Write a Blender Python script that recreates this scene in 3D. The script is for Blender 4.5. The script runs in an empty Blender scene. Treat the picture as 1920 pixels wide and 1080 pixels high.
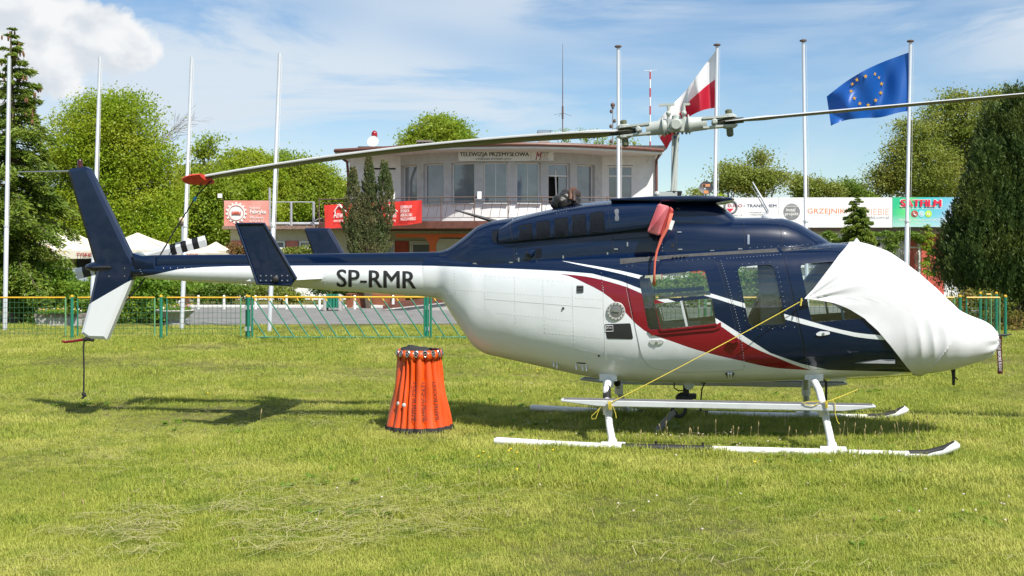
import bpy, bmesh, math, random
import numpy as np
from mathutils import Vector, Matrix
from mathutils.geometry import delaunay_2d_cdt
R = math.radians
SC = bpy.context.scene
COL = SC.collection
random.seed(7); RNG = np.random.default_rng(7)

# ------------------------------------------------------------------ camera, sky, sun, exposure
F, CX, HY, H = 2124.0, 960.0, 485.0, 1.75          # focal length in photo pixels, principal column, horizon row, eye height
cam_d = bpy.data.cameras.new('camera'); cam = bpy.data.objects.new('camera', cam_d); COL.objects.link(cam)
cam.location = (0, 0, H); cam.rotation_euler = (R(90), 0, 0)
cam_d.sensor_width = 36.0; cam_d.lens = 36.0 * F / 1920.0
cam_d.shift_y = -(540 - HY) / 1920.0
cam_d.clip_start = 0.1; cam_d.clip_end = 3000
SC.camera = cam
SUN_DIR = Vector((0.45, -0.62, 1.0)).normalized()   # towards the sun
sun_el = math.asin(SUN_DIR.z)
sd = bpy.data.lights.new('sun', 'SUN'); sd.energy = 5.0; sd.angle = R(0.53); sd.color = (1.0, 0.95, 0.87)
so = bpy.data.objects.new('sun', sd); COL.objects.link(so)
so.rotation_euler = (-SUN_DIR).to_track_quat('-Z', 'Y').to_euler(); so.location = (20, -30, 60)
SC.view_settings.view_transform = 'Standard'; SC.view_settings.look = 'None'
SC.view_settings.gamma = 1.0; SC.view_settings.use_curve_mapping = False
SC.view_settings.exposure = 0.55
SKY_STRENGTH = 0.088

wd = bpy.data.worlds.new('World'); SC.world = wd; wd.use_nodes = True
def build_sky():
    nt = wd.node_tree; N = nt.nodes; K = nt.links; N.clear()
    out = N.new('ShaderNodeOutputWorld'); bg = N.new('ShaderNodeBackground')
    sky = N.new('ShaderNodeTexSky'); sky.sky_type = 'NISHITA'; sky.sun_disc = False
    sky.sun_elevation = sun_el
    sky.sun_rotation = math.atan2(SUN_DIR.x, SUN_DIR.y)
    sky.air_density = 1.0; sky.dust_density = 0.15; sky.ozone_density = 2.6; sky.altitude = 60
    tc = N.new('ShaderNodeTexCoord')
    def math_(op, a, b=None, c=None):
        m = N.new('ShaderNodeMath'); m.operation = op
        for i, v in enumerate((a, b, c)):
            if v is None: continue
            if isinstance(v, (int, float)): m.inputs[i].default_value = v
            else: K.new(v, m.inputs[i])
        return m.outputs[0]
    def mapr(v, a, b, smooth=True, t0=0.0, t1=1.0):
        m = N.new('ShaderNodeMapRange'); m.interpolation_type = 'SMOOTHSTEP' if smooth else 'LINEAR'
        K.new(v, m.inputs[0]); m.inputs[1].default_value = a; m.inputs[2].default_value = b
        m.inputs[3].default_value = t0; m.inputs[4].default_value = t1
        return m.outputs[0]
    def noise(scale3, sc, det, rough=0.55, dist=0.0, off=(0, 0, 0)):
        mp = N.new('ShaderNodeMapping'); mp.inputs['Scale'].default_value = scale3; mp.inputs['Location'].default_value = off
        K.new(tc.outputs['Generated'], mp.inputs[0])
        n = N.new('ShaderNodeTexNoise'); n.inputs['Scale'].default_value = sc; n.inputs['Detail'].default_value = det
        n.inputs['Roughness'].default_value = rough; n.inputs['Distortion'].default_value = dist
        K.new(mp.outputs[0], n.inputs[0]); return n.outputs[0]
    # thin high cloud: streaks stretched along the horizon
    rot = N.new('ShaderNodeMapping')
    cir = noise((1, 1, 5.0), 3.1, 9, 0.6, 0.5, (3.1, 1.4, 0.2))
    big = noise((1, 1, 2.6), 1.7, 3, 0.5, 0.2, (0.35, 2.2, 0.9))
    m1 = math_('MULTIPLY', mapr(cir, 0.41, 0.60), mapr(big, 0.32, 0.52))
    soft = mapr(noise((1, 1, 4.0), 2.2, 5, 0.55, 0.4, (7.7, 0.3, 0.6)), 0.40, 0.66)
    m1 = math_('MAXIMUM', m1, math_('MULTIPLY', soft, 0.68))
    # one heap cloud low in the upper left of the view
    def ddir(px, py):
        v = Vector(((px - CX) / F, 1, (HY - py) / F)).normalized(); return v
    edge = noise((1, 1, 1), 22, 7, 0.6, 0.3)
    cu = None
    for px, py, rr in ((10, 60, .056), (95, 80, .050), (185, 76, .036), (240, 92, .026), (110, 140, .026), (-110, 100, .085), (50, 135, .028)):
        d = N.new('ShaderNodeVectorMath'); d.operation = 'DISTANCE'
        K.new(tc.outputs['Generated'], d.inputs[0]); d.inputs[1].default_value = ddir(px, py)
        q = math_('DIVIDE', d.outputs['Value'], rr)
        q = math_('SUBTRACT', 1.0, q)
        cu = q if cu is None else math_('SMOOTH_MAX', cu, q, 0.25)
    cuv = math_('ADD', cu, math_('MULTIPLY', math_('SUBTRACT', edge, 0.5), 1.5))
    m2 = mapr(cuv, 0.03, 0.30)
    shade = mapr(noise((1, 1, 1.4), 26, 4, 0.5, 0.2, (0.3, 0.2, 0.55)), 0.35, 0.65)
    cc = N.new('ShaderNodeMix'); cc.data_type = 'RGBA'
    cc.inputs['A'].default_value = (5.4, 5.8, 6.3, 1); cc.inputs['B'].default_value = (7.2, 7.3, 7.4, 1)
    K.new(shade, cc.inputs['Factor'])
    hs = N.new('ShaderNodeHueSaturation'); hs.inputs['Saturation'].default_value = 1.17; hs.inputs['Value'].default_value = 1.0
    K.new(sky.outputs[0], hs.inputs['Color'])
    mx = N.new('ShaderNodeMix'); mx.data_type = 'RGBA'; K.new(math_('MULTIPLY', m1, 0.88), mx.inputs['Factor'])
    K.new(hs.outputs[0], mx.inputs['A']); mx.inputs['B'].default_value = (5.7, 6.3, 6.9, 1)
    mx2 = N.new('ShaderNodeMix'); mx2.data_type = 'RGBA'; K.new(m2, mx2.inputs['Factor'])
    K.new(mx.outputs['Result'], mx2.inputs['A']); K.new(cc.outputs['Result'], mx2.inputs['B'])
    K.new(mx2.outputs['Result'], bg.inputs['Color']); bg.inputs['Strength'].default_value = SKY_STRENGTH
    K.new(bg.outputs[0], out.inputs[0])
build_sky()

# ------------------------------------------------------------------ lettering: all text meshes are made first, while the scene is empty
TEXT = {}; BOLD = {}
def make_texts(items):
    tmp = []
    for s, bold in items:
        c = bpy.data.curves.new('t', 'FONT'); c.body = s; c.size = 1; c.offset = 0 if 'M' in s else bold; BOLD[s] = max(0, bold) if 'M' in s else 0; c.resolution_u = 3; c.fill_mode = 'FRONT'
        o = bpy.data.objects.new('t', c); COL.objects.link(o); tmp.append((s, o, c))
    bpy.context.view_layer.update()
    dg = bpy.context.evaluated_depsgraph_get()
    for s, o, c in tmp:
        me = bpy.data.meshes.new_from_object(o.evaluated_get(dg)); TEXT[s] = me
    for s, o, c in tmp:
        bpy.data.objects.remove(o); bpy.data.curves.remove(c)
make_texts([('SP-RMR', .022), ('TELEWIZJA PRZEMYSŁOWA', .026), ('CYFROWE SYSTEMY CCTV', .012), ('AKRO', .01), ('M', .02),
    ('GENERALNY', .015), ('SPONSOR', .015), ('AEROKLUBU', .015), ('WŁOCŁAWSKIEGO', .015), ('Anwil', .0), ('GRUPA', .01), ('ORLEN', .01),
    ('hostel', -.004), ('Fabryka', .025), ('Włocławek', .004), ('ul. P.O.W 32', .012), ('TYSKIE', .03),
    ('EURO', .02), ('-', .02), ('TRANSCHEM', .02), ('-TRANSPORT KRAJOWY', 0), ('I MIĘDZYNARODOWY', 0), ('Włocławska 12', 0), ('Osiek', 0),
    ('instal', .015), ('projekt', .015), ('GRZEJNIKI', .0), ('DLA', -.012), ('CIEBIE', -.012), ('instalprojekt', .006), ('.com.pl', -.006),
    ('SATFILM', .05), ('TELEWIZJA KABLOWA', .01), ('Włocławek, ul. Hutnicza 20, tel. 54 2306 200', .004), ('www.satfilm.pl', .002), ('@', .01), ('tv', .02),
    ('JET A-1', .01), ('BAMBI BUCKET', .006), ('REMOVE BEFORE FLIGHT', .01), ('VIA', .0), ('MONITORING', .0), ('TEL. 54 231 60 75', .0)])

# ------------------------------------------------------------------ pixel helpers and mesh helpers
def W(px, py, Y): return Vector(((px - CX) / F * Y, Y, H + (HY - py) / F * Y))
def GY(py): return F * H / (py - HY)
def G(px, py):
    Y = GY(py); return Vector(((px - CX) / F * Y, Y, 0))

MATS = {}
def S(r, g, b):
    f = lambda c: (c / 255 / 12.92) if c / 255 <= .04045 else ((c / 255 + .055) / 1.055) ** 2.4
    return (f(r), f(g), f(b))
def mat(name, col, rough=.5, metal=0., var=.08, scale=6., bump=0., bscale=60., coat=0., spec=.5, col2=None, detail=6):
    if name in MATS: return MATS[name]
    m = bpy.data.materials.new(name); m.use_nodes = True; nt = m.node_tree; N = nt.nodes; K = nt.links
    b = N['Principled BSDF']; b.inputs['Roughness'].default_value = rough; b.inputs['Metallic'].default_value = metal
    b.inputs['Coat Weight'].default_value = coat; b.inputs['Coat Roughness'].default_value = .04
    b.inputs['Specular IOR Level'].default_value = spec
    tc = N.new('ShaderNodeTexCoord')
    n = N.new('ShaderNodeTexNoise'); n.inputs['Scale'].default_value = scale; n.inputs['Detail'].default_value = detail
    K.new(tc.outputs['Object'], n.inputs[0])
    mx = N.new('ShaderNodeMix'); mx.data_type = 'RGBA'
    c2 = col2 if col2 else tuple(max(0, c * (1 - var)) for c in col)
    c1 = col if col2 else tuple(c * (1 + var) for c in col)
    mx.inputs['A'].default_value = (*c1, 1); mx.inputs['B'].default_value = (*c2, 1)
    mr = N.new('ShaderNodeMapRange'); mr.inputs[1].default_value = .3; mr.inputs[2].default_value = .7
    K.new(n.outputs[0], mr.inputs[0]); K.new(mr.outputs[0], mx.inputs['Factor']); K.new(mx.outputs['Result'], b.inputs['Base Color'])
    if bump:
        n2 = N.new('ShaderNodeTexNoise'); n2.inputs['Scale'].default_value = bscale; n2.inputs['Detail'].default_value = 4
        K.new(tc.outputs['Object'], n2.inputs[0])
        bp = N.new('ShaderNodeBump'); bp.inputs['Strength'].default_value = bump; bp.inputs['Distance'].default_value = .01
        K.new(n2.outputs[0], bp.inputs['Height']); K.new(bp.outputs[0], b.inputs['Normal'])
    MATS[name] = m; return m
def glass_mat(name, tint=(.86, .9, .9), refl=.10, rough=.02):
    if name in MATS: return MATS[name]
    m = bpy.data.materials.new(name); m.use_nodes = True; nt = m.node_tree; N = nt.nodes; K = nt.links; N.clear()
    o = N.new('ShaderNodeOutputMaterial'); t = N.new('ShaderNodeBsdfTransparent'); t.inputs[0].default_value = (*tint, 1)
    g = N.new('ShaderNodeBsdfGlossy'); g.inputs['Roughness'].default_value = rough
    fr = N.new('ShaderNodeFresnel'); fr.inputs['IOR'].default_value = 1.45
    ad = N.new('ShaderNodeMath'); ad.operation = 'ADD'; ad.inputs[1].default_value = refl - .04; ad.use_clamp = True
    mx = N.new('ShaderNodeMixShader'); K.new(fr.outputs[0], ad.inputs[0]); K.new(ad.outputs[0], mx.inputs[0])
    K.new(t.outputs[0], mx.inputs[1]); K.new(g.outputs[0], mx.inputs[2]); K.new(mx.outputs[0], o.inputs[0])
    MATS[name] = m; return m
def leaf_mat(name, c1, c2, c3, trans=.35, patch_scale=.6, rough=.5):
    """per-leaf hue variation, clump variation, light through the leaf"""
    if name in MATS: return MATS[name]
    m = bpy.data.materials.new(name); m.use_nodes = True; nt = m.node_tree; N = nt.nodes; K = nt.links; N.clear()
    o = N.new('ShaderNodeOutputMaterial'); g = N.new('ShaderNodeNewGeometry'); tc = N.new('ShaderNodeTexCoord')
    mx = N.new('ShaderNodeMix'); mx.data_type = 'RGBA'; mx.inputs['A'].default_value = (*c1, 1); mx.inputs['B'].default_value = (*c2, 1)
    K.new(g.outputs['Random Per Island'], mx.inputs['Factor'])
    n = N.new('ShaderNodeTexNoise'); n.inputs['Scale'].default_value = patch_scale; n.inputs['Detail'].default_value = 3; K.new(tc.outputs['Object'], n.inputs[0])
    mr = N.new('ShaderNodeMapRange'); mr.inputs[1].default_value = .42; mr.inputs[2].default_value = .68; K.new(n.outputs[0], mr.inputs[0])
    mx2 = N.new('ShaderNodeMix'); mx2.data_type = 'RGBA'; K.new(mr.outputs[0], mx2.inputs['Factor']); K.new(mx.outputs['Result'], mx2.inputs['A']); mx2.inputs['B'].default_value = (*c3, 1)
    d = N.new('ShaderNodeBsdfPrincipled'); d.inputs['Roughness'].default_value = rough; d.inputs['Specular IOR Level'].default_value = .35; K.new(mx2.outputs['Result'], d.inputs['Base Color'])
    t = N.new('ShaderNodeBsdfTranslucent'); hs = N.new('ShaderNodeHueSaturation'); hs.inputs['Hue'].default_value = .485; hs.inputs['Value'].default_value = 1.3
    K.new(mx2.outputs['Result'], hs.inputs['Color']); K.new(hs.outputs[0], t.inputs[0])
    ms = N.new('ShaderNodeMixShader'); ms.inputs[0].default_value = trans; K.new(d.outputs[0], ms.inputs[1]); K.new(t.outputs[0], ms.inputs[2]); K.new(ms.outputs[0], o.inputs[0])
    MATS[name] = m; return m

def tag(o, label=None, cat=None, group=None, kind=None):
    if label: o['label'] = label
    if cat: o['category'] = cat
    if group: o['group'] = group
    if kind: o['kind'] = kind
    return o
def link(o, parent=None):
    COL.objects.link(o)
    if parent is not None: o.parent = parent
    return o
def thing(name, label, cat, loc=(0, 0, 0), rz=0, group=None):
    o = bpy.data.objects.new(name, None); o.empty_display_size = .2; link(o); o.location = loc; o.rotation_euler = (0, 0, rz)
    return tag(o, label, cat, group)
class MB:
    def __init__(s): s.v = []; s.f = []; s.m = []; s.mi = 0
    def add(s, vs, fs):
        b = len(s.v); s.v += [tuple(v) for v in vs]; s.f += [tuple(i + b for i in f) for f in fs]; s.m += [s.mi] * len(fs); return s
    def box(s, c, d, M=None):
        x, y, z = (k / 2 for k in d); vs = [Vector((sx * x, sy * y, sz * z)) for sx in (-1, 1) for sy in (-1, 1) for sz in (-1, 1)]
        if M is not None: vs = [M @ v for v in vs]
        c = Vector(c); return s.add([v + c for v in vs], [(0, 1, 3, 2), (4, 6, 7, 5), (0, 4, 5, 1), (2, 3, 7, 6), (0, 2, 6, 4), (1, 5, 7, 3)])
    def bar(s, a, b, w, h=None, up=(0, 0, 1)):
        """rectangular bar from a to b"""
        a = Vector(a); b = Vector(b); h = w if h is None else h; d = (b - a).normalized(); up = Vector(up)
        if abs(d.dot(up)) > .99: up = Vector((1, 0, 0))
        sx = d.cross(up).normalized(); sz = sx.cross(d).normalized(); q = []
        for p in (a, b):
            for i, j in ((-1, -1), (1, -1), (1, 1), (-1, 1)): q.append(p + sx * i * w / 2 + sz * j * h / 2)
        return s.add(q, [(0, 1, 2, 3), (7, 6, 5, 4), (0, 4, 5, 1), (1, 5, 6, 2), (2, 6, 7, 3), (3, 7, 4, 0)])
    def tube(s, pts, r, n=10, caps=True, flat=1.0):
        pts = [Vector(p) for p in pts]; rs = r if isinstance(r, (list, tuple)) else [r] * len(pts)
        t0 = (pts[1] - pts[0]).normalized(); up = Vector((0, 0, 1)) if abs(t0.z) < .9 else Vector((1, 0, 0))
        nx = t0.cross(up).normalized(); vs = []; fs = []
        for i, p in enumerate(pts):
            t = (pts[min(i + 1, len(pts) - 1)] - pts[max(i - 1, 0)]).normalized()
            nx = (nx - t * nx.dot(t)).normalized(); ny = t.cross(nx)
            for k in range(n):
                a = 2 * math.pi * k / n; vs.append(p + (nx * math.cos(a) + ny * math.sin(a) * flat) * rs[i])
        for i in range(len(pts) - 1):
            for k in range(n): fs.append((i * n + k, i * n + (k + 1) % n, (i + 1) * n + (k + 1) % n, (i + 1) * n + k))
        if caps: fs.append(tuple(range(n - 1, -1, -1))); fs.append(tuple((len(pts) - 1) * n + k for k in range(n)))
        return s.add(vs, fs)
    def ball(s, c, r, nu=12, nv=8):
        r = r if isinstance(r, (tuple, list)) else (r, r, r); c = Vector(c); vs = []; fs = []
        for j in range(nv + 1):
            th = math.pi * j / nv
            for k in range(nu):
                a = 2 * math.pi * k / nu; vs.append(c + Vector((r[0] * math.sin(th) * math.cos(a), r[1] * math.sin(th) * math.sin(a), r[2] * math.cos(th))))
        for j in range(nv):
            for k in range(nu): fs.append((j * nu + k, (j + 1) * nu + k, (j + 1) * nu + (k + 1) % nu, j * nu + (k + 1) % nu))
        return s.add(vs, fs)
    def lathe(s, prof, c=(0, 0, 0), n=16, axis=None):
        """prof: (radius, height) pairs about z, optional axis direction"""
        c = Vector(c); M = Matrix.Identity(3) if axis is None else Vector((0, 0, 1)).rotation_difference(Vector(axis)).to_matrix(); vs = []; fs = []
        for r, z in prof:
            for k in range(n):
                a = 2 * math.pi * k / n; vs.append(c + M @ Vector((r * math.cos(a), r * math.sin(a), z)))
        for i in range(len(prof) - 1):
            for k in range(n): fs.append((i * n + k, i * n + (k + 1) % n, (i + 1) * n + (k + 1) % n, (i + 1) * n + k))
        fs.append(tuple(range(n - 1, -1, -1))); fs.append(tuple((len(prof) - 1) * n + k for k in range(n)))
        return s.add(vs, fs)
    def prism(s, poly, ext, bevel=0.):
        """poly: list of 3-D points (planar), ext: extrusion vector; bevel softens both rims"""
        P = [Vector(p) for p in poly]; e = Vector(ext); n = len(P); c = sum(P, Vector()) / n
        if bevel:
            u = e.normalized(); ins = []
            nrm = Vector((0, 0, 0))
            for i in range(n): nrm += (P[i] - c).cross(P[(i + 1) % n] - c)
            nrm.normalize()
            for i in range(n):
                d1 = (P[i] - P[i - 1]).normalized(); d2 = (P[(i + 1) % n] - P[i]).normalized()
                n1 = nrm.cross(d1); n2 = nrm.cross(d2); b = (n1 + n2); b = b / max(.3, b.dot(n1)) if b.length > 1e-6 else n1
                ins.append(P[i] + b * bevel)
            rings = [ins, [p + u * bevel * .6 for p in P], [p + e - u * bevel * .6 for p in P], [p + e for p in ins]]
        else: rings = [P, [p + e for p in P]]
        vs = [v for r in rings for v in r]; fs = []
        for i in range(len(rings) - 1):
            for k in range(n): fs.append((i * n + k, i * n + (k + 1) % n, (i + 1) * n + (k + 1) % n, (i + 1) * n + k))
        fs.append(tuple(range(n - 1, -1, -1))); fs.append(tuple((len(rings) - 1) * n + k for k in range(n)))
        return s.add(vs, fs)
    def build(s, name, m, parent=None, smooth=False, angle=40, loc=None):
        me = bpy.data.meshes.new(name); me.from_pydata(s.v, [], s.f)
        for k in (m if isinstance(m, (list, tuple)) else [m]): me.materials.append(k)
        if any(s.m): me.polygons.foreach_set('material_index', s.m)
        bm = bmesh.new(); bm.from_mesh(me); bmesh.ops.recalc_face_normals(bm, faces=bm.faces); bm.to_mesh(me); bm.free()
        if smooth:
            me.polygons.foreach_set('use_smooth', [True] * len(me.polygons)); me.set_sharp_from_angle(angle=R(angle))
        o = bpy.data.objects.new(name, me); link(o, parent)
        if loc is not None: o.location = loc
        return o
def mesh_np(name, V, Fq, m, parent=None):
    """fast mesh from numpy vertices and equal-sided faces"""
    V = np.ascontiguousarray(V, dtype=np.float32); Fq = np.ascontiguousarray(Fq, dtype=np.int32)
    me = bpy.data.meshes.new(name); k = Fq.shape[1]
    me.vertices.add(len(V)); me.vertices.foreach_set('co', V.ravel())
    me.loops.add(Fq.size); me.loops.foreach_set('vertex_index', Fq.ravel())
    me.polygons.add(len(Fq)); me.polygons.foreach_set('loop_start', np.arange(0, Fq.size, k, dtype=np.int32)); me.polygons.foreach_set('loop_total', np.full(len(Fq), k, dtype=np.int32))
    me.update(calc_edges=True); me.materials.append(m)
    o = bpy.data.objects.new(name, me); return link(o, parent)
def poly_in(p, poly):
    x, y = p; ins = False; n = len(poly); j = n - 1
    for i in range(n):
        xi, yi = poly[i]; xj, yj = poly[j]
        if (yi > y) != (yj > y) and x < (xj - xi) * (y - yi) / (yj - yi) + xi: ins = not ins
        j = i
    return ins
def rnd(poly, r, n=5):
    """round the corners of a 2-D polygon"""
    out = []; P = [Vector(p[:2]) for p in poly]; N_ = len(P); rr = r if isinstance(r, (list, tuple)) else [r] * N_
    for i in range(N_):
        p = P[i]; a = P[i - 1] - p; b = P[(i + 1) % N_] - p; q = min(rr[i], a.length * .49, b.length * .49)
        if q < 1e-6: out.append(tuple(p)); continue
        A = p + a.normalized() * q; B = p + b.normalized() * q
        for k in range(n + 1):
            t = k / n; out.append(tuple(A * (1 - t) ** 2 + p * 2 * t * (1 - t) + B * t * t))
    return out
def tri_fill(outer, holes, step):
    """triangulate a polygon with holes and a grid of inner points; returns 2-D verts, triangles"""
    vs = []; es = []
    for lp in [outer] + holes:
        b = len(vs)
        dense = []
        for i in range(len(lp)):
            a = Vector(lp[i]); c = Vector(lp[(i + 1) % len(lp)]); k = max(1, int((c - a).length / step))
            for j in range(k): dense.append(a.lerp(c, j / k))
        vs += dense; es += [(b + i, b + (i + 1) % len(dense)) for i in range(len(dense))]
    xs = [p[0] for p in outer]; ys = [p[1] for p in outer]
    x = min(xs) + step / 2
    while x < max(xs):
        y = min(ys) + step / 2
        while y < max(ys):
            if poly_in((x, y), outer) and not any(poly_in((x, y), h) for h in holes): vs.append(Vector((x, y)))
            y += step
        x += step
    r = delaunay_2d_cdt(vs, es, [], 0, 1e-6)
    V2, T = r[0], r[2]; keep = []
    for t in T:
        c = sum((V2[i] for i in t), Vector((0, 0))) / len(t)
        if poly_in(c, outer) and not any(poly_in(c, h) for h in holes): keep.append(tuple(t))
    return V2, keep
def text_map(key, name, m, fn, parent=None, cuts=0):
    """lettering: fn maps (u, v) in the 0..1 text box to a 3-D point"""
    src = TEXT[key]; bm = bmesh.new(); bm.from_mesh(src)
    xs = [v.co.x for v in bm.verts]; ys = [v.co.y for v in bm.verts]; x0, x1, y0, y1 = min(xs), max(xs), min(ys), max(ys)
    if cuts: bmesh.ops.triangulate(bm, faces=bm.faces[:])
    for i in range(1, cuts):
        bmesh.ops.bisect_plane(bm, geom=bm.verts[:] + bm.edges[:] + bm.faces[:], plane_co=(0, y0 + (y1 - y0) * i / cuts, 0), plane_no=(0, 1, 0))
    bo = BOLD[key] * .9          # strokes thickened sideways: three copies of the letters, a hair apart in depth
    vs = []; fs = []; bm.verts.ensure_lookup_table(); bm.verts.index_update()
    for k, s in enumerate((0, -1, 1) if bo else (0,)):
        b = len(vs)
        for v in bm.verts: p = fn((v.co.x + s * bo - x0 + bo) / (x1 - x0 + 2 * bo), (v.co.y - y0) / (y1 - y0)); vs.append((p.x, p.y - .0006 * k, p.z))
        fs += [tuple(b + w.index for w in f.verts) for f in bm.faces]
    me = bpy.data.meshes.new(name); me.from_pydata(vs, [], fs); bm.free(); me.materials.clear(); me.materials.append(m)
    o = bpy.data.objects.new(name, me); return link(o, parent)
def text_px(key, m, x0, y0, x1, y1, Y, parent=None, name='lettering', slant=0.):
    """flat lettering facing -Y, filling the photo box x0,y0 (top left) .. x1,y1 (bottom right) at distance Y"""
    return text_map(key, name, m, lambda u, v: W(x0 + (x1 - x0) * u + slant * v, y1 + (y0 - y1) * v, Y) - (parent.location if parent else Vector()), parent)
def panel_px(mb, x0, y0, x1, y1, Y, t=.02, org=Vector()):
    a = W(x0, y1, Y) - org; b = W(x1, y0, Y) - org
    return mb.box(((a.x + b.x) / 2, a.y + t / 2, (a.z + b.z) / 2), (b.x - a.x, t, b.z - a.z))
def disc_px(mb, px, py, r, Y, t=.01, n=20, org=Vector(), ry=None):
    c = W(px, py, Y) - org; k = r / F * Y; kz = (ry or r) / F * Y
    return mb.prism([c + Vector((k * math.cos(2 * math.pi * i / n), 0, kz * math.sin(2 * math.pi * i / n))) for i in range(n)], (0, t, 0))
# ------------------------------------------------------------------ the ground
def lawn_mat():
    m = bpy.data.materials.new('lawn_soil'); m.use_nodes = True; nt = m.node_tree; N = nt.nodes; K = nt.links; b = N['Principled BSDF']; b.inputs['Roughness'].default_value = .95; b.inputs['Specular IOR Level'].default_value = .1
    g = N.new('ShaderNodeNewGeometry')
    def nz(sc, det, ro=.6):
        n = N.new('ShaderNodeTexNoise'); n.inputs['Scale'].default_value = sc; n.inputs['Detail'].default_value = det; n.inputs['Roughness'].default_value = ro; K.new(g.outputs['Position'], n.inputs[0]); return n.outputs[0]
    def mr(v, a, c):
        n = N.new('ShaderNodeMapRange'); n.inputs[1].default_value = a; n.inputs[2].default_value = c; K.new(v, n.inputs[0]); return n.outputs[0]
    def mix(f, a, c):
        n = N.new('ShaderNodeMix'); n.data_type = 'RGBA'; K.new(f, n.inputs['Factor'])
        for k, v in (('A', a), ('B', c)):
            if isinstance(v, tuple): n.inputs[k].default_value = (*v, 1)
            else: K.new(v, n.inputs[k])
        return n.outputs['Result']
    c = mix(mr(nz(55, 4), .3, .7), (.06, .07, .018), (.16, .16, .05))
    c = mix(mr(nz(.55, 6), .48, .68), c, (.26, .225, .085))
    c = mix(mr(nz(7, 5), .5, .75), c, (.075, .095, .02))
    K.new(c, b.inputs['Base Color'])
    bp = N.new('ShaderNodeBump'); bp.inputs['Strength'].default_value = .8; bp.inputs['Distance'].default_value = .03; K.new(nz(70, 3), bp.inputs['Height']); K.new(bp.outputs[0], b.inputs['Normal'])
    return m
mb = MB(); mb.add([(-700, -60, 0), (700, -60, 0), (700, 1300, 0), (-700, 1300, 0)], [(0, 1, 2, 3)])
tag(mb.build('ground', lawn_mat()), kind='structure')
asph = mat('asphalt', (.17, .168, .165), .9, var=.22, scale=2.2, bump=.25, bscale=90, detail=9)
mb = MB(); mb.add([(-9.2, 30.0, .004), (-2, 30.4, .004), (6, 29.6, .004), (30, 30.2, .004), (30, 42, .004), (2.2, 42.0, .004), (-2, 40.4, .004), (-14, 40.2, .004), (-9.6, 34, .004)], [tuple(range(9))])
tag(mb.build('car_park', asph), kind='structure')
kerb = tag(bpy.data.objects.new('kerb', None), kind='structure'); link(kerb); kerb.location = (-12, 40.2, 0)
km = mat('white_kerb', (.62, .61, .58), .85, var=.15, scale=9)
def kerb_mesh():
    mb = MB(); mb.prism([(-.47, -.07, 0), (.47, -.07, 0), (.47, -.07, .11), (-.47, -.07, .11)], (0, .14, 0), .012); return mb.build('kerb_stone', km, kerb)
k0 = kerb_mesh(); k0.location = (.3, 0, 0)
for i in range(1, 24):
    k = k0.copy(); link(k, kerb); x = .3 + i * .97
    yy = 0 if x < 9.8 else (x - 9.8) * .30
    k.location = (x, yy + random.uniform(-.015, .015), 0); k.rotation_euler = (0, 0, (0 if x < 9.8 else .29) + random.uniform(-.02, .02))

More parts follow.
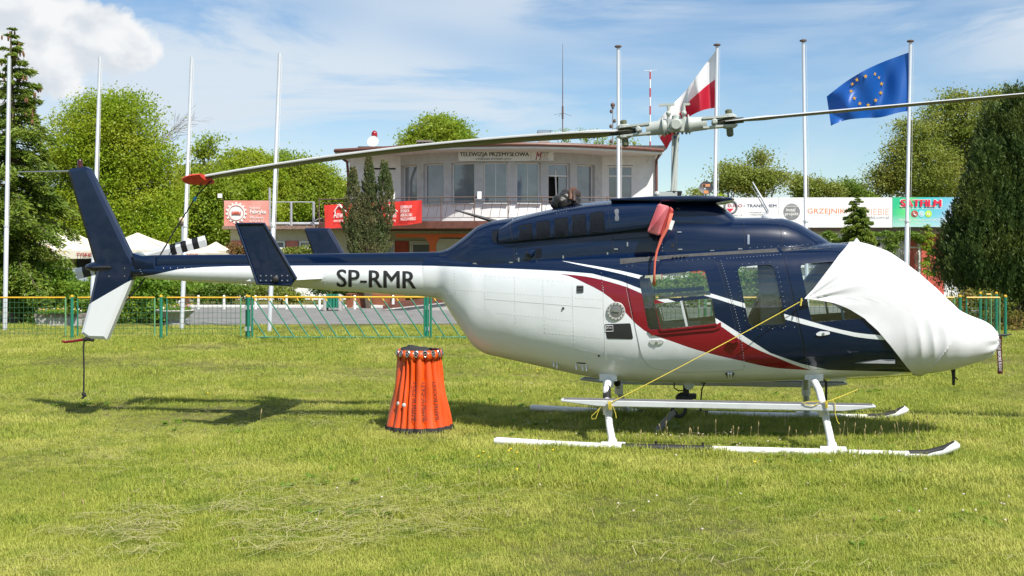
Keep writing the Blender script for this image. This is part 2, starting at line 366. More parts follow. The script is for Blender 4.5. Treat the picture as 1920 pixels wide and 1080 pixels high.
# ------------------------------------------------------------------ vegetation
def leaf_quads(C, size, up=.3, aspect=.55, jit=.35, dirs=None):
    """diamond leaves at centres C; returns vertices and quads"""
    n = len(C); d = RNG.normal(size=(n, 3)) if dirs is None else dirs + RNG.normal(size=(n, 3)) * jit
    d /= np.linalg.norm(d, axis=1)[:, None]; w = RNG.normal(size=(n, 3)); w[:, 2] += up
    w = np.cross(d, w); w /= np.linalg.norm(w, axis=1)[:, None] + 1e-9
    s = size * RNG.uniform(.65, 1.3, size=(n, 1)); nn = np.cross(d, w)
    V = np.stack([C - d * s * .5, C + w * s * aspect * .5 + nn * s * .08, C + d * s * .5, C - w * s * aspect * .5 + nn * s * .08], 1).reshape(-1, 3)
    return V, np.arange(n * 4).reshape(-1, 4)
BARK = mat('bark', (.11, .085, .06), .9, var=.3, scale=14, bump=.5, bscale=40)
def broadleaf(name, label, Y, base_px, base_py, lobes, m, leaf=.16, n=16000, depth=1.0, cat='tree', group=None, trunk_r=.2, twig=.30, fill=.35, bare=0, kind_part='crown'):
    """trunk and limbs reach into every lobe; leaves sit in twig clumps over the lobes, so gaps stay between them"""
    b = G(base_px, base_py) if base_py else Vector(((base_px - CX) / F * Y, Y, 0)); b.y = Y; b.x = (base_px - CX) / F * Y; b.z = 0
    t = thing(name, label, cat, b, 0, group); L3 = []
    for (px, py, r) in lobes:
        rr = r / F * Y; c = W(px, py, Y + RNG.uniform(-1, 1) * rr * .8 * depth) - b; L3.append((c, rr))
    mb = MB(); top = max(c.z for c, r in L3); mid = sum((c for c, r in L3), Vector()) / len(L3)
    fork = Vector((mid.x * .35, mid.y * .3, min(mid.z * .55, top * .45)))
    mb.tube([(0, 0, -.05), fork * .5 + Vector((RNG.uniform(-.1, .1), 0, 0)), fork, fork.lerp(mid, .7), Vector((mid.x, mid.y, top * .9))], [trunk_r * 1.25, trunk_r, trunk_r * .8, trunk_r * .45, trunk_r * .12], 8)
    for c, r in L3:
        s = fork.lerp(Vector((mid.x, mid.y, top * .8)), RNG.uniform(0, .5)); q = s.lerp(c, .5) + Vector((0, 0, r * .25))
        mb.tube([s, q, c], [trunk_r * .38, trunk_r * .25, trunk_r * .1], 6, False)
        for k in range(4):
            dv = Vector(RNG.normal(size=3)).normalized() * r * .85; mb.tube([c.lerp(q, .3), c + dv * .5 + Vector((0, 0, .1 * r)), c + dv], [trunk_r * .13, trunk_r * .08, trunk_r * .03], 4, False)
    mb.build('trunk', BARK, t, smooth=True)
    tot = sum(r * r for c, r in L3); CC = []
    for c, r in L3:
        nl = int(n * r * r / tot); nt_ = max(4, nl // 26); d = RNG.normal(size=(nt_, 3)); d /= np.linalg.norm(d, axis=1)[:, None]
        rad = np.where(RNG.random(nt_) < fill, RNG.uniform(.3, .8, nt_), RNG.uniform(.78, 1.12, nt_))
        tw = np.array(c) + d * (rad * r)[:, None] * np.array([1, 1, .92]); tsz = RNG.uniform(.5, 1.5, nt_)
        k = RNG.integers(0, nt_, nl); CC.append(tw[k] + RNG.normal(size=(nl, 3)) * twig * np.array([1, 1, .42]) * tsz[k][:, None])
    V, Q = leaf_quads(np.concatenate(CC), leaf, up=1.1)
    mesh_np(kind_part, V, Q, m, t); return t
LM_BRIGHT = leaf_mat('leaf_bright', (.18, .31, .017), (.29, .385, .022), (.35, .40, .035), .5, .5)
LM_MID = leaf_mat('leaf_mid', (.17, .29, .024), (.27, .37, .03), (.32, .37, .04), .48, .35)
LM_DARK = leaf_mat('leaf_dark', (.09, .18, .022), (.14, .24, .028), (.18, .26, .034), .4, .9)
LM_OLIVE = leaf_mat('leaf_olive', (.15, .22, .035), (.23, .29, .045), (.27, .29, .055), .42, .5)
LM_HEDGE = leaf_mat('leaf_hedge', (.11, .22, .022), (.18, .31, .03), (.23, .32, .034), .45, 1.2)
LM_SPRUCE = leaf_mat('needle_spruce', (.085, .15, .022), (.16, .245, .03), (.22, .29, .036), .3, 2.2)
LM_THUJA = leaf_mat('needle_thuja', (.035, .075, .018), (.065, .12, .025), (.11, .15, .03), .2, .9)
LM_JUN = leaf_mat('needle_juniper', (.09, .135, .045), (.14, .175, .06), (.20, .18, .08), .2, 1.6)

def conifer(name, label, Y, px_top, py_top, px_base, half_px, py_low, m, n_whorl=26, leaf=.12, trunk_r=.16, droop=.35, dens=1.0, irregular=.25, cones=False, group=None, pw=.8):
    """whorls of branches, each a spray of needle tufts"""
    b = Vector(((px_base - CX) / F * Y, Y, 0)); t = thing(name, label, 'tree', b, 0, group)
    top = W(px_top, py_top, Y) - b; zl = (W(0, py_low, Y)).z; hw = half_px / F * Y
    mb = MB(); mb.tube([(0, 0, -.05), top * .5, top * .98], [trunk_r, trunk_r * .6, trunk_r * .08], 8); mb.build('trunk', BARK, t, smooth=True)
    C = []; D = []; br = MB(); cone_pts = []
    for i in range(n_whorl):
        f = (i + .5) / n_whorl; z = zl + (top.z - zl) * f; rad = hw * (1 - f) ** pw + .06
        for k in range(int(6 + 5 * (1 - f))):
            a = RNG.uniform(0, 2 * math.pi); L_ = rad * RNG.uniform(1 - irregular * 1.6, 1 + irregular * .5); axis = top * (z / top.z)
            dz = -droop * L_ * (1 - .8 * f) + .18 * L_ * f; tip = Vector((axis.x + math.cos(a) * L_, axis.y + math.sin(a) * L_, z + dz))
            s = Vector((axis.x, axis.y, z)); midp = s.lerp(tip, .5) + Vector((0, 0, .06 * L_)); br.tube([s, midp, tip], [.03 * (1 - f) + .01, .02, .005], 4, False)
            nn = max(6, int(52 * dens * L_ / max(hw, .5) * (hw / 1.5 + .4))); u = np.sqrt(RNG.uniform(.03, 1, nn)); side = RNG.normal(size=nn) * .17 * L_ * (1.1 - u * .7)
            p = np.array(s)[None] * ((1 - u) ** 1)[:, None] + np.array(tip)[None] * u[:, None]; p[:, 2] += RNG.normal(size=nn) * .05 * L_ + .24 * L_ * u * (1 - u) - np.abs(side) * .35 - RNG.uniform(0, .12, nn) * L_ * .6
            p[:, 0] += -math.sin(a) * side; p[:, 1] += math.cos(a) * side; C.append(p)
            dd = np.stack([np.cos(a) - np.sin(a) * np.sign(side) * .9, np.sin(a) + np.cos(a) * np.sign(side) * .9, np.full(nn, -.35)], 1); D.append(dd)
            if cones and f > .62 and RNG.random() < .30: cone_pts.append(tip)
    tag(br.build('branch', BARK, t), kind='stuff')
    V, Q = leaf_quads(np.concatenate(C), leaf, up=1.2, aspect=.27, jit=.45, dirs=np.concatenate(D)); mesh_np('crown', V, Q, m, t)
    if cones:
        cm = mat('spruce_cone', (.16, .075, .035), .8); cb = MB()
        for p in cone_pts:
            for k in range(3): q = p + Vector((RNG.uniform(-.12, .12), RNG.uniform(-.12, .12), -.1)); cb.ball(q, (.028, .028, .075), 6, 4)
        tag(cb.build('cone', cm, t), kind='stuff')
    return t
def column_conifer(name, label, Y, base_px, lobes, m, n=26000, leaf=.1, trunk_r=.12, group=None, spread=.5, aspect=.3):
    """dense column of upright sprays; lobes = (px, top py, bottom py, half width px)"""
    b = Vector(((base_px - CX) / F * Y, Y, 0)); t = thing(name, label, 'tree', b, 0, group); C = []; D = []; mb = MB()
    tot = sum((bo - to) * hw for _, to, bo, hw in lobes)
    for (px, to, bo, hw) in lobes:
        a = W(px, to, Y) - b; zb_ = (W(px, bo, Y)).z; r = hw / F * Y; h = a.z - zb_; yo = RNG.uniform(-.3, .3)
        mb.tube([(0, 0, -.05), (a.x * .6, yo * .6, max(zb_, .3)), (a.x, yo, a.z * .95)], [trunk_r, trunk_r * .7, .02], 7)
        k = int(n * (bo - to) * hw / tot); nsp = max(30, k // 42)
        f = RNG.uniform(0, 1, nsp) ** .9; ang = RNG.uniform(0, 2 * math.pi, nsp); prof = np.minimum(1, (1 - f) * 1.55) ** .85 * np.minimum(1, .55 + f * 2.2)
        rr = r * prof * np.where(RNG.random(nsp) < .25, RNG.uniform(.3, .8, nsp), RNG.uniform(.75, 1.1, nsp))
        sp = np.stack([a.x + rr * np.cos(ang), yo + rr * np.sin(ang), zb_ + h * f], 1); out = np.stack([np.cos(ang) * .55, np.sin(ang) * .55, np.full(nsp, 1.)], 1)
        j = RNG.integers(0, nsp, k); u = RNG.uniform(0, 1, k)
        C.append(sp[j] + out[j] * (u * spread)[:, None] + RNG.normal(size=(k, 3)) * (.18 * spread * (1.15 - u))[:, None]); D.append(out[j] + RNG.normal(size=(k, 3)) * .35)
    mb.build('trunk', BARK, t, smooth=True)
    V, Q = leaf_quads(np.concatenate(C), leaf, up=0, aspect=aspect, jit=.25, dirs=np.concatenate(D)); mesh_np('crown', V, Q, m, t); return t
def shrub(name, label, Y, lobes, m, leaf=.09, n=5000, cat='shrub', group=None, twig=.12, base=None):
    px = base or sum(l[0] for l in lobes) / len(lobes)
    return broadleaf(name, label, Y, px, 0, lobes, m, leaf, n, 1.0, cat, group, .035, twig, .5, kind_part='foliage')

conifer('spruce_tree', 'tall dark spruce hung with brown cones at the left edge', 31, 20, 48, 30, 128, 500, LM_SPRUCE, 36, .15, .2, .55, 5.2, .42, True)
broadleaf('maple_tree', 'big rounded yellow-green tree right of the tall dark spruce', 48, 215, 0, [(185, 235, 58), (240, 225, 50), (205, 200, 34), (150, 280, 62), (215, 300, 70), (275, 300, 48), (180, 380, 74), (260, 385, 66), (305, 360, 40), (120, 330, 50), (300, 420, 40), (130, 410, 60)], LM_BRIGHT, .125, 84000, trunk_r=.26, fill=.22, twig=.34)
tb = thing('bare_tree', 'leafless grey branches showing above the bright round tree', 'tree', Vector(((275 - CX) / F * 58, 58, 0))); mb = MB()
def twig_(p, d, L_, r, lev):
    q = p + d * L_; mb.tube([p, p.lerp(q, .5) + Vector(RNG.normal(size=3)) * L_ * .05, q], [r, r * .8, r * .55], 5, False)
    if lev:
        for k in range(3): twig_(p.lerp(q, RNG.uniform(.45, 1)), (d + Vector(RNG.normal(size=3)) * .45 + Vector((.12, 0, .05))).normalized(), L_ * RNG.uniform(.5, .75), r * .55, lev - 1)
mb.tube([(0, 0, -.05), (-.2, 0, 4), (-.1, 0, 6.5)], [.12, .09, .06], 7)
for k in range(4): twig_(Vector((-.1, 0, 5.6 + k * .35)), Vector((.25 + .16 * k, RNG.uniform(-.3, .3), 1)).normalized(), 2.0, .035, 3)
mb.build('trunk', mat('grey_bark', (.2, .18, .16), .9), tb)
GB = 'trees behind the low wing of the clubhouse'
broadleaf('ash_tree', 'yellow-green tree with a thin leader above the pale parasols', 56, 385, 0, [(395, 345, 34), (380, 285, 14), (392, 262, 8), (365, 330, 26), (350, 380, 36), (400, 395, 44), (360, 430, 36), (425, 430, 30)], LM_MID, .15, 42000, group=GB)
broadleaf('ash_tree', 'broad yellow-green tree behind the pink sign with the gear', 62, 480, 0, [(440, 320, 36), (480, 315, 34), (455, 360, 48), (500, 350, 42), (430, 390, 40), (480, 410, 46), (520, 400, 36)], LM_BRIGHT, .16, 50000, group=GB)
broadleaf('ash_tree', 'wide green tree between the bare sign frame and the clubhouse', 64, 590, 0, [(540, 320, 38), (575, 335, 38), (610, 345, 32), (560, 380, 48), (610, 390, 44), (640, 370, 26), (530, 410, 36), (650, 410, 30)], LM_MID, .16, 50000, group=GB)
broadleaf('lime_tree', 'round green tree rising above the clubhouse roof', 78, 815, 0, [(815, 250, 36), (782, 265, 27), (848, 256, 34), (872, 268, 20), (800, 290, 40), (850, 290, 40), (835, 236, 20)], LM_MID, .19, 34000)
broadleaf('young_tree', 'airy young tree left of the pair above the white billboards', 60, 1380, 0, [(1372, 335, 22), (1362, 315, 12), (1395, 345, 20), (1350, 350, 12), (1385, 320, 12), (1310, 362, 10)], LM_OLIVE, .14, 6800, trunk_r=.12, twig=.35, fill=.6)
broadleaf('young_tree', 'taller airy young tree right of the pair above the white billboards', 60, 1440, 0, [(1425, 300, 13), (1420, 325, 18), (1440, 340, 22), (1460, 330, 12), (1410, 350, 20), (1425, 285, 6)], LM_OLIVE, .14, 7600, trunk_r=.12, twig=.35, fill=.6)
broadleaf('bushy_tree', 'small leafy tree beyond the board with orange lettering', 68, 1520, 0, [(1505, 350, 18), (1530, 350, 15), (1495, 335, 8), (1515, 365, 20), (1560, 360, 16)], LM_OLIVE, .16, 7600, trunk_r=.12)
broadleaf('bushy_tree', 'dark rounded tree beyond the board with orange lettering', 70, 1592, 0, [(1590, 352, 16), (1575, 360, 14), (1608, 362, 14), (1595, 368, 20)], LM_DARK, .16, 8200, trunk_r=.12)
broadleaf('willow_tree', 'large loose grey-green tree behind the dark conifer', 64, 1745, 0, [(1680, 330, 34), (1660, 345, 24), (1645, 330, 12), (1695, 285, 30), (1725, 260, 34), (1700, 240, 16), (1765, 230, 38), (1790, 185, 18), (1810, 205, 26), (1740, 320, 54), (1800, 270, 46), (1860, 190, 22), (1890, 175, 14), (1830, 320, 50), (1760, 370, 50), (1850, 240, 40), (1905, 200, 26)], LM_OLIVE, .14, 70000, trunk_r=.25, twig=.36, fill=.3)
column_conifer('thuja_tree', 'huge dark green conifer at the right edge', 30, 1890, [(1868, 222, 560, 52), (1900, 192, 575, 55), (1842, 290, 560, 50), (1945, 215, 580, 70), (1820, 360, 555, 46), (1800, 420, 552, 36), (1786, 480, 548, 26), (1885, 330, 575, 92)], LM_THUJA, 165000, .105, .25, spread=.5, aspect=.24)
conifer('young_spruce', 'small green spruce in front of the white billboards', 44, 1606, 368, 1608, 40, 470, LM_SPRUCE, 24, .13, .07, .2, 5.5, .4, pw=.75)
column_conifer('juniper_tree', 'three stemmed olive juniper before the red banner', 40, 690, [(664, 322, 455, 17), (692, 298, 460, 18), (722, 306, 430, 17), (690, 390, 500, 31), (672, 380, 470, 19), (708, 395, 480, 22)], LM_JUN, 95000, .065, .1, spread=.16, aspect=.4)
GH = 'clipped hedge shrubs along the fence'
shrub('hedge_shrub', 'dense green hedge shrub behind the concrete trough', 30.8, [(60, 520, 30), (100, 530, 40), (60, 570, 36), (120, 560, 40), (20, 560, 30), (160, 560, 36), (20, 520, 26)], LM_HEDGE, .1, 15000, group=GH)
shrub('hedge_shrub', 'dense green hedge shrub behind the white tail fin tip', 31, [(200, 540, 34), (240, 560, 40), (215, 585, 30), (170, 590, 26), (265, 535, 26)], LM_HEDGE, .1, 12000, group=GH)
shrub('hedge_shrub', 'dense green hedge shrub next to the stone bowl', 31.2, [(290, 535, 30), (320, 545, 26), (280, 575, 34), (310, 575, 22), (345, 540, 18)], LM_HEDGE, .1, 10000, group=GH)
shrub('dark_shrub', 'dark trailing shrub below the left half of the tail boom', 43, [(380, 545, 22), (420, 548, 24), (455, 545, 18), (480, 545, 16)], LM_DARK, .1, 6000)
shrub('weeping_shrub', 'weeping shrub with hanging twigs below the tail boom', 42, [(495, 545, 16), (520, 545, 18), (545, 552, 14), (560, 560, 10)], LM_OLIVE, .09, 3600)
shrub('grey_shrub', 'bluish bush right of the green litter bin', 44, [(600, 545, 13), (625, 542, 16), (645, 545, 12)], LM_THUJA, .09, 2600)
shrub('yellow_shrub', 'bush thick with yellow blossom beside the parked car', 33, [(68, 478, 14), (50, 486, 10), (85, 480, 10)], leaf_mat('yellow_blossom', (.7, .42, .01), (.75, .5, .02), (.3, .3, .02), .3), .09, 1600)
shrub('rose_bush', 'straggly rose bush behind the right end of the fence', 27.5, [(1810, 560, 22), (1845, 560, 24), (1870, 570, 18), (1820, 590, 26), (1850, 600, 24), (1780, 580, 20), (1900, 600, 24), (1915, 615, 20), (1800, 615, 18)], leaf_mat('rose_leaf', (.09, .14, .02), (.16, .19, .02), (.24, .16, .04), .35, 2.), .075, 5200)
shrub('climber_shrub', 'reddish green creeper at the foot of the hostel wing', 46.5, [(440, 468, 12), (460, 470, 12), (490, 470, 12)], leaf_mat('creeper_leaf', (.13, .15, .03), (.2, .13, .04), (.22, .09, .04), .3, 2.), .12, 1500)
shrub('climber_shrub', 'low green bushes under the hostel windows', 46.5, [(540, 474, 12), (565, 473, 12), (590, 470, 12), (515, 478, 10)], LM_OLIVE, .12, 1800)
for args in (([(1235, 545, 22), (1262, 540, 24), (1250, 560, 22)], 'green bush seen through the rear cabin window'), ([(1300, 535, 26), (1330, 545, 22), (1310, 560, 18)], 'taller green bush seen through the rear cabin window'),
             ([(1380, 530, 28), (1400, 560, 26)], 'pale leafy bush seen through the middle cabin window'), ([(1432, 535, 30), (1445, 560, 26), (1470, 545, 20)], 'dark bush seen through the middle cabin window')):
    shrub('bush', args[1], 41, args[0], LM_HEDGE if 'dark' not in args[1] else LM_DARK, .12, 5200)
for (lb, lab) in (([(1645, 439, 6), (1657, 440, 7), (1670, 441, 8), (1685, 439, 8), (1664, 452, 8), (1672, 462, 9), (1668, 474, 8), (1678, 452, 7)], 'dark ivy curtain left of the glazed door'), ([(1740, 428, 7), (1742, 442, 10), (1738, 458, 11), (1745, 475, 10), (1735, 492, 10), (1742, 508, 11)], 'bright creeper climbing the red brick corner by the dark conifer'),
                  ([(1708, 440, 5), (1718, 443, 6), (1726, 450, 6)], 'thin ivy strand over the glazed door'), ([(1552, 438, 5), (1560, 445, 6), (1572, 452, 5)], 'ivy patch on the white wall left of the small spruce')):
    shrub('ivy', lab, 51.2, lb, LM_DARK if 'bright' not in lab else LM_MID, .12, 1500, cat='ivy', twig=.09)
# wood that closes the view behind everything
V_ = []
for (x0, x1, y0, y1, Y) in ((-120, 440, 400, 480, 95), (420, 660, 420, 480, 90), (1240, 2100, 385, 470, 100)):
    n = int((x1 - x0) * 34); px = RNG.uniform(x0, x1, n); hh = y0 + 14 * np.sin(px * .045) + 9 * np.sin(px * .11 + 1); py = hh + (y1 + 20 - hh) * RNG.uniform(0, 1, n) ** 1.1; Yv = Y + RNG.uniform(-5, 5, n)
    V_.append(np.stack([(px - CX) / F * Yv, Yv, H + (HY - py) / F * Yv], 1))
n = 16000; bx = RNG.uniform(-150, 150, n); bh = 9 + 3 * np.sin(bx * .13) + 2 * np.sin(bx * .31 + 2) + 1.2 * np.sin(bx * .9); V_.append(np.stack([bx, -75 + RNG.uniform(-6, 6, n), bh * RNG.uniform(0, 1, n)], 1))   # and behind the viewer: the hull mirrors it
Vq, Qq = leaf_quads(np.concatenate(V_), .8); tag(mesh_np('distant_wood', Vq, Qq, LM_MID), kind='stuff')

# ------------------------------------------------------------------ the clubhouse
WHT = mat('white_render', (.74, .745, .735), .9, var=.07, scale=2.5, bump=.12, bscale=120); GRY = mat('shaded_white_render', (.50, .505, .50), .9, var=.12, scale=3, bump=.12, bscale=120)  # the greyer one is white render with the eaves' shade painted into its colour
BRN = mat('brown_metal', (.13, .05, .035), .5, var=.2); RAIL = mat('rusty_rail', (.12, .075, .06), .7, var=.3, scale=20)
CRM = mat('cream_render', (.55, .52, .38), .9, var=.08); REDP = mat('red_panel', (.52, .10, .07), .8, var=.12); ORG = mat('orange_paint', (.62, .13, .03), .7, var=.08)
FRM = mat('white_frame', (.72, .72, .71), .45); ROOF = mat('roof_felt', (.07, .065, .06), .9, var=.2)
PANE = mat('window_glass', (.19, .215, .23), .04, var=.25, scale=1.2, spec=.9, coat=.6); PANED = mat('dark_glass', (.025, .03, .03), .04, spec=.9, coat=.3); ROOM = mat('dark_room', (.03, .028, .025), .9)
SIGNW = mat('white_board', (.72, .72, .69), .55, var=.04); INK = mat('black_ink', (.012, .012, .014), .6)
cb = Vector((-.4, 50, 0)); club = thing('clubhouse', 'two storey white clubhouse with a bowed window front and brown eaves', 'building', cb)
AC = Vector((-.47, 53.87, 0)); AR = 5.9
def arc(a, r=AR, z=0.): return Vector((AC.x + r * math.sin(R(a)), AC.y - r * math.cos(R(a)), z)) - cb
def arc_strip(mb, a0, a1, z0, z1, r0, r1, n=24):
    vs = []; fs = []
    for i in range(n + 1):
        a = a0 + (a1 - a0) * i / n; vs += [arc(a, r0, z0), arc(a, r0, z1), arc(a, r1, z1), arc(a, r1, z0)]
    for i in range(n):
        for k in range(4): fs.append((i * 4 + k, i * 4 + (k + 1) % 4, i * 4 + 4 + (k + 1) % 4, i * 4 + 4 + k))
    fs += [(3, 2, 1, 0), (n * 4, n * 4 + 1, n * 4 + 2, n * 4 + 3)]; return mb.add(vs, fs)
CTR = [-43.5 + 13.75 * i for i in range(7)]; HWA = 5.1; Z0, ZS, ZT, ZR = 3.3, 4.07, 5.84, 6.29
mb = MB(); arc_strip(mb, -49, 49, Z0 - .3, ZS, AR - .35, AR)
tag(mb.build('parapet', WHT, club), 'white parapet wall under the bowed windows')
mb = MB(); arc_strip(mb, -49, 49, ZT, ZR, AR - .35, AR); mb.build('lintel_band', GRY, club)
ed = [-49] + [c + s * HWA for c in CTR for s in (-1, 1)] + [49]; pil = None
for i in range(0, len(ed), 2):
    mb = MB(); arc_strip(mb, ed[i], ed[i + 1], ZS, ZT, AR - .35, AR - .003, 3); mb.build('pilaster', GRY, club)
def win_frame_arc(a, z0, z1, r, w=.06):
    e = HWA - .2; mb = MB(); p = [arc(a - e, r, z0), arc(a + e, r, z0), arc(a + e, r, z1), arc(a - e, r, z1)]; up = arc(a, 1) + cb - AC
    for k in range(4): mb.bar(p[k], p[(k + 1) % 4], w, .07, up)
    return mb, p
for i, c in enumerate(CTR):
    if i == 5: continue
    mb, p = win_frame_arc(c, ZS + .03, ZT - .03, AR - .2); f = mb.build('window', FRM, club)
    g = MB(); d = (AC - cb - (p[0] + p[1]) / 2); d.z = 0; d.normalize(); g.prism(p, d * .02); g.build('pane', PANE, f)
    if i in (3, 4):
        q = MB(); q.bar(p[0].lerp(p[1], .5), p[3].lerp(p[2], .5), .025, .02, d); q.build('glazing_joint', FRM, f)
    s = MB(); s.bar(arc(c - HWA, AR + .03, ZS + .02), arc(c + HWA, AR + .03, ZS + .02), .2, .045); s.build('sill', mat('zinc_sill', (.5, .52, .54), .5, .3), f)
mb, p = win_frame_arc(CTR[5], Z0, ZT - .03, AR - .2); mb.bar(p[0].lerp(p[3], .80), p[1].lerp(p[2], .80), .07, .07); mb.bar(p[0].lerp(p[1], .5), p[3].lerp(p[2], .8).lerp(p[0].lerp(p[3], .8), .5), .06, .06)
f = mb.build('balcony_door', FRM, club); mb = MB()
d = Vector((0, .02, 0)); mb.prism([p[0].lerp(p[3], .81), p[1].lerp(p[2], .81), p[2], p[3]], d); mb.prism([p[0].lerp(p[1], .55), p[1], p[1].lerp(p[2], .78), p[0].lerp(p[3], .78).lerp(p[1].lerp(p[2], .78), .55)], d); mb.build('pane', PANE, f)
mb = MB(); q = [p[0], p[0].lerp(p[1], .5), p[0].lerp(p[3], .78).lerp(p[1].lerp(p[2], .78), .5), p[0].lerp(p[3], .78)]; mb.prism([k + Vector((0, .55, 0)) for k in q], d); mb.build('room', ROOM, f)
mb = MB(); sh = [k + Vector((0, .35, 0)) for k in q]; mb.bar(sh[0].lerp(sh[3], .42), sh[1].lerp(sh[2], .42), .2, .03); mb.build('shelf', FRM, f)
# flat flanks, back body and floor slab
def wall_px(mb, x0, x1, z0, z1, Y, t=.3):
    a = (x0 - CX) / F * Y; b = (x1 - CX) / F * Y; return mb.box(Vector(((a + b) / 2, Y + t / 2, (z0 + z1) / 2)) - cb, (b - a, t, z1 - z0))
mb = MB(); wall_px(mb, 655, 752, 3.0, ZR, 50); wall_px(mb, 1123, 1139, 3.0, ZR, 50); wall_px(mb, 1187, 1229, 3.0, ZR, 50); wall_px(mb, 1139, 1187, 5.87, ZR, 50); wall_px(mb, 1139, 1187, 3.0, 4.0, 50)
xa = (655 - CX) / F * 50; xb = (1229 - CX) / F * 50
mb.box(Vector((xa + .15, 56.1, 4.65)) - cb, (.3, 11.5, 3.28)); mb.box(Vector((xb - .15, 56.1, 4.65)) - cb, (.3, 11.5, 3.28)); mb.box(Vector(((xa + xb) / 2, 62, 3.2)) - cb, (xb - xa, .3, 6.1)); mb.build('wall', WHT, club)
def flat_window(x0, y0, x1, y1, Y, splits=(), tr=None, pane=PANE, name='window', parent=club, org=cb, sill=True):
    a = W(x0, y1, Y) - org; b = W(x1, y0, Y) - org; mb = MB(); w = .07
    mb.box(((a.x + b.x) / 2, a.y + .05, b.z - w / 2), (b.x - a.x, .1, w)); mb.box(((a.x + b.x) / 2, a.y + .05, a.z + w / 2), (b.x - a.x, .1, w))
    for x in [a.x + w / 2, b.x - w / 2] + [a.x + (b.x - a.x) * s for s in splits]: mb.box((x, a.y + .052, ((a.z + (b.z if tr is None or x in (a.x + w / 2, b.x - w / 2) else a.z + (b.z - a.z) * tr)) + a.z) / 2 if False else (a.z + b.z) / 2), (w, .096, b.z - a.z - .002))
    if tr is not None: mb.box(((a.x + b.x) / 2, a.y + .048, a.z + (b.z - a.z) * tr), (b.x - a.x - .004, .098, w))
    f = mb.build(name, FRM, parent); g = MB(); g.box(((a.x + b.x) / 2, a.y + .07, (a.z + b.z) / 2), (b.x - a.x - .02, .02, b.z - a.z - .02)); g.build('pane', pane, f)
    if sill:
        s = MB(); s.box(((a.x + b.x) / 2, a.y - .03, a.z - .025), (b.x - a.x + .1, .2, .04)); s.build('sill', FRM, f)
    return f
flat_window(1139, 311, 1187, 385, 50, (.52,), .74); flat_window(700, 315, 742, 385, 50, (.5,), .7, PANED)
def slab(edge, back, z0, z1, m, name, parent=club):
    pts = [Vector(((px - CX) / F * Y, Y, z0)) - cb for px, Y in edge]; pts += [Vector((pts[-1].x, back - 50, z0)), Vector((pts[0].x, back - 50, z0))]
    mb = MB(); mb.prism(pts, (0, 0, z1 - z0)); return mb.build(name, m, parent), pts
EAVE = [(628, 49.4), (700, 48.5), (760, 47.8), (820, 47.2), (880, 46.8), (950, 46.6), (1010, 46.6), (1070, 46.9), (1130, 47.5), (1190, 48.3), (1243, 49.2)]
slab(EAVE, 63, ZR, ZR + .12, WHT, 'eave')
rf, pts = slab(EAVE, 62.8, ZR + .12, ZR + .24, ROOF, 'roof')
mb = MB(); mb.tube([Vector((p.x, p.y - .04, ZR + .16)) for p in pts[:len(EAVE)]], .085, 8); mb.build('gutter', BRN, rf, True)
mb = MB(); c = W(1200, 274, 49.2) - cb; mb.box((c.x, c.y + 1.2, ZR + .33), (2.4, 1.6, .18)); mb.build('roof_kerb', ROOF, rf); mb = MB(); c2 = W(690, 280, 49.5) - cb; mb.box((c2.x + 1, c2.y + 1.2, ZR + .33), (3, 1.6, .16)); mb.build('roof_kerb', ROOF, rf)
mb = MB(); mb.tube([W(1240, 284, 49.2) - cb, W(1236, 292, 49.5) - cb, W(1231, 300, 49.9) - cb, W(1231, 412, 49.9) - cb], .06, 8); mb.build('downpipe', BRN, club, True); mb = MB()
mb.tube([W(640, 296, 49.4) - cb, W(651, 304, 49.7) - cb, W(653, 330, 49.9) - cb, W(653, 412, 49.9) - cb], .06, 8); mb.build('downpipe', BRN, club, True)
mb = MB(); c = W(1215, 303, 49.9) - cb; mb.tube([c, c + Vector((0, -.25, -.03))], .05, 8); mb.box(c + Vector((.08, 0, .06)), (.08, .1, .08)); mb.build('security_camera', FRM, club)
BAL = [(598, 47.6), (700, 46.7), (800, 46.1), (900, 45.8), (1000, 45.8), (1100, 46.1), (1180, 46.6), (1250, 47.3)]
bs, bp_ = slab(BAL, 51, 2.98, 3.28, BRN, 'balcony'); bp_ = bp_[:len(BAL)]
rp = [Vector((p.x, p.y + .06, 0)) for p in bp_]
def rail_at(t):
    """point along the balcony edge, t in metres from the left end"""
    for i in range(len(rp) - 1):
        L_ = (rp[i + 1] - rp[i]).length
        if t <= L_ or i == len(rp) - 2: return rp[i].lerp(rp[i + 1], min(1, t / L_))
        t -= L_
RL = sum((rp[i + 1] - rp[i]).length for i in range(len(rp) - 1))
mb = MB()
for z, r in ((4.24, .028), (4.08, .014), (3.42, .014)): mb.tube([p + Vector((0, 0, z)) for p in rp], r, 6)
mb.build('railing', RAIL, bs); rl = club.children[-1] if False else bs.children[-1]
post0 = MB().tube([(0, 0, 3.28), (0, 0, 4.3)], .026, 6); pm_ = post0.build('railing_post', RAIL, bs)
bal0 = MB().tube([(-.06, 0, 3.42), (.05, 0, 4.02), (.02, 0, 4.08), (-.03, 0, 4.06)], .009, 4).build('baluster', RAIL, bs)
n = int(RL / 1.32); first = True
for i in range(n + 1):
    o = pm_ if first else pm_.copy()
    if not first: link(o, bs)
    first = False; o.location = rail_at(i * RL / n)
nb = int(RL / .36)
for i in range(nb):
    o = bal0 if i == 0 else bal0.copy()
    if i: link(o, bs)
    o.location = rail_at((i + .5) * RL / nb)
for px, w in ((737, 7), (899, 8)):
    mb = MB(); c = W(px, 366, 45.8) - cb; mb.box(c, (w / 46, .12, .3)); mb.build('floodlight', FRM, bs)
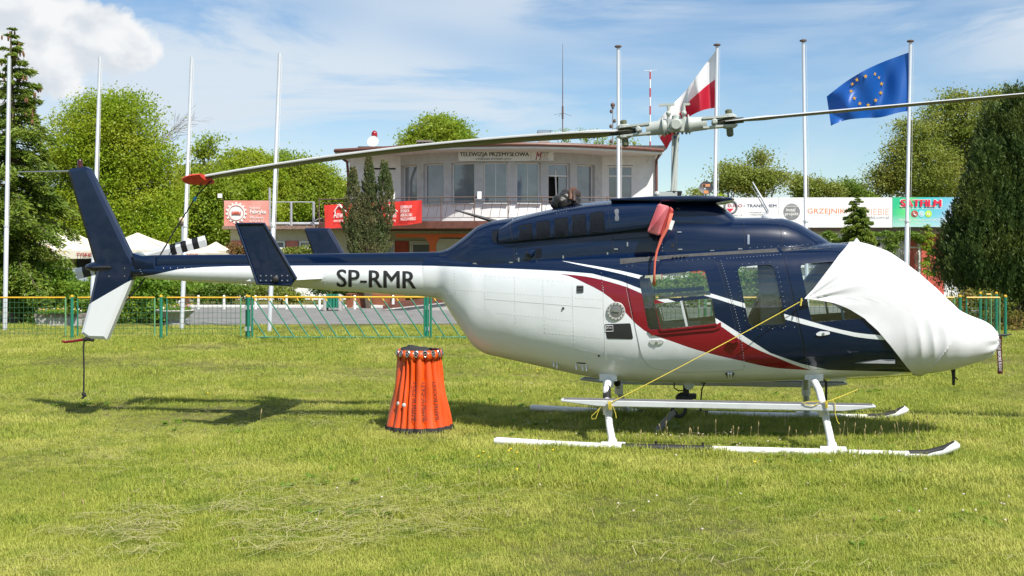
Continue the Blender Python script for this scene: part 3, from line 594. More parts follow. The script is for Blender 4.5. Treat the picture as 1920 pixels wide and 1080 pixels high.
# ground floor
mb = MB(); wall_px(mb, 640, 1240, 0, 2.98, 50.4); mb.build('ground_wall', CRM, club)
mb = MB(); panel_px(mb, 742, 438.5, 1000, 445, 47.2, .35, cb); mb.build('orange_beam', ORG, club)
mb = MB(); a = W(800, 445, 47.2) - cb; x1 = W(817, 0, 47.2).x - cb.x
mb.prism([(a.x - .1, a.y, a.z), (x1 + .15, a.y, a.z), (x1, a.y, a.z - .25), (x1 + .03, a.y, 0), (x1 - .24, a.y, 0), (x1 - .27, a.y, a.z - .25)], (0, .35, 0)); mb.build('orange_pillar', ORG, club)
for x0, x1 in ((741, 766), (625, 690), (850, 880)):
    mb = MB(); panel_px(mb, x0, 452, x1, 545, 50.33, .05, cb); mb.build('red_panel', REDP, club)
for x0, x1 in ((694, 740), (768, 808), (890, 960), (970, 1040)): flat_window(x0, 452, x1, 480, 50.25, (.12,), .82, PANE)
mb = MB(); panel_px(mb, 815, 448, 960, 485, 49.9, .1, cb); mb.build('white_panel', WHT, club)
# things on the clubhouse
def sign_thing(name, label, x0, y0, x1, y1, Y, m=SIGNW, t=.05, cat='sign', edge=None):
    b = W((x0 + x1) / 2, y1, Y); o = thing(name, label, cat, b); mb = MB(); panel_px(mb, x0, y0, x1, y1, Y, t, b); mb.build('board', m, o)
    return o
YS = 47.85
s = sign_thing('shop_sign', 'long white signboard with black lettering above the bowed windows', 859.5, 283.5, 995, 302, YS)
text_px('TELEWIZJA PRZEMYSŁOWA', INK, 862, 285.5, 992, 295.3, YS - .006, s); text_px('CYFROWE SYSTEMY CCTV', INK, 892, 296.3, 959, 300.2, YS - .006, s)
s = sign_thing('shop_sign', 'small white signboard with a red capital letter beside the long one', 995.6, 283.5, 1038, 301, YS)
text_px('M', mat('crimson_ink', (.3, .01, .03), .5), 1004, 285, 1013, 300, YS - .006, s, slant=3); text_px('AKRO', mat('ochre_ink', (.45, .3, .12), .5), 1013, 291, 1027, 296, YS - .006, s)
text_px('MONITORING', INK, 1014, 285, 1030, 287, YS - .006, s); text_px('VIA', INK, 1014, 288, 1029, 290, YS - .006, s); text_px('TEL. 54 231 60 75', INK, 1014, 297, 1028, 299.3, YS - .006, s)
# banner: one rippled sheet
bb = W(700, 425, 45.4); bn = thing('banner', 'red vinyl sponsor banner hung on the balcony railing', 'banner', bb); vs = []; fs = []
RB = mat('red_vinyl', (.62, .035, .025), .4, var=.08, scale=1.5, bump=.1, bscale=6); WI = mat('white_ink', (.74, .72, .70), .5)
def banner_pt(px, py):
    Y = 45.4 + .035 * math.sin(px * .13) + .02 * math.sin(px * .37 + py * .1) + (.05 * math.sin(px * .06 + 1)); return W(px, py, Y)
NXB, NYB = 70, 8
for j in range(NYB + 1):
    for i in range(NXB + 1):
        u = i / NXB; v = j / NYB; px = 608 + 183 * u + 1.5 * v * (1 - u); top = 384.5 - 9 * u; bot = 426.5 - 7.5 * u + 2.2 * math.sin(u * 9 + 1)
        vs.append(banner_pt(px, top + (bot - top) * v) - bb)
for j in range(NYB):
    for i in range(NXB): a = j * (NXB + 1) + i; fs.append((a, a + 1, a + NXB + 2, a + NXB + 1))
MB().add(vs, fs).build('sheet', RB, bn, True)
def banner_text(k, x0, y0, x1, y1): text_map(k, 'lettering', WI, lambda u, v: banner_pt(x0 + (x1 - x0) * u, y1 + (y0 - y1) * v - .045 * (x0 + (x1 - x0) * u - x0)) + Vector((0, -.07, 0)) - bb, bn, 2)
for k, (w, y) in {'GENERALNY': (22, 385.5), 'SPONSOR': (17, 393), 'AEROKLUBU': (22, 400.5), 'WŁOCŁAWSKIEGO': (29, 408)}.items(): banner_text(k, 751, y, 751 + w, y + 6)
for x in (626, 722):
    banner_text('Anwil', x, 396, x + 21, 409); banner_text('GRUPA', x, 412.5, x + 8, 416); banner_text('ORLEN', x + 9, 412, x + 20, 416.4)
mb = MB(); pts_ = [(627, 397), (633, 388), (637, 386), (643, 392), (650, 397)]
for dx in (0, 96): mb.tube([banner_pt(px + dx, py) + Vector((0, -.07, 0)) - bb for px, py in pts_], .02, 4); mb.tube([banner_pt(px + dx, py - 3) + Vector((0, -.07, 0)) - bb for px, py in pts_[1:4]], .02, 4)
mb.build('emblem', WI, bn)
# roof furniture
def dish(name, label, px, py, rpx, Y, m, rzpx=None, post=20):
    b = W(px, py + rpx + post, Y); o = thing(name, label, 'satellite dish', b); c = W(px, py, Y) - b; r = rpx / F * Y; k = (rzpx or rpx) / rpx
    mb = MB(); M = Vector((-.15, -1, .25)); mb.lathe([(0.01, .0), (r * .5, .04 * r), (r, .2 * r), (r, .24 * r), (r * .5, .1 * r), (.01, .05 * r)], c, 24, M); d = mb.build('dish', m, o, True)
    mb = MB(); mb.tube([(0, .12, 0), (0, .12, c.z)], .03, 8); mb.tube([(0, .12, c.z), c], .03, 6); mb.build('mast', RAIL, o)
    mb = MB(); e = c + Vector((-.1, -r * 1.0, -r * .2)); mb.tube([c + Vector((0, 0, -r * .9)), e], .012, 5); mb.tube([e, e + Vector((0, .1, .03))], .03, 8); mb.build('receiver', FRM, o)
    return o
dish('satellite_dish', 'white satellite dish at the left end of the clubhouse roof', 700, 266, 11, 52, FRM, post=14)
o = thing('beacon', 'red obstruction light above the white satellite dish', 'beacon', W(702, 262, 52.6)); r = .14
MB().lathe([(r, 0), (r, .28), (r * .8, .36), (r * .3, .42), (.005, .43)], (0, 0, .0), 12).build('lamp', mat('red_lens', (.25, .01, .015), .2), o, True); MB().lathe([(.17, -.06), (.17, 0), (.12, .02)], (0, 0, -.0), 12).build('base', RAIL, o)
MB().tube([(0, 0, -.7), (0, 0, -.06)], .03, 6).build('mast', RAIL, o)
def box_chimney(px, y0, y1, w, Y, label):
    b = W(px, y1, Y); o = thing('chimney', label, 'chimney', b); h = (y1 - y0) / F * Y; ww = w / F * Y
    mb = MB(); mb.box((0, 0, h * .2), (ww * .8, .6, h * .7)); 
    for sx in (-1, -.33, .33, 1): mb.box((sx * ww * .36, 0, h * .68), (.08, .6, h * .3))
    mb.build('stack', mat('chimney_render', (.32, .3, .27), .9), o); mb = MB(); mb.box((0, 0, h * .9), (ww, .8, h * .18)); mb.build('cap', mat('chimney_cap', (.2, .17, .15), .9), o); return o
box_chimney(797, 264, 284, 30, 54, 'low chimney with slotted sides near the round tree')
o = box_chimney(1020, 250, 270, 26, 54, 'chimney topped by a small wire cage on the roof centre'); mb = MB(); zt = .55
for sx in (-.3, .3):
    for sy in (-.3, .3): mb.tube([(sx, sy, .4), (sx, sy, .62)], .012, 4)
for a, b in (((-.3, -.3), (.3, -.3)), ((.3, -.3), (.3, .3)), ((.3, .3), (-.3, .3)), ((-.3, .3), (-.3, -.3))): mb.tube([(*a, .62), (*b, .62)], .012, 4)
mb.build('cage', RAIL, o)
def antenna(name, label, px, y0, y1, Y, r, segs=None, m=RAIL):
    b = W(px, y1, Y); o = thing(name, label, 'antenna', b); h = (y1 - y0) / F * Y
    if segs:
        for i in range(segs):
            mb = MB(); mb.tube([(0, 0, h * i / segs), (0, 0, h * (i + 1) / segs)], r, 8); mb.build('mast_section', mat('mast_red', (.45, .03, .03), .5) if i % 2 == 0 else FRM, o)
    else:
        mb = MB(); mb.tube([(0, 0, 0), (0, 0, h * .45), (0, 0, h)], [r, r * .8, r * .3], 6); mb.build('mast', m, o)
    return o
o = antenna('whip_antenna', 'thin whip antenna with crossed rods on the roof middle', 1055, 82, 262, 54, .03); mb = MB()
for a in range(4): mb.tube([(0, 0, 1.28), (math.cos(a * 1.57 + .4) * .45, math.sin(a * 1.57 + .4) * .45, 1.16)], .008, 4)
mb.tube([(0, 0, 1.0), (0, 0, 1.6)], .05, 6); mb.build('radial', RAIL, o)
o = antenna('pole_antenna', 'stout grey antenna pole hung with small devices behind a flagpole', 1149, 198, 285, 53, .05, None, mat('grey_galv', (.32, .32, .33), .5, .4)); mb = MB()
for z, x in ((.5, -.09), (.9, .1), (1.2, -.1), (1.45, .08), (1.9, -.08), (2.1, .0)): mb.ball((x, -.03, z), (.07, .07, .1), 8, 6)
mb.ball((0, 0, 2.2), .11, 10, 8); mb.tube([(0, 0, 1.1), (.55, 0, 1.1), (.6, 0, 1.25)], .012, 4); mb.build('device', RAIL, o)
o = antenna('striped_antenna', 'thin red and white banded antenna mast at the right roof end', 1219, 132, 282, 53, .035, 9); mb = MB()
for k in range(5): mb.tube([(-.18, 0, .95 + k * .07), (.18, 0, .95 + k * .07)], .008, 4)
mb.tube([(0, 0, 1.0), (.6, 0, 1.25)], .02, 5); mb.tube([(-.28, 0, 3.72), (.32, .1, 3.78)], .01, 4); mb.ball((0, 0, 3.7), .05, 6, 5); mb.build('aerial', FRM, o)
shrub('roof_shrub', 'self sown willow shoots growing on the clubhouse roof', 55, [(1060, 245, 5), (1086, 247, 6), (1113, 246, 6), (1040, 255, 5), (1100, 262, 9), (1125, 265, 9), (1170, 262, 10), (1190, 268, 7), (1060, 262, 8), (1150, 268, 8)], LM_MID, .1, 1100, base=1110)

# ------------------------------------------------------------------ hostel wing
hb = Vector((-9.5, 48.5, 0)); ho = thing('hostel_wing', 'low cream wing with red wall panels and a roof terrace', 'building', hb)
def hw_box(x0, x1, z0, z1, Y, t): a = (x0 - CX) / F * Y; b = (x1 - CX) / F * Y; return Vector(((a + b) / 2, Y + t / 2, (z0 + z1) / 2)) - hb, (b - a, t, z1 - z0)
MB().box(*hw_box(432, 655, 0, 3.0, 48.5, 8)).build('wall', CRM, ho); MB().box(*hw_box(417, 652, 3.0, 3.14, 47.9, 9)).build('roof', mat('wing_eave', (.22, .14, .11), .8, var=.25, scale=8), ho)
MB().box(*hw_box(440, 660, 0, 1.0, 48.42, .06)).build('plinth', WHT, ho)
for x0, x1 in ((433, 462), (536, 559)): mb = MB(); mb.box(*hw_box(x0, x1, .9, 2.52, 48.44, .05)); tag(mb.build('red_panel', mat('faded_red_panel', (.55, .19, .16), .85, var=.08), ho))
for x0, x1 in ((464, 534), (561, 618)): flat_window(x0, 452, x1, 486, 48.38, (.5,), .62, PANE, parent=ho, org=hb)
PIPE = mat('galvanised_pipe', (.45, .46, .48), .45, .5)
tf = thing('sign_frame', 'bare grey steel frame standing beside the pink sign', 'frame', W(545, 430, 48.2)); fb = tf.location.copy()
for pts in (((505.5, 352), (505.5, 430)), ((546, 379), (546, 430)), ((588, 379), (588, 430))): MB().tube([W(*p, 48.2) - fb for p in pts], .055, 6).build('upright', PIPE, tf)
MB().tube([W(505, 379, 48.2) - fb, W(590, 379, 48.2) - fb], .024, 6).build('crossbar', PIPE, tf); mb = MB(); mb.tube([W(507, 383, 48.3) - fb, W(521, 417, 49.5) - fb], .03, 5); mb.tube([W(590, 384, 48.3) - fb, W(603, 418, 49.5) - fb], .03, 5); mb.build('strut', RAIL, tf)
mb = MB(); mb.tube([W(505, 419.5, 49) - hb, W(610, 419.5, 49) - hb], .07, 8); mb.tube([W(530, 428, 48.2) - hb, W(545, 419, 48.6) - hb], .02, 5); mb.tube([W(585, 418, 48.2) - hb, W(596, 411, 48.2) - hb, W(604, 409, 48.2) - hb], .02, 5); mb.build('roof_pipe', PIPE, ho)
PNK = mat('faded_red_board', (.60, .17, .14), .6, var=.3, scale=1.1, col2=(.66, .36, .31)); s = sign_thing('hostel_sign', 'faded pink sign with a white cogwheel on the low wing roof', 420, 376, 504, 428, 48.0, PNK, .08)
mb = MB(); panel_px(mb, 420, 423.5, 504, 428.3, 47.98, .1, s.location); mb.build('bottom_strip', SIGNW, s)
mb = MB(); g = []; c = (443, 399)
for i in range(15):
    a0 = 2 * math.pi * i / 15
    for da, rr in ((-.10, 16.5), (-.075, 20), (.075, 20), (.10, 16.5)): g.append(W(c[0] + rr * math.sin(a0 + da), c[1] - rr * math.cos(a0 + da), 47.975) - s.location)
mb.prism(g, (0, .02, 0)); mb.build('cogwheel', SIGNW, s)
mb = MB(); mb.tube([W(c[0] + 14 * math.cos(i * .2618), c[1] + 14 * math.sin(i * .2618), 47.96) - s.location for i in range(25)], .016, 4); mb.build('ring', PNK, s)
mb = MB(); mb.bar(W(435.5, 403, 47.96) - s.location, W(435.5, 396, 47.96) - s.location, .04); mb.bar(W(450.5, 403, 47.96) - s.location, W(450.5, 397, 47.96) - s.location, .04); mb.bar(W(435.5, 401.5, 47.96) - s.location, W(450.5, 401.5, 47.96) - s.location, .04); mb.bar(W(438, 398.5, 47.96) - s.location, W(448, 398.5, 47.96) - s.location, .09); mb.build('bed_emblem', REDP, s)
for k, x0, y0, x1, y1 in (('hostel', 468, 386, 487, 392), ('Fabryka', 468.5, 393, 499, 402.5), ('Włocławek', 468, 405, 494, 410), ('ul. P.O.W 32', 468, 411.5, 494, 416.5)): text_px(k, WI, x0, y0, x1, y1, 47.975, s)
o = thing('floodlight', 'small white floodlight above the corner of the pink sign', 'floodlight', W(419, 376, 48)); c = W(412.5, 367, 48) - o.location; MB().box(c, (.17, .12, .18)).build('lamp', FRM, o); MB().tube([(0, 0, 0), c], .015, 5).build('bracket', RAIL, o)
o = thing('street_lamp', 'globe street lamp on a thin post behind the flagpole', 'street lamp', Vector(((342 - CX) / F * 41, 41, 0))); z = W(0, 413, 41).z
MB().tube([(0, 0, 0), (0, 0, z - .1)], .045, 8).build('post', PIPE, o); MB().ball((0, 0, z), .13, 16, 10).build('globe', mat('opal_globe', (.62, .5, .3), .25), o, True); MB().lathe([(.07, z - .2), (.1, z - .12), (.06, z - .08)], (0, 0, 0), 12).build('collar', RAIL, o)

# ------------------------------------------------------------------ billboards and the building beneath
rb = Vector((13, 52, 0)); ro = thing('annex_building', 'low white building under the row of billboards', 'building', rb)
def rbx(x0, x1, z0, z1, Y, t): a = (x0 - CX) / F * Y; b = (x1 - CX) / F * Y; return Vector(((a + b) / 2, Y + t / 2, (z0 + z1) / 2)) - rb, (b - a, t, z1 - z0)
MB().box(*rbx(1232, 1830, 0, 3.0, 52, 8)).build('wall', WHT, ro); MB().box(*rbx(1228, 1835, 3.0, 3.16, 51.5, 9)).build('roof', mat('annex_eave', (.2, .13, .10), .7), ro)
for x0, x1, z0, z1 in ((1200, 1242, .1, 2.3), (1296, 1330, .1, 2.3), (1706, 1722, .5, 2.95), (1728, 1770, .1, 2.9)): mb = MB(); mb.box(*rbx(x0, x1, z0, z1, 51.94, .07)); mb.build('red_panel', REDP, ro)
for x0, y0, x1, y1 in ((1629, 447, 1654, 465), (1500, 455, 1540, 500), (1400, 455, 1450, 500), (1250, 450, 1290, 500)): flat_window(x0, y0, x1, y1, 51.9, (.5,), None, PANED, parent=ro, org=rb)
f = flat_window(1684, 440, 1724, 560, 51.9, (.5,), .8, PANE, 'glazed_door', ro, rb, False)
YB = 51.3
s1 = sign_thing('billboard', 'white billboard with navy lettering nearest the rotor mast', 1236, 370.5, 1459, 427, YB, mat('billboard_white', (.74, .74, .74), .5, var=.03), .08)
REDI = mat('maroon_ink', (.35, .03, .06), .5); NVI = mat('navy_ink', (.015, .03, .1), .5); GRI = mat('grey_ink', (.2, .2, .21), .5); ORI = mat('orange_ink', (.72, .2, .06), .5); PAO = mat('pale_orange_ink', (.72, .38, .27), .5)
text_px('EURO', REDI, 1364.5, 383, 1392, 388.6, YB - .006, s1); text_px('-', NVI, 1394, 385.5, 1397.5, 386.7, YB - .006, s1); text_px('TRANSCHEM', NVI, 1400, 383, 1456, 388.6, YB - .006, s1)
text_px('-TRANSPORT KRAJOWY', GRI, 1404, 397, 1452, 400.6, YB - .006, s1); text_px('I MIĘDZYNARODOWY', GRI, 1407, 401, 1448, 405, YB - .006, s1); text_px('Włocławska 12', GRI, 1352, 402, 1392, 405, YB - .006, s1); text_px('Osiek', GRI, 1378, 406.5, 1389, 410, YB - .006, s1)
mb = MB(); mb.tube([W(1370 + 11.5 * math.cos(i * .2618), 388 + 12 * math.sin(i * .2618), YB - .01) - s1.location for i in range(25)], .05, 4); mb.build('logo_ring', GRI, s1)
mb = MB(); mb.prism([W(px, py, YB - .012) - s1.location for px, py in ((1362, 391), (1376, 391), (1369, 398))], (0, .01, 0)); mb.build('logo_triangle', mat('red_ink', (.6, .02, .05), .5), s1)
s2 = sign_thing('billboard', 'white billboard with orange lettering and a round grey logo', 1459.6, 370.2, 1673, 426.5, YB, MATS['billboard_white'], .08)
mb = MB(); disc_px(mb, 1484.5, 397, 15.5, YB - .01, .008, 28, s2.location); mb.build('logo_disc', GRI, s2)
text_px('instal', WI, 1474, 390, 1491, 396.5, YB - .016, s2); text_px('projekt', WI, 1471.5, 398, 1497, 405.5, YB - .016, s2)
mb = MB(); panel_px(mb, 1473, 387.2, 1496, 387.9, YB - .016, .004, s2.location); panel_px(mb, 1476, 384.4, 1493, 385, YB - .016, .004, s2.location); mb.build('logo_line', WI, s2)
text_px('GRZEJNIKI', ORI, 1514, 391, 1588, 403, YB - .006, s2); text_px('DLA', PAO, 1592, 391, 1617, 403, YB - .006, s2); text_px('CIEBIE', PAO, 1621, 391, 1667, 403, YB - .006, s2); text_px('instalprojekt', GRI, 1590, 404.8, 1641, 411.5, YB - .006, s2); text_px('.com.pl', GRI, 1641.5, 405, 1667, 411.5, YB - .006, s2)
def grad_board():
    m = bpy.data.materials.new('gradient_print'); m.use_nodes = True; nt = m.node_tree; N = nt.nodes; K = nt.links; b = N['Principled BSDF']; b.inputs['Roughness'].default_value = .5
    tc = N.new('ShaderNodeTexCoord'); sp = N.new('ShaderNodeSeparateXYZ'); K.new(tc.outputs['Generated'], sp.inputs[0]); w = N.new('ShaderNodeTexNoise'); w.inputs['Scale'].default_value = 1.6; w.inputs['Detail'].default_value = 0; K.new(tc.outputs['Generated'], w.inputs[0])
    def mt(op, a, c):
        n = N.new('ShaderNodeMath'); n.operation = op
        for i, v in enumerate((a, c)):
            if isinstance(v, float): n.inputs[i].default_value = v
            else: K.new(v, n.inputs[i])
        return n.outputs[0]
    f = mt('ADD', mt('MULTIPLY', sp.outputs[0], .9), mt('MULTIPLY', mt('SUBTRACT', w.outputs[0], .5), .5)); r = N.new('ShaderNodeValToRGB'); K.new(f, r.inputs[0]); e = r.color_ramp.elements
    e[0].position = 0; e[0].color = (.02, .45, .22, 1); e[1].position = 1; e[1].color = (.08, .12, .45, 1)
    for p, c in ((.22, (.10, .58, .18, 1)), (.4, (.03, .5, .5, 1)), (.62, (.15, .45, .6, 1)), (.8, (.5, .45, .6, 1))): q = e.new(p); q.color = c
    r2 = N.new('ShaderNodeMix'); r2.data_type = 'RGBA'; mr = N.new('ShaderNodeMapRange'); mr.inputs[1].default_value = .55; mr.inputs[2].default_value = 0; K.new(mt('ADD', sp.outputs[2], mt('MULTIPLY', w.outputs[0], .2)), mr.inputs[0]); K.new(mr.outputs[0], r2.inputs['Factor']); K.new(r.outputs[0], r2.inputs['A']); r2.inputs['B'].default_value = (.42, .6, .62, 1); K.new(r2.outputs['Result'], b.inputs['Base Color']); return m
s3 = sign_thing('billboard', 'green and blue billboard with red lettering by the dark conifer', 1673.6, 370, 1800, 425.5, YB, grad_board(), .08)
RSF = mat('signal_red_ink', (.65, .01, .05), .45)
text_px('SATFILM', WI, 1687.2, 373.4, 1766.8, 388.2, YB - .006, s3); text_px('SATFILM', RSF, 1688.5, 374.2, 1765.5, 387.4, YB - .05, s3); text_px('TELEWIZJA KABLOWA', WI, 1689, 389.4, 1766, 392.8, YB - .006, s3); text_px('Włocławek, ul. Hutnicza 20, tel. 54 2306 200', WI, 1685, 409.8, 1763, 414.8, YB - .006, s3); text_px('www.satfilm.pl', WI, 1715, 417, 1742, 420.6, YB - .006, s3)
for px, c in ((1715, (.4, .08, .06)), (1728, (.3, .62, .72)), (1741, (.45, .65, .05))): mb = MB(); disc_px(mb, px, 400.7, 6.4, YB - .012, .01, 20, s3.location); mb.build('logo_disc', mat('disc_%d' % px, c, .4), s3)
text_px('@', WI, 1724.5, 397, 1731.5, 404.4, YB - .02, s3); text_px('tv', WI, 1737.5, 398, 1744.5, 403.6, YB - .02, s3)
mb = MB(); mb.tube([W(px, py, YB - .02) - s3.location for px, py in ((1712.5, 398), (1713.5, 402.5), (1717.5, 404))], .03, 5); mb.build('telephone_emblem', WI, s3)
o = dish('satellite_dish', 'dark grey satellite dish with orange labels beside the flagpole', 1324, 353, 13, 51, mat('dish_grey', (.045, .048, .052), .5), post=8)
c = W(1324, 347.5, 50.5) - o.location; MB().box(c, (.34, .02, .12)).build('label', mat('orange_label', (.6, .25, .1), .5), o); MB().box(c + Vector((-.09, -.02, 0)), (.1, .02, .09)).build('label_mark', INK, o); MB().box(W(1324, 360, 50.5) - o.location, (.2, .02, .13)).build('label', MATS['orange_label'], o)
# ------------------------------------------------------------------ parasols, car, planters, bin, bollards
CAN = mat('canvas', (.68, .64, .53), .9, var=.05); WOODP = mat('parasol_wood', (.5, .42, .28), .7); TYR = mat('maroon_print', (.32, .02, .02), .6)
def parasol(label, px, y_top, x0, x1, y_edge, y_val, Y, text=None):
    b = Vector(((px - CX) / F * Y, Y, 0)); o = thing('parasol', label, 'parasol', b, 0, 'cafe parasols behind the tail'); a = W(px, y_top, Y) - b; hx0 = (x0 - px) / F * Y; hx1 = (x1 - px) / F * Y; d = (hx1 - hx0) / 2; ze = W(0, y_edge, Y).z; zv = W(0, y_val, Y).z
    cs = [Vector((hx0, -d, ze)), Vector((hx1, -d, ze)), Vector((hx1, d, ze)), Vector((hx0, d, ze))]; mb = MB()
    for i in range(4):
        p, q = cs[i], cs[(i + 1) % 4]; n = 6
        for k in range(n):
            for r in range(4):
                f = lambda s, t: a.lerp(p.lerp(q, s), t) + Vector((0, 0, -.10 * math.sin(math.pi * t) * (1 - .5 * abs(2 * s - 1))))
                mb.add([f(k / n, r / 4), f((k + 1) / n, r / 4), f((k + 1) / n, (r + 1) / 4), f(k / n, (r + 1) / 4)], [(0, 1, 2, 3)])
    mb.build('canopy', CAN, o); mb = MB()
    for i in range(4):
        p, q = cs[i], cs[(i + 1) % 4]; n = 8
        for k in range(n):
            g = lambda s: p.lerp(q, s); mb.add([g(k / n), g((k + 1) / n), g((k + 1) / n) + Vector((0, .02, zv - ze)), g(k / n) + Vector((0, .02, zv - ze))], [(0, 1, 2, 3)])
    mb.build('valance', CAN, o); MB().tube([(0, 0, 0), (0, 0, a.z)], .045, 8).build('pole', WOODP, o); MB().box((0, 0, .06), (.9, .9, .12)).build('base', mat('concrete', (.36, .35, .33), .9, var=.15, scale=8, bump=.2), o)
    mb = MB()
    for c in cs: mb.bar(a + Vector((0, 0, -.08)), c + Vector((0, 0, -.02)), .03)
    tag(mb.build('rib', WOODP, o))
    if text: text_px('TYSKIE', TYR, *text, Y - d - .03, o)
    return o
parasol('cream cafe parasol left of the tail fin', 125, 428, 62, 196, 470, 485, 44, (143, 474, 172, 481))
parasol('cream cafe parasol right of the tail fin', 258, 436, 190, 336, 469, 484, 45, (247, 474, 276, 481))
parasol('cream cafe parasol behind the striped tail rotor blade', 352, 446, 300, 402, 474, 488, 47, (346, 476, 371, 482))
parasol('cream cafe parasol right end by the low wing', 405, 453, 372, 434, 470, 482, 52)
o = thing('cafe_hut', 'small wooden cafe hut with red seats under the left parasol', 'hut', Vector((-16.2, 46, 0)))
for x in (-1.6, -.6, .4, 1.4): MB().box((x, 0, 1.0), (.1, .1, 2.0)).build('post', WOODP, o)
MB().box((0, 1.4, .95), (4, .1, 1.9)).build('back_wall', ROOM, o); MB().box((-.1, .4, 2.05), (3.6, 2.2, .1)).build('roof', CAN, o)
for x in (-1.1, -.1, .9): MB().box((x, .5, .5), (.5, .5, 1.0)).build('red_seat', mat('red_plastic', (.55, .02, .02), .5), o)
def car(label, loc, rz, paint):
    o = thing('car', label, 'car', loc, rz); pf = [(-2.1, .35), (2.15, .35), (2.2, .6), (2.1, .82), (1.15, .98), (.45, 1.42), (-.9, 1.46), (-1.75, 1.05), (-2.15, .98), (-2.2, .6)]
    mb = MB(); mb.prism([(x, -.85, z) for x, z in pf], (0, 1.7, 0), .06); mb.build('body', paint, o, True, 50)
    for sy in (-1, 1):
        mb = MB(); mb.prism([(x, sy * .858, z) for x, z in ((.95, 1.0), (.4, 1.36), (-.85, 1.4), (-1.55, 1.05))], (0, sy * .006, 0)); mb.build('side_window', PANED, o)
    mb = MB(); mb.prism([(1.13, -.72, 1.0), (1.13, .72, 1.0), (.5, .64, 1.4), (.5, -.64, 1.4)], (.02, 0, .03)); mb.build('windscreen', PANE, o)
    mb = MB(); mb.prism([(-1.72, -.7, 1.08), (-1.72, .7, 1.08), (-.98, .62, 1.43), (-.98, -.62, 1.43)], (-.02, 0, .03)); mb.build('rear_window', PANE, o)
    for sx in (-1.3, 1.35):
        for sy in (-1, 1):
            w = MB().lathe([(.2, -.1), (.31, -.1), (.33, -.06), (.33, .06), (.31, .1), (.2, .1)], (sx, sy * .78, .33), 20, (0, 1, 0)).build('wheel', mat('tyre', (.02, .02, .02), .9), o, True); MB().lathe([(.21, -.09), (.21, .09)], (sx, sy * .785, .33), 14, (0, 1, 0)).build('rim', PIPE, w)
    for sy in (-1, 1): MB().box((2.13, sy * .62, .72), (.1, .3, .13)).build('headlight', FRM, o)
    return o
car('dark blue car parked behind the hedge at far left', Vector((-14.6, 37.5, 0)), R(-25), mat('blue_car_paint', (.01, .03, .09), .25, coat=1))
FLW = {k: leaf_mat('petal_' + k, c, c, c, .3) for k, c in (('yellow', (.75, .5, .02)), ('pink', (.7, .3, .4)), ('white', (.75, .72, .7)), ('red', (.55, .02, .03)))}
def bedding(o, cs, rx, ry, z, n=120):
    P = np.stack([RNG.uniform(-rx, rx, n * 3), RNG.uniform(-ry, ry, n * 3), z + RNG.uniform(0, .10, n * 3)], 1); V, Q = leaf_quads(P, .09); tag(mesh_np('bedding_leaves', V, Q, LM_HEDGE, o), kind='stuff')
    for c in cs:
        P = np.stack([RNG.uniform(-rx, rx, n // 3), RNG.uniform(-ry, ry, n // 3), z + .07 + RNG.uniform(0, .08, n // 3)], 1); V, Q = leaf_quads(P, .06); tag(mesh_np('blossom', V, Q, FLW[c], o), kind='stuff')
CON = MATS['concrete']
o = thing('flower_trough', 'long concrete trough with yellow and white flowers behind the fence', 'planter', G(110, 612)); Y = o.location.y; hw = 45 / F * Y
mb = MB(); mb.prism([(-hw * .93, 0, 0), (hw * .93, 0, 0), (hw, 0, .17), (hw, 0, .30), (-hw, 0, .30), (-hw, 0, .17)], (0, .5, 0), .015); mb.build('trough', CON, o); mb = MB(); mb.box((0, .25, .28), (hw * 2.02, .54, .09)); mb.build('rim', mat('dark_stone', (.2, .17, .15), .9, var=.2, scale=10), o)
n0 = len(o.children); bedding(o, ('yellow', 'white'), hw * .9, .18, .33)
o = thing('stone_bowl', 'wide stone flower bowl on a foot near the thin flagpole', 'planter', G(322, 612) + Vector((0, .3, 0))); mb = MB()
mb.lathe([(.28, 0), (.3, .06), (.22, .12), (.25, .16), (.44, .33), (.52, .40), (.50, .42), (.42, .40), (.1, .38)], (0, 0, 0), 24); mb.build('bowl', CON, o, True); bedding(o, ('pink', 'white', 'yellow'), .36, .36, .40, 90)
o = thing('meter_cabinet', 'white metal cabinet standing behind the stone bowl', 'cabinet', G(334, 592)); Y = o.location.y; MB().box((0, 0, .32), (.52, .3, .64)).build('case', FRM, o); MB().box((.27, 0, .32), (.06, .32, .66)).build('side', BRN, o); MB().box((-.1, -.155, .34), (.28, .01, .5)).build('door', SIGNW, o)
o = thing('litter_bin', 'green slatted litter bin between two concrete cheeks', 'litter bin', G(624, 583)); k = o.location.y / F
GRN = mat('green_paint', (.012, .17, .105), .45, var=.12, scale=10); GRD = mat('dark_green_paint', (.01, .08, .045), .5)
for sx in (-1, 1): mb = MB(); mb.prism([(sx * 14 * k - .05, -.15, 0), (sx * 14 * k + .05, -.15, 0), (sx * 14 * k + .05, -.15, .5), (sx * 14 * k - .05, -.15, .56)], (0, .5, 0), .02); mb.build('cheek', CON, o)
for i in range(4): mb = MB(); mb.box((-9 * k + i * 6 * k, -.1, .34), (4.8 * k, .04, .46)); mb.build('slat', GRN, o)
MB().box((0, .08, .33), (.38, .32, .42)).build('liner', ROOM, o)
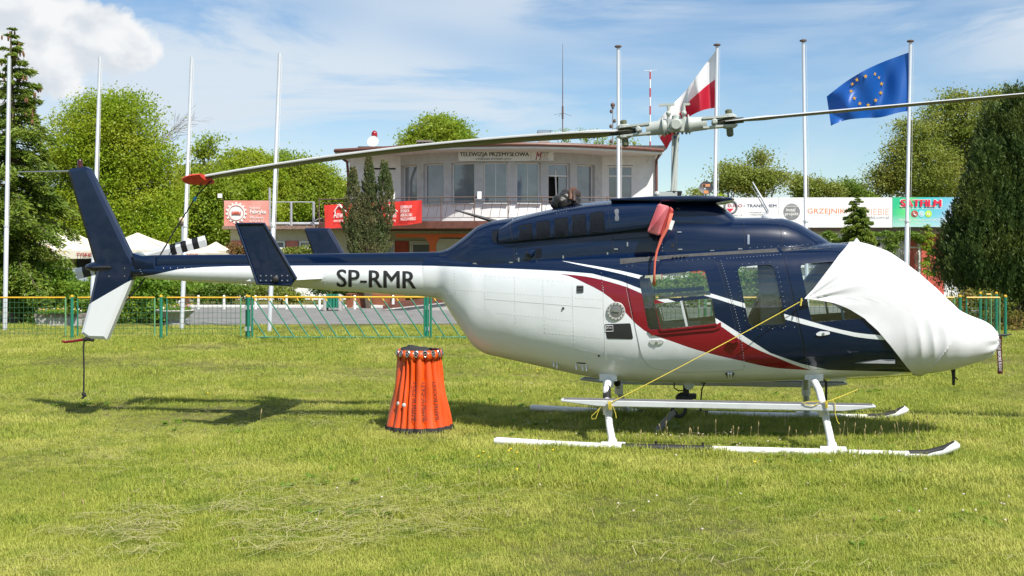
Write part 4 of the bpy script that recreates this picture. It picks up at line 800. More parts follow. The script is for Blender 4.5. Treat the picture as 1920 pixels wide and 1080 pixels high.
for i, (x0, x1, lab) in enumerate(((650, 688, 'square rust brown planter right of the green litter bin'), (698, 733, 'second square rust brown planter under the tail boom'), (738, 760, 'narrow rust brown planter nearest the ramp'))):
    o = thing('square_planter', lab, 'planter', G((x0 + x1) / 2, 577), 0, 'rust brown planters by the clubhouse'); w = (x1 - x0) / F * o.location.y; MB().prism([(-w * .45, -w * .4, 0), (w * .45, -w * .4, 0), (w * .5, -w * .4, .52), (-w * .5, -w * .4, .52)], (0, w * .8, 0), .02).build('tub', mat('rust_paint', (.23, .075, .035), .8, var=.15), o)
    n0 = len(o.children); bedding(o, ('white',), w * .4, w * .3, .52, 60)
    for c in o.children[n0:]: c.location.y = w * .0
o = thing('ramp', 'pale ramp with brown timber edges leading to the clubhouse', 'ramp', G(785, 582)); mb = MB(); mb.prism([(-1.2, 0, .0), (1.6, 0, 0), (1.6, 0, .32)], (0, 1.4, 0)); mb.build('deck', CON, o)
for y, dz in ((-.05, 0.05), (1.45, .1)): MB().bar((-1.2, y, .06 + dz), (1.6, y, .36 + dz), .08, .12).build('edge', BRN, o)
bol0 = None
for i, px in enumerate((372, 420, 479, 537, 599, 665, 737)):
    lab = ['white kerb bollard nearest the stone bowl', 'white kerb bollard second along from the stone bowl', 'white kerb bollard just behind the left gate post', 'white kerb bollard midway between the left gate post and the litter bin', 'white kerb bollard just left of the green litter bin', 'white kerb bollard before the first rust brown planter', 'white kerb bollard before the narrow rust brown planter'][i]
    p = G(px, 580)
    if bol0 is None:
        bol0 = thing('bollard', lab, 'bollard', p, 0, 'white bollards along the kerb'); MB().lathe([(.045, 0), (.045, .46), (.02, .49)], (0, 0, 0), 8).build('post', SIGNW, bol0)
    else:
        o = bol0.copy(); COL.objects.link(o); o.location = p; o['label'] = lab
        for c in bol0.children: d = c.copy(); COL.objects.link(d); d.parent = o

# ------------------------------------------------------------------ fences, gates, flagpoles, flags
YEL = mat('yellow_paint', (.62, .36, .02), .5, var=.1); PGR = mat('pale_green_paint', (.12, .3, .14), .55, var=.15)
FZ = H - (557 - HY) / F * 24.3        # top rail height
def fx(px, Y=24.3): return (px - CX) / F * Y
WIREM = mat('green_wire', (.03, .11, .05), .5)
def fence_run(label, x0, x1, Y, posts, name='mesh_fence', sx=1.0):
    b = Vector((fx((x0 + x1) / 2, Y), Y, 0)); o = thing(name, label, 'fence', b, 0, 'green mesh fences with yellow rails'); X0 = fx(x0, Y) - b.x; X1 = fx(x1, Y) - b.x
    px_ = [fx(p, Y) - b.x for p in posts]; ends = sorted(set([X0] + px_ + [X1]))
    for x in px_: mb = MB(); mb.tube([(x, 0, -.1), (x, 0, FZ + .02)], .034, 8); q = mb.build('post', GRN, o, True); MB().lathe([(.036, FZ + .0), (.036, FZ + .03), (.01, FZ + .05)], (x, 0, 0), 8).build('post_cap', YEL, q)
    for a, c in zip(ends[:-1], ends[1:]):
        if c - a < .3: continue
        g = .13; mb = MB(); mb.tube([(a + g, -.02, FZ - .01), (c - g, -.02, FZ - .01)], .02, 6); mb.build('top_rail', YEL, o)
        for x, m in ((a + g, GRN), (c - g, PGR)): MB().tube([(x, -.02, .1), (x, -.02, FZ - .01)], .016, 6).build('panel_stile', m, o)
        w = MB(); x = a + g + .1
        while x < c - g: w.tube([(x, -.02, .12), (x, -.02, FZ - .02)], .0045, 3, False); x += .098
        z = .14
        while z < FZ: w.tube([(a + g, -.022, z), (c - g, -.022, z)], .0045, 3, False); z += .112
        tag(w.build('wire_mesh', WIREM, o), kind='stuff')
    return o
fence_run('mesh fence panels left of the diagonal barred gate', -200, 466, 24.3, [-35, 135, 302, 463])
fence_run('mesh fence panels at the right behind the helicopter nose', 1148, 1886, 24.3, [1152, 1322, 1490, 1655, 1800, 1885])
o = fence_run('short mesh fence returning behind the rose bush at right', 1836, 1872, 26.5, [1838, 1868])
DIAG = GRN
def gate(label, x0, x1, Y):
    b = Vector((fx((x0 + x1) / 2, Y), Y, 0)); o = thing('gate_leaf', label, 'gate', b, 0, 'yellow topped gate leaves with diagonal bars'); X0 = fx(x0, Y) - b.x; X1 = fx(x1, Y) - b.x; zb_ = .07
    MB().tube([(X0, 0, FZ), (X1, 0, FZ)], .022, 8).build('top_rail', YEL, o, True); MB().tube([(X0 + .1, 0, zb_), (X1 - .02, 0, zb_)], .02, 6).build('bottom_rail', GRN, o, True)
    for x in (X0, X1): MB().tube([(x, 0, zb_ - .02), (x, 0, FZ)], .022, 8).build('stile', GRN, o, True)
    dx = .555; st = (X1 - X0) / 12.1; x = X0 - dx + st * .9; h = FZ - zb_
    while x < X1 - .03:
        a = (x, FZ); c = (x + dx + .02, zb_)
        if a[0] < X0: t = (X0 - a[0]) / (c[0] - a[0]); a = (X0, FZ - h * t)
        if c[0] > X1: t = (X1 - a[0]) / (c[0] - a[0]); c = (X1, a[1] - (a[1] - zb_) * t)
        p, q = Vector((a[0], 0, a[1])), Vector((c[0], 0, c[1]))
        d = MB().tube([p, q], .0155, 6).build('diagonal_bar', GRN, o, True)
        if a[1] == FZ: MB().tube([p + (q - p) * .0, p + (q - p) * .09], .0165, 6).build('yellow_end', YEL, d)
        x += st
    return o
gate('closed gate leaf with green diagonal bars behind the orange bucket', 473, 796, 24.2); gate('gate leaf with diagonal bars half hidden by the helicopter belly', 808, 1146, 24.2)
for px, lab in ((466, 'green gate post at the left end of the barred gate'), (801, 'green gate post between the two barred gate leaves')):
    b = Vector((fx(px, 24.25), 24.25, 0)); o = thing('gate_post', lab, 'post', b); MB().tube([(0, 0, -.1), (0, 0, FZ + .01)], .042, 10).build('post', GRN, o, True); MB().lathe([(.044, FZ), (.044, FZ + .03), (.01, FZ + .04)], (0, 0, 0), 10).build('cap', YEL, o)
    for z in (.25, FZ - .22):
        for sx in (-1, 1): MB().box((sx * .05, -.02, z), (.05, .05, .09)).build('hinge', PIPE, o)
POLE = mat('aluminium_pole', (.62, .64, .67), .35, .35, var=.05, scale=2)
PL = [(17, 105, 9, 620, 'grey flagpole at the left edge in front of the spruce'), (187.5, 107, 171, 621, 'grey flagpole standing behind the tail fin'), (359.5, 107, 340, 620, 'leaning grey flagpole next to the globe lamp'), (524.5, 100, 504.5, 623, 'leaning grey flagpole behind the left gate leaf'),
      (1159, 90, 1160.5, 622, 'empty capped flagpole in front of the clubhouse right end'), (1344.5, 87, 1337, 622, 'flagpole flying the white and red flag'), (1506, 79, 1514, 622, 'empty capped flagpole between the two flags'), (1707, 80, 1697, 622, 'flagpole flying the blue flag with stars')]
for (x0, y0, x1, y1, lab) in PL:
    b = G(x1, y1); Y = b.y; o = thing('flagpole', lab, 'flagpole', b, 0, 'row of aluminium flagpoles'); top = W(x0, y0, Y) - b; r = .048
    mb = MB(); mb.tube([(0, 0, -.1), top * .38, top * .381, top], [r * 1.1, r * 1.05, r * .92, r * .78], 12); mb.build('pole', POLE, o, True, 60)
    MB().lathe([(r * 1.25, -.02), (r * 1.25, .03)], top * .38, 12).build('joint_ring', POLE, o)
    if x0 > 1000: c = MB(); c.lathe([(.02, 0), (.085, .02), (.085, .05), (.02, .07)], top, 10); c.build('truck', RAIL, o)
    MB().tube([top * .99 + Vector((.06, -.03, 0)), top * .6 + Vector((.075, -.03, 0)), top * .12 + Vector((.06, -.02, 0))], .004, 4).build('halyard', FRM, o)
# flags: cloth sheets given by their rim, rippled in depth
def flag(name, label, Y, rim, mats, ripple, split, nu=44, nv=24):
    """rim: list of (s, top (px,py), bottom (px,py)) along the fly"""
    b = W(*rim[0][2], Y); o = thing(name, label, 'flag', b); ss = [r[0] for r in rim]
    def ev(s, t):
        tp = [np.interp(s, ss, [r[1][k] for r in rim]) for k in (0, 1)]; bt = [np.interp(s, ss, [r[2][k] for r in rim]) for k in (0, 1)]
        return tp[0] + (bt[0] - tp[0]) * t, tp[1] + (bt[1] - tp[1]) * t
    # smooth the interpolated rim
    def sm(s, t):
        k = [ev(min(1, max(0, s + d)), t) for d in (-.06, -.03, 0, .03, .06)] if .06 < s < .94 else [ev(s, t)]
        return sum(q[0] for q in k) / len(k), sum(q[1] for q in k) / len(k)
    vs = []; fs = []; ms = []
    for i in range(nu + 1):
        for j in range(nv + 1):
            s, t = i / nu, j / nv; px, py = sm(s, t); vs.append(W(px, py, Y + ripple(s, t)) - b)
    mb = MB()
    mb.v = vs
    for i in range(nu):
        for j in range(nv): a = i * (nv + 1) + j; mb.f.append((a, a + 1, a + nv + 2, a + nv + 1)); mb.m.append(1 if (j + .5) / nv > split else 0)
    q = mb.build('cloth', mats, o, True, 180); return o, sm
def cloth_mat(name, c, tr=.35):
    m = bpy.data.materials.new(name); m.use_nodes = True; nt = m.node_tree; N = nt.nodes; K = nt.links; N.clear(); o = N.new('ShaderNodeOutputMaterial'); d = N.new('ShaderNodeBsdfDiffuse'); t = N.new('ShaderNodeBsdfTranslucent'); g = N.new('ShaderNodeBsdfGlossy'); g.inputs['Roughness'].default_value = .45; mx = N.new('ShaderNodeMixShader'); m2 = N.new('ShaderNodeMixShader'); m2.inputs[0].default_value = .04
    for x in (d, t): x.inputs[0].default_value = (*c, 1)
    mx.inputs[0].default_value = tr; K.new(d.outputs[0], mx.inputs[1]); K.new(t.outputs[0], mx.inputs[2]); K.new(mx.outputs[0], m2.inputs[1]); K.new(g.outputs[0], m2.inputs[2]); K.new(m2.outputs[0], o.inputs[0]); return m
Yp = G(1337, 622).y
flag('white_red_flag', 'white over red flag blowing left from its pole behind the rotor hub', Yp, [(0, (1343.5, 93), (1341, 202)), (.2, (1323, 120), (1322, 205)), (.38, (1304, 146), (1304, 212)), (.52, (1294, 160), (1287, 222)), (.64, (1279, 178), (1274, 242)), (.8, (1252, 205), (1258, 264)), (1, (1224, 238), (1250, 280))],
     [cloth_mat('flag_white', (.86, .86, .88), .5), cloth_mat('flag_red', (.60, .02, .05), .5)], lambda s, t: .04 + .30 * math.sin(s * 13 + t * 1.2) * min(1, s * 3) + .10 * math.sin(s * 27 - t * 3) * s, .50)
rip = lambda s, t: .05 + .26 * math.sin(s * 8.5 - t * 2.4) * min(1, s * 3) + .09 * math.sin(s * 19 + t * 5) * s
fo, sm = flag('blue_star_flag', 'blue flag with a ring of yellow stars blowing left from its pole', Yp, [(0, (1707.5, 97), (1706, 208)), (.12, (1688, 104), (1688, 210)), (.35, (1655, 116), (1650, 221)), (.55, (1622, 131), (1622, 221)), (.75, (1590, 150), (1590, 224)), (.9, (1566, 168), (1570, 230)), (1, (1550, 181), (1558, 236))],
     [cloth_mat('flag_blue', (.014, .13, .52), .45)] * 2, rip, 2)
STY = cloth_mat('flag_yellow', (.75, .45, .02))
def inv_flag(px, py):
    best = min(((abs(sm(s / 60, t / 30)[0] - px) + abs(sm(s / 60, t / 30)[1] - py)), s / 60, t / 30) for s in range(61) for t in range(31)); return best[1], best[2]
for (px, py) in ((1640, 138.6), (1647, 145), (1653, 157), (1651.6, 174), (1642, 188), (1628, 197), (1612, 194), (1602, 184), (1596, 171), (1598.5, 158), (1607, 149.5), (1623, 143)):
    s, t = inv_flag(px, py); Y = Yp + rip(s, t) - .035; mb = MB(); pl = []
    for i in range(10): a = math.pi / 2 + i * math.pi / 5; r = 4.3 if i % 2 == 0 else 1.7; pl.append(W(px + r * math.cos(a), py - r * math.sin(a), Y) - fo.location)
    mb.prism(pl, (0, .01, 0)); mb.build('star', STY, fo)
# ------------------------------------------------------------------ the helicopter (local frame: x forward, y to port, z up)
HO = Vector((1.64, 11.3, 0)); YAW = R(9.0); CA, SA = math.cos(YAW), math.sin(YAW)
def L(px, py, ly=0.):
    u = (px - CX) / F; x = (u * (HO.y + ly * CA) - HO.x - ly * SA) / (CA + u * SA); Y = HO.y - x * SA + ly * CA
    return Vector((x, ly, H + (HY - py) / F * Y))
heli = thing('helicopter', 'parked dark blue and white helicopter with a white cloth over its nose', 'helicopter', HO, -YAW)
def on_heli(name, label, cat, group=None):
    """something that hangs on or lies on the helicopter: a thing of its own, built in the same frame"""
    return thing(name, label, cat, HO, -YAW, group)
def pchip(xs, ys, q):
    xs = np.array(xs, float); ys = np.array(ys, float); h = np.diff(xs); d = np.diff(ys) / h; m = np.zeros_like(ys)
    m[1:-1] = np.where(d[:-1] * d[1:] > 0, 2 * d[:-1] * d[1:] / np.where(d[:-1] + d[1:] == 0, 1, d[:-1] + d[1:]), 0); m[0] = d[0]; m[-1] = d[-1]
    i = np.clip(np.searchsorted(xs, q) - 1, 0, len(xs) - 2); t = (q - xs[i]) / h[i]
    return ys[i] * (1 + 2 * t) * (1 - t) ** 2 + m[i] * h[i] * t * (1 - t) ** 2 + ys[i + 1] * t * t * (3 - 2 * t) + m[i + 1] * h[i] * t * t * (t - 1)
class Loft:
    """rows: (px, top py, bottom py, half width, fraction of height where it is widest, upper exponent, lower exponent)"""
    def __init__(s, rows, n=1500):
        xs = [L(r[0], 0).x for r in rows]; zt = [L(r[0], r[1]).z for r in rows]; zb = [L(r[0], r[2]).z for r in rows]
        s.x0, s.x1 = xs[0], xs[-1]; s.q = np.linspace(s.x0, s.x1, n); s.T = [pchip(xs, v, s.q) for v in (zt, zb, [r[3] for r in rows], [r[4] for r in rows], [r[5] for r in rows], [r[6] for r in rows])]
    def prof(s, x):
        f = (min(max(x, s.x0), s.x1) - s.x0) / (s.x1 - s.x0) * (len(s.q) - 1); i = min(int(f), len(s.q) - 2); t = f - i
        zt, zb, w, k, pu, pd = (a[i] * (1 - t) + a[i + 1] * t for a in s.T); return zt, zb, w, zb + (zt - zb) * k, pu, pd
    def y(s, x, z):
        zt, zb, w, zm, pu, pd = s.prof(x)
        t, p = ((z - zm) / max(zt - zm, 1e-6), pu) if z >= zm else ((zm - z) / max(zm - zb, 1e-6), pd)
        return w * max(0., 1 - min(t, 1) ** p) ** (1 / p)
    def ring(s, x, n, ins=0.):
        zt, zb, w, zm, pu, pd = s.prof(x); out = []
        for k in range(n):
            a = 2 * math.pi * k / n; c, si = math.cos(a), math.sin(a); p = pu if si >= 0 else pd; hh = (zt - zm) if si >= 0 else (zm - zb)
            out.append((x, -math.copysign(abs(c) ** (2 / p), c) * max(w - ins, .004), zm + math.copysign(abs(si) ** (2 / p), si) * max(hh - ins, .004)))
        return out
    def mesh(s, mb, nx=120, n=64, ins=0., x0=None, x1=None):
        x0 = s.x0 if x0 is None else x0; x1 = s.x1 if x1 is None else x1; vs = []; fs = []
        for i in range(nx + 1): vs += s.ring(x0 + (x1 - x0) * i / nx, n, ins)
        for i in range(nx):
            for k in range(n): fs.append((i * n + k, i * n + (k + 1) % n, (i + 1) * n + (k + 1) % n, (i + 1) * n + k))
        fs.append(tuple(range(n - 1, -1, -1))); fs.append(tuple(nx * n + k for k in range(n))); return mb.add(vs, fs)
def surf(px, py, lf, off=0.):
    ly = -.4
    for _ in range(14):
        p = L(px, py, ly); ly = -(lf.y(p.x, p.z) + off)
    return L(px, py, ly)
BODY = Loft([(800, 476, 557, .165, .5, 2.1, 2.1), (828, 474, 562, .19, .5, 2.2, 2.2), (850, 473, 592, .25, .55, 2.4, 2.2), (870, 472, 622, .30, .55, 2.6, 2.2), (893, 471, 652, .35, .55, 2.8, 2.2), (915, 471, 664, .38, .52, 2.9, 2.2), (940, 470, 670, .42, .5, 3, 2.2), (1000, 469, 683, .50, .48, 3.2, 2.3), (1090, 467, 702, .60, .46, 3.5, 2.4),
    (1150, 465, 711, .645, .45, 3.7, 2.5), (1230, 463, 715, .67, .45, 3.8, 2.6), (1300, 461, 715.5, .68, .45, 3.8, 2.6), (1400, 458, 714, .68, .45, 3.8, 2.6), (1500, 456, 711, .67, .45, 3.7, 2.5), (1560, 456, 708, .655, .45, 3.6, 2.5), (1605, 458, 706, .635, .44, 3.3, 2.4), (1650, 470, 704, .60, .43, 3.0, 2.4),
    (1700, 501, 700, .56, .43, 2.7, 2.3), (1740, 533, 696, .51, .45, 2.5, 2.3), (1775, 566, 691, .455, .47, 2.4, 2.2), (1800, 586, 685, .39, .49, 2.3, 2.2), (1830, 600, 676, .30, .5, 2.2, 2.1), (1850, 610, 667, .22, .5, 2.1, 2.1), (1862, 619, 657, .13, .5, 2, 2), (1867, 626, 646, .04, .5, 2, 2)])
BOOM = Loft([(252, 496, 518, .075, .5, 2, 2), (300, 494, 524, .09, .5, 2, 2), (478, 490, 534, .115, .5, 2, 2), (640, 487, 545.5, .14, .5, 2, 2), (812, 483, 557.5, .166, .5, 2, 2)])
SPINE = Loft([(262, 480, 505, .05, .4, 4, 4), (300, 478, 505, .062, .4, 5, 4), (478, 477, 505, .07, .4, 5, 4), (650, 475, 505, .08, .4, 5, 4), (830, 472, 505, .10, .4, 5, 4)])
COWL = Loft([(818, 474, 512, .10, .1, 3, 4), (840, 466.5, 512, .16, .1, 2.9, 4), (870, 446, 512, .24, .1, 2.8, 4), (900, 423.5, 512, .30, .1, 2.7, 4), (923, 415, 512, .33, .1, 2.7, 4), (961, 408.5, 512, .37, .1, 2.7, 4), (1040, 391.5, 505, .42, .1, 2.7, 4), (1083, 383.5, 505, .44, .1, 2.8, 4), (1140, 377, 500, .455, .1, 2.9, 4), (1200, 374.5, 500, .46, .1, 3, 4), (1250, 374.5, 500, .46, .1, 3, 4)])
FAIR = Loft([(945, 424, 459, .35, .2, 3, 6), (975, 409, 457, .405, .2, 3, 6), (1050, 391, 451, .455, .2, 3, 6), (1117, 381, 446, .485, .2, 3.1, 6), (1170, 377, 440, .51, .2, 3.2, 6), (1213, 375, 435, .53, .2, 3.3, 6), (1240, 375, 433, .535, .2, 3.4, 6)])
PYL = Loft([(1228, 375, 430, .40, .1, 3.4, 4), (1300, 376, 430, .395, .1, 3.4, 4), (1336, 380, 430, .38, .1, 3.2, 4), (1352, 388, 430, .36, .1, 3, 4), (1370, 401, 430, .33, .1, 2.8, 4), (1384, 414, 430, .28, .1, 2.6, 4)])
FWD = Loft([(1226, 405, 495, .475, .1, 3.2, 4), (1300, 405, 492, .475, .1, 3.2, 4), (1379, 409, 490, .46, .1, 3.1, 4), (1430, 408.3, 490, .44, .1, 2.9, 4), (1462, 409.3, 488, .42, .1, 2.7, 4), (1488, 416, 485, .385, .1, 2.6, 4), (1519, 432, 482, .32, .1, 2.4, 4), (1545, 447.5, 478, .22, .1, 2.3, 4), (1562, 459, 476, .08, .1, 2.2, 4)])
PLATE = Loft([(1150, 375, 381, .40, .5, 5, 5), (1200, 372.6, 383, .45, .5, 5, 5), (1240, 370.8, 384.5, .475, .5, 5, 5), (1300, 370.4, 384, .48, .5, 5, 5), (1350, 371, 382.5, .46, .5, 4, 4), (1366, 372.4, 381, .43, .5, 3, 3), (1374.5, 375.6, 378, .38, .5, 2.5, 2.5)])

NAVY, WHITE_, RED_ = (.0007, .0085, .034), (.655, .68, .705), (.185, .006, .014)
def paint_nodes(m):
    nt = m.node_tree; b = nt.nodes['Principled BSDF']; b.inputs['Roughness'].default_value = .35; b.inputs['Specular IOR Level'].default_value = .15; b.inputs['Coat Weight'].default_value = .75; b.inputs['Coat Roughness'].default_value = .035; return nt, nt.nodes, nt.links, b
def add_relief(nt, N, K, b, tc, amp=.010):
    n = N.new('ShaderNodeTexNoise'); n.inputs['Scale'].default_value = 3.2; n.inputs['Detail'].default_value = 2; K.new(tc.outputs['Object'], n.inputs[0]); bp = N.new('ShaderNodeBump'); bp.inputs['Strength'].default_value = .55; bp.inputs['Distance'].default_value = amp; K.new(n.outputs[0], bp.inputs['Height']); K.new(bp.outputs[0], b.inputs['Normal']); K.new(bp.outputs[0], b.inputs['Coat Normal'])
def livery():
    """navy over white with a white pinstripe and a red swoosh, laid out along the hull (side elevation x, z)"""
    m = bpy.data.materials.new('hull_livery'); m.use_nodes = True; nt, N, K, b = paint_nodes(m); tc = N.new('ShaderNodeTexCoord'); sp = N.new('ShaderNodeSeparateXYZ'); K.new(tc.outputs['Object'], sp.inputs[0]); x, z = sp.outputs[0], sp.outputs[2]
    def M(op, a, c):
        n = N.new('ShaderNodeMath'); n.operation = op
        for i, v in enumerate((a, c)):
            if isinstance(v, (int, float)): n.inputs[i].default_value = v
            else: K.new(v, n.inputs[i])
        return n.outputs[0]
    def curve(pts, lf, dx=.08):
        P = [surf(px, py, BOOM if px < 805 else lf) for px, py in pts]; xs = np.array([p.x for p in P]); zs = np.array([p.z for p in P]); o = np.argsort(xs); xs, zs = xs[o], zs[o]; xa, xb = xs[0], xs[-1]
        q = np.linspace(xa, xb, 30); zq = pchip(xs, zs, q); lo, hi = zq.min() - .01, zq.max() + .01
        n = N.new('ShaderNodeFloatCurve'); c = n.mapping.curves[0]; mp = N.new('ShaderNodeMapRange'); K.new(x, mp.inputs[0]); mp.inputs[1].default_value = xa; mp.inputs[2].default_value = xb; mp.clamp = True
        T = [(float((a - xa) / (xb - xa)), float((v - lo) / (hi - lo))) for a, v in zip(q, zq)]; c.points[0].location = T[0]; c.points[1].location = T[-1]
        for t in T[1:-1]: c.points.new(*t)
        for p in c.points: p.handle_type = 'VECTOR'
        n.mapping.update(); K.new(mp.outputs[0], n.inputs['Value']); return M('ADD', M('MULTIPLY', n.outputs[0], hi - lo), lo), xa, xb
    def above(zc): return M('GREATER_THAN', z, zc)
    e1, _, _ = curve([(252, 521), (275, 519), (300, 512), (330, 505.5), (360, 502), (450, 499), (640, 498), (780, 498), (905, 502), (976, 504.6), (1046, 508), (1088, 510.5), (1117, 514), (1152, 523), (1190, 537), (1240, 556), (1290, 574), (1343, 595), (1373, 615), (1394, 630), (1415, 646), (1447, 663), (1480, 674.5), (1518, 687), (1540, 693), (1620, 695.5), (1700, 697), (1720, 698)], BODY)
    au, xa, xb = curve([(1055, 489), (1085, 494), (1117, 499), (1166, 508), (1203, 516.5), (1270, 533), (1337, 551.5), (1365, 560), (1394, 568), (1430, 578), (1472, 589), (1503, 597.5), (1566, 615.5), (1613, 625), (1657, 629), (1720, 634)], BODY)
    al, _, _ = curve([(1055, 489.4), (1085, 496.5), (1117, 503), (1166, 514), (1203, 524), (1270, 541.5), (1337, 558.5), (1365, 567.5), (1394, 576.5), (1430, 587), (1472, 598.5), (1518, 611), (1566, 622.8), (1613, 633), (1660, 637.6), (1720, 642)], BODY)
    rt, ra, rb_ = curve([(1050, 513.6), (1088, 517), (1117, 522), (1152, 531), (1180, 540), (1200, 549), (1240, 565), (1290, 583), (1343, 606), (1372, 626), (1400, 645), (1425, 657.5), (1458, 671), (1492, 685), (1521, 694)], BODY)
    rl_, _, _ = curve([(1050, 513.9), (1067, 517.7), (1099, 532), (1124, 544.5), (1152, 565), (1170, 583), (1187, 602), (1204.6, 617.5), (1222, 627), (1257, 639), (1300, 654), (1352, 668), (1392, 677), (1416, 683), (1458, 690.4), (1521, 694.3)], BODY)
    navy = above(e1); strip = M('MULTIPLY', M('MULTIPLY', above(al), M('SUBTRACT', 1, above(au))), M('MULTIPLY', M('GREATER_THAN', x, xa), M('LESS_THAN', x, xb)))
    red = M('MULTIPLY', M('MULTIPLY', above(rl_), M('SUBTRACT', 1, above(rt))), M('MULTIPLY', M('GREATER_THAN', x, ra), M('LESS_THAN', x, rb_)))
    navy = M('MULTIPLY', navy, M('SUBTRACT', 1, strip)); navy = M('MULTIPLY', navy, M('LESS_THAN', x, L(1745, 600).x))
    def mix(f, a, c):
        n = N.new('ShaderNodeMix'); n.data_type = 'RGBA'; K.new(f, n.inputs['Factor'])
        if isinstance(a, tuple): n.inputs['A'].default_value = (*a, 1)
        else: K.new(a, n.inputs['A'])
        n.inputs['B'].default_value = (*c, 1); return n.outputs['Result']
    # faint soot and dirt streaks on the white
    nz = N.new('ShaderNodeTexNoise'); nz.inputs['Scale'].default_value = 2.3; nz.inputs['Detail'].default_value = 8; mpn = N.new('ShaderNodeMapping'); mpn.inputs['Scale'].default_value = (1, 1, .5); K.new(tc.outputs['Object'], mpn.inputs[0]); K.new(mpn.outputs[0], nz.inputs[0]); mr = N.new('ShaderNodeMapRange'); mr.inputs[1].default_value = .5; mr.inputs[2].default_value = .8; mr.inputs[4].default_value = .35; K.new(nz.outputs[0], mr.inputs[0])
    base = mix(mr.outputs[0], WHITE_, (.54, .54, .52)); c = mix(red, mix(navy, base, NAVY), RED_); K.new(c, b.inputs['Base Color']); add_relief(nt, N, K, b, tc); return m
LIV = livery()
def plain_paint(name, c, relief=.0022):
    m = bpy.data.materials.new(name); m.use_nodes = True; nt, N, K, b = paint_nodes(m); tc = N.new('ShaderNodeTexCoord'); b.inputs['Base Color'].default_value = (*c, 1); add_relief(nt, N, K, b, tc, relief); return m
NVP = plain_paint('navy_paint', NAVY); WHP = plain_paint('white_paint', WHITE_); RDP = plain_paint('red_paint', RED_)
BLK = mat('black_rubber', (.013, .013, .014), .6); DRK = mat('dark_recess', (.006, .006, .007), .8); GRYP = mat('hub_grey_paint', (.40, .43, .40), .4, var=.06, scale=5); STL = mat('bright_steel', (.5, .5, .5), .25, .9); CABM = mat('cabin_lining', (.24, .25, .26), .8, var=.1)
GLS = glass_mat('acrylic', (.94, .97, .96), .085); SEAM = mat('seam_sealant', (.02, .022, .026), .7); SEAMW = mat('seam_grey', (.50, .51, .52), .7); SEATM = mat('seat_leather', (.13, .15, .18), .55, var=.15)

def patch(name, poly, lf, off=.004, th=.012, m=None, parent=heli, holes=(), step=.05, side=-1, world=False, smooth=True):
    """shell laid over a hull surface; poly and holes are outlines in photo pixels of the near side"""
    pr = lambda p: (lambda q: (q.x, q.z))(surf(p[0], p[1], lf, off))
    V2, T = tri_fill([pr(p) for p in poly], [[pr(p) for p in h] for h in holes], step); n = len(V2)
    vo = []; vi = []
    for v in V2:
        y = lf.y(v.x, v.y); vo.append((v.x, side * (y + off), v.y)); vi.append((v.x, side * (y + off - th), v.y))
    ed = {}
    for t in T:
        for i in range(len(t)): e = (t[i], t[(i + 1) % len(t)]); ed[tuple(sorted(e))] = None if tuple(sorted(e)) in ed else e
    fs = [tuple(t) for t in T] + [tuple(i + n for i in reversed(t)) for t in T] + [(e[1], e[0], e[0] + n, e[1] + n) for e in ed.values() if e]
    return MB().add(vo + vi, fs).build(name, m, parent, smooth, 35)
def strip(pts, lf, w, off=.002):
    """thin flat line over the hull along photo points"""
    P = [surf(px, py, lf, off) for px, py in pts]; Q = []
    for a, c in zip(P[:-1], P[1:]):
        k = max(1, int((c - a).length / .05))
        for i in range(k): q = a.lerp(c, i / k); Q.append(Vector((q.x, -(lf.y(q.x, q.z) + off), q.z)))
    Q.append(P[-1]); return Q
def seams(name, lines, m, w=.006):
    mb = MB()
    for lf, pts in lines: mb.tube(strip(pts, lf, w, -.001), w * .5, 4, False)
    return tag(mb.build(name, m, heli), kind='stuff')
W1 = rnd([(1197, 518), (1324, 506.5), (1343, 608), (1216, 619.5)], [9, 12, 8, 10]); W2 = rnd([(1382, 501), (1450, 495.5), (1474, 608), (1405, 611.5)], [10, 12, 8, 10]); W3 = rnd([(1500, 495), (1585, 489), (1640, 596), (1522, 604.5)], [9, 20, 12, 8])
# hull: outer skin minus cabin hollow minus window openings
mb = MB(); BODY.mesh(mb, 200, 88); hull = mb.build('fuselage', [LIV], heli, True, 60)
tmp = []
mb = MB(); BODY.mesh(mb, 70, 48, .035, L(1196, 0).x, L(1790, 0).x); cav = mb.build('tmp', [CABM], heli); tmp.append(cav)
for wpoly in (W1, W2, W3):
    P = [surf(px, py, BODY) for px, py in wpoly]; mb = MB(); mb.prism([(p.x, -1.2, p.z) for p in P], (0, 2.4, 0)); tmp.append(mb.build('tmp', [CABM], heli))
for t in tmp:
    md = hull.modifiers.new('cut', 'BOOLEAN'); md.object = t; md.operation = 'DIFFERENCE'; md.solver = 'EXACT'; md.material_mode = 'TRANSFER'
bpy.context.view_layer.update(); dg = bpy.context.evaluated_depsgraph_get(); me = bpy.data.meshes.new_from_object(hull.evaluated_get(dg)); hull.modifiers.clear(); old = hull.data; hull.data = me; me.set_sharp_from_angle(angle=R(50))
for t in tmp: bpy.data.objects.remove(t)
bpy.data.meshes.remove(old); me.name = 'fuselage'
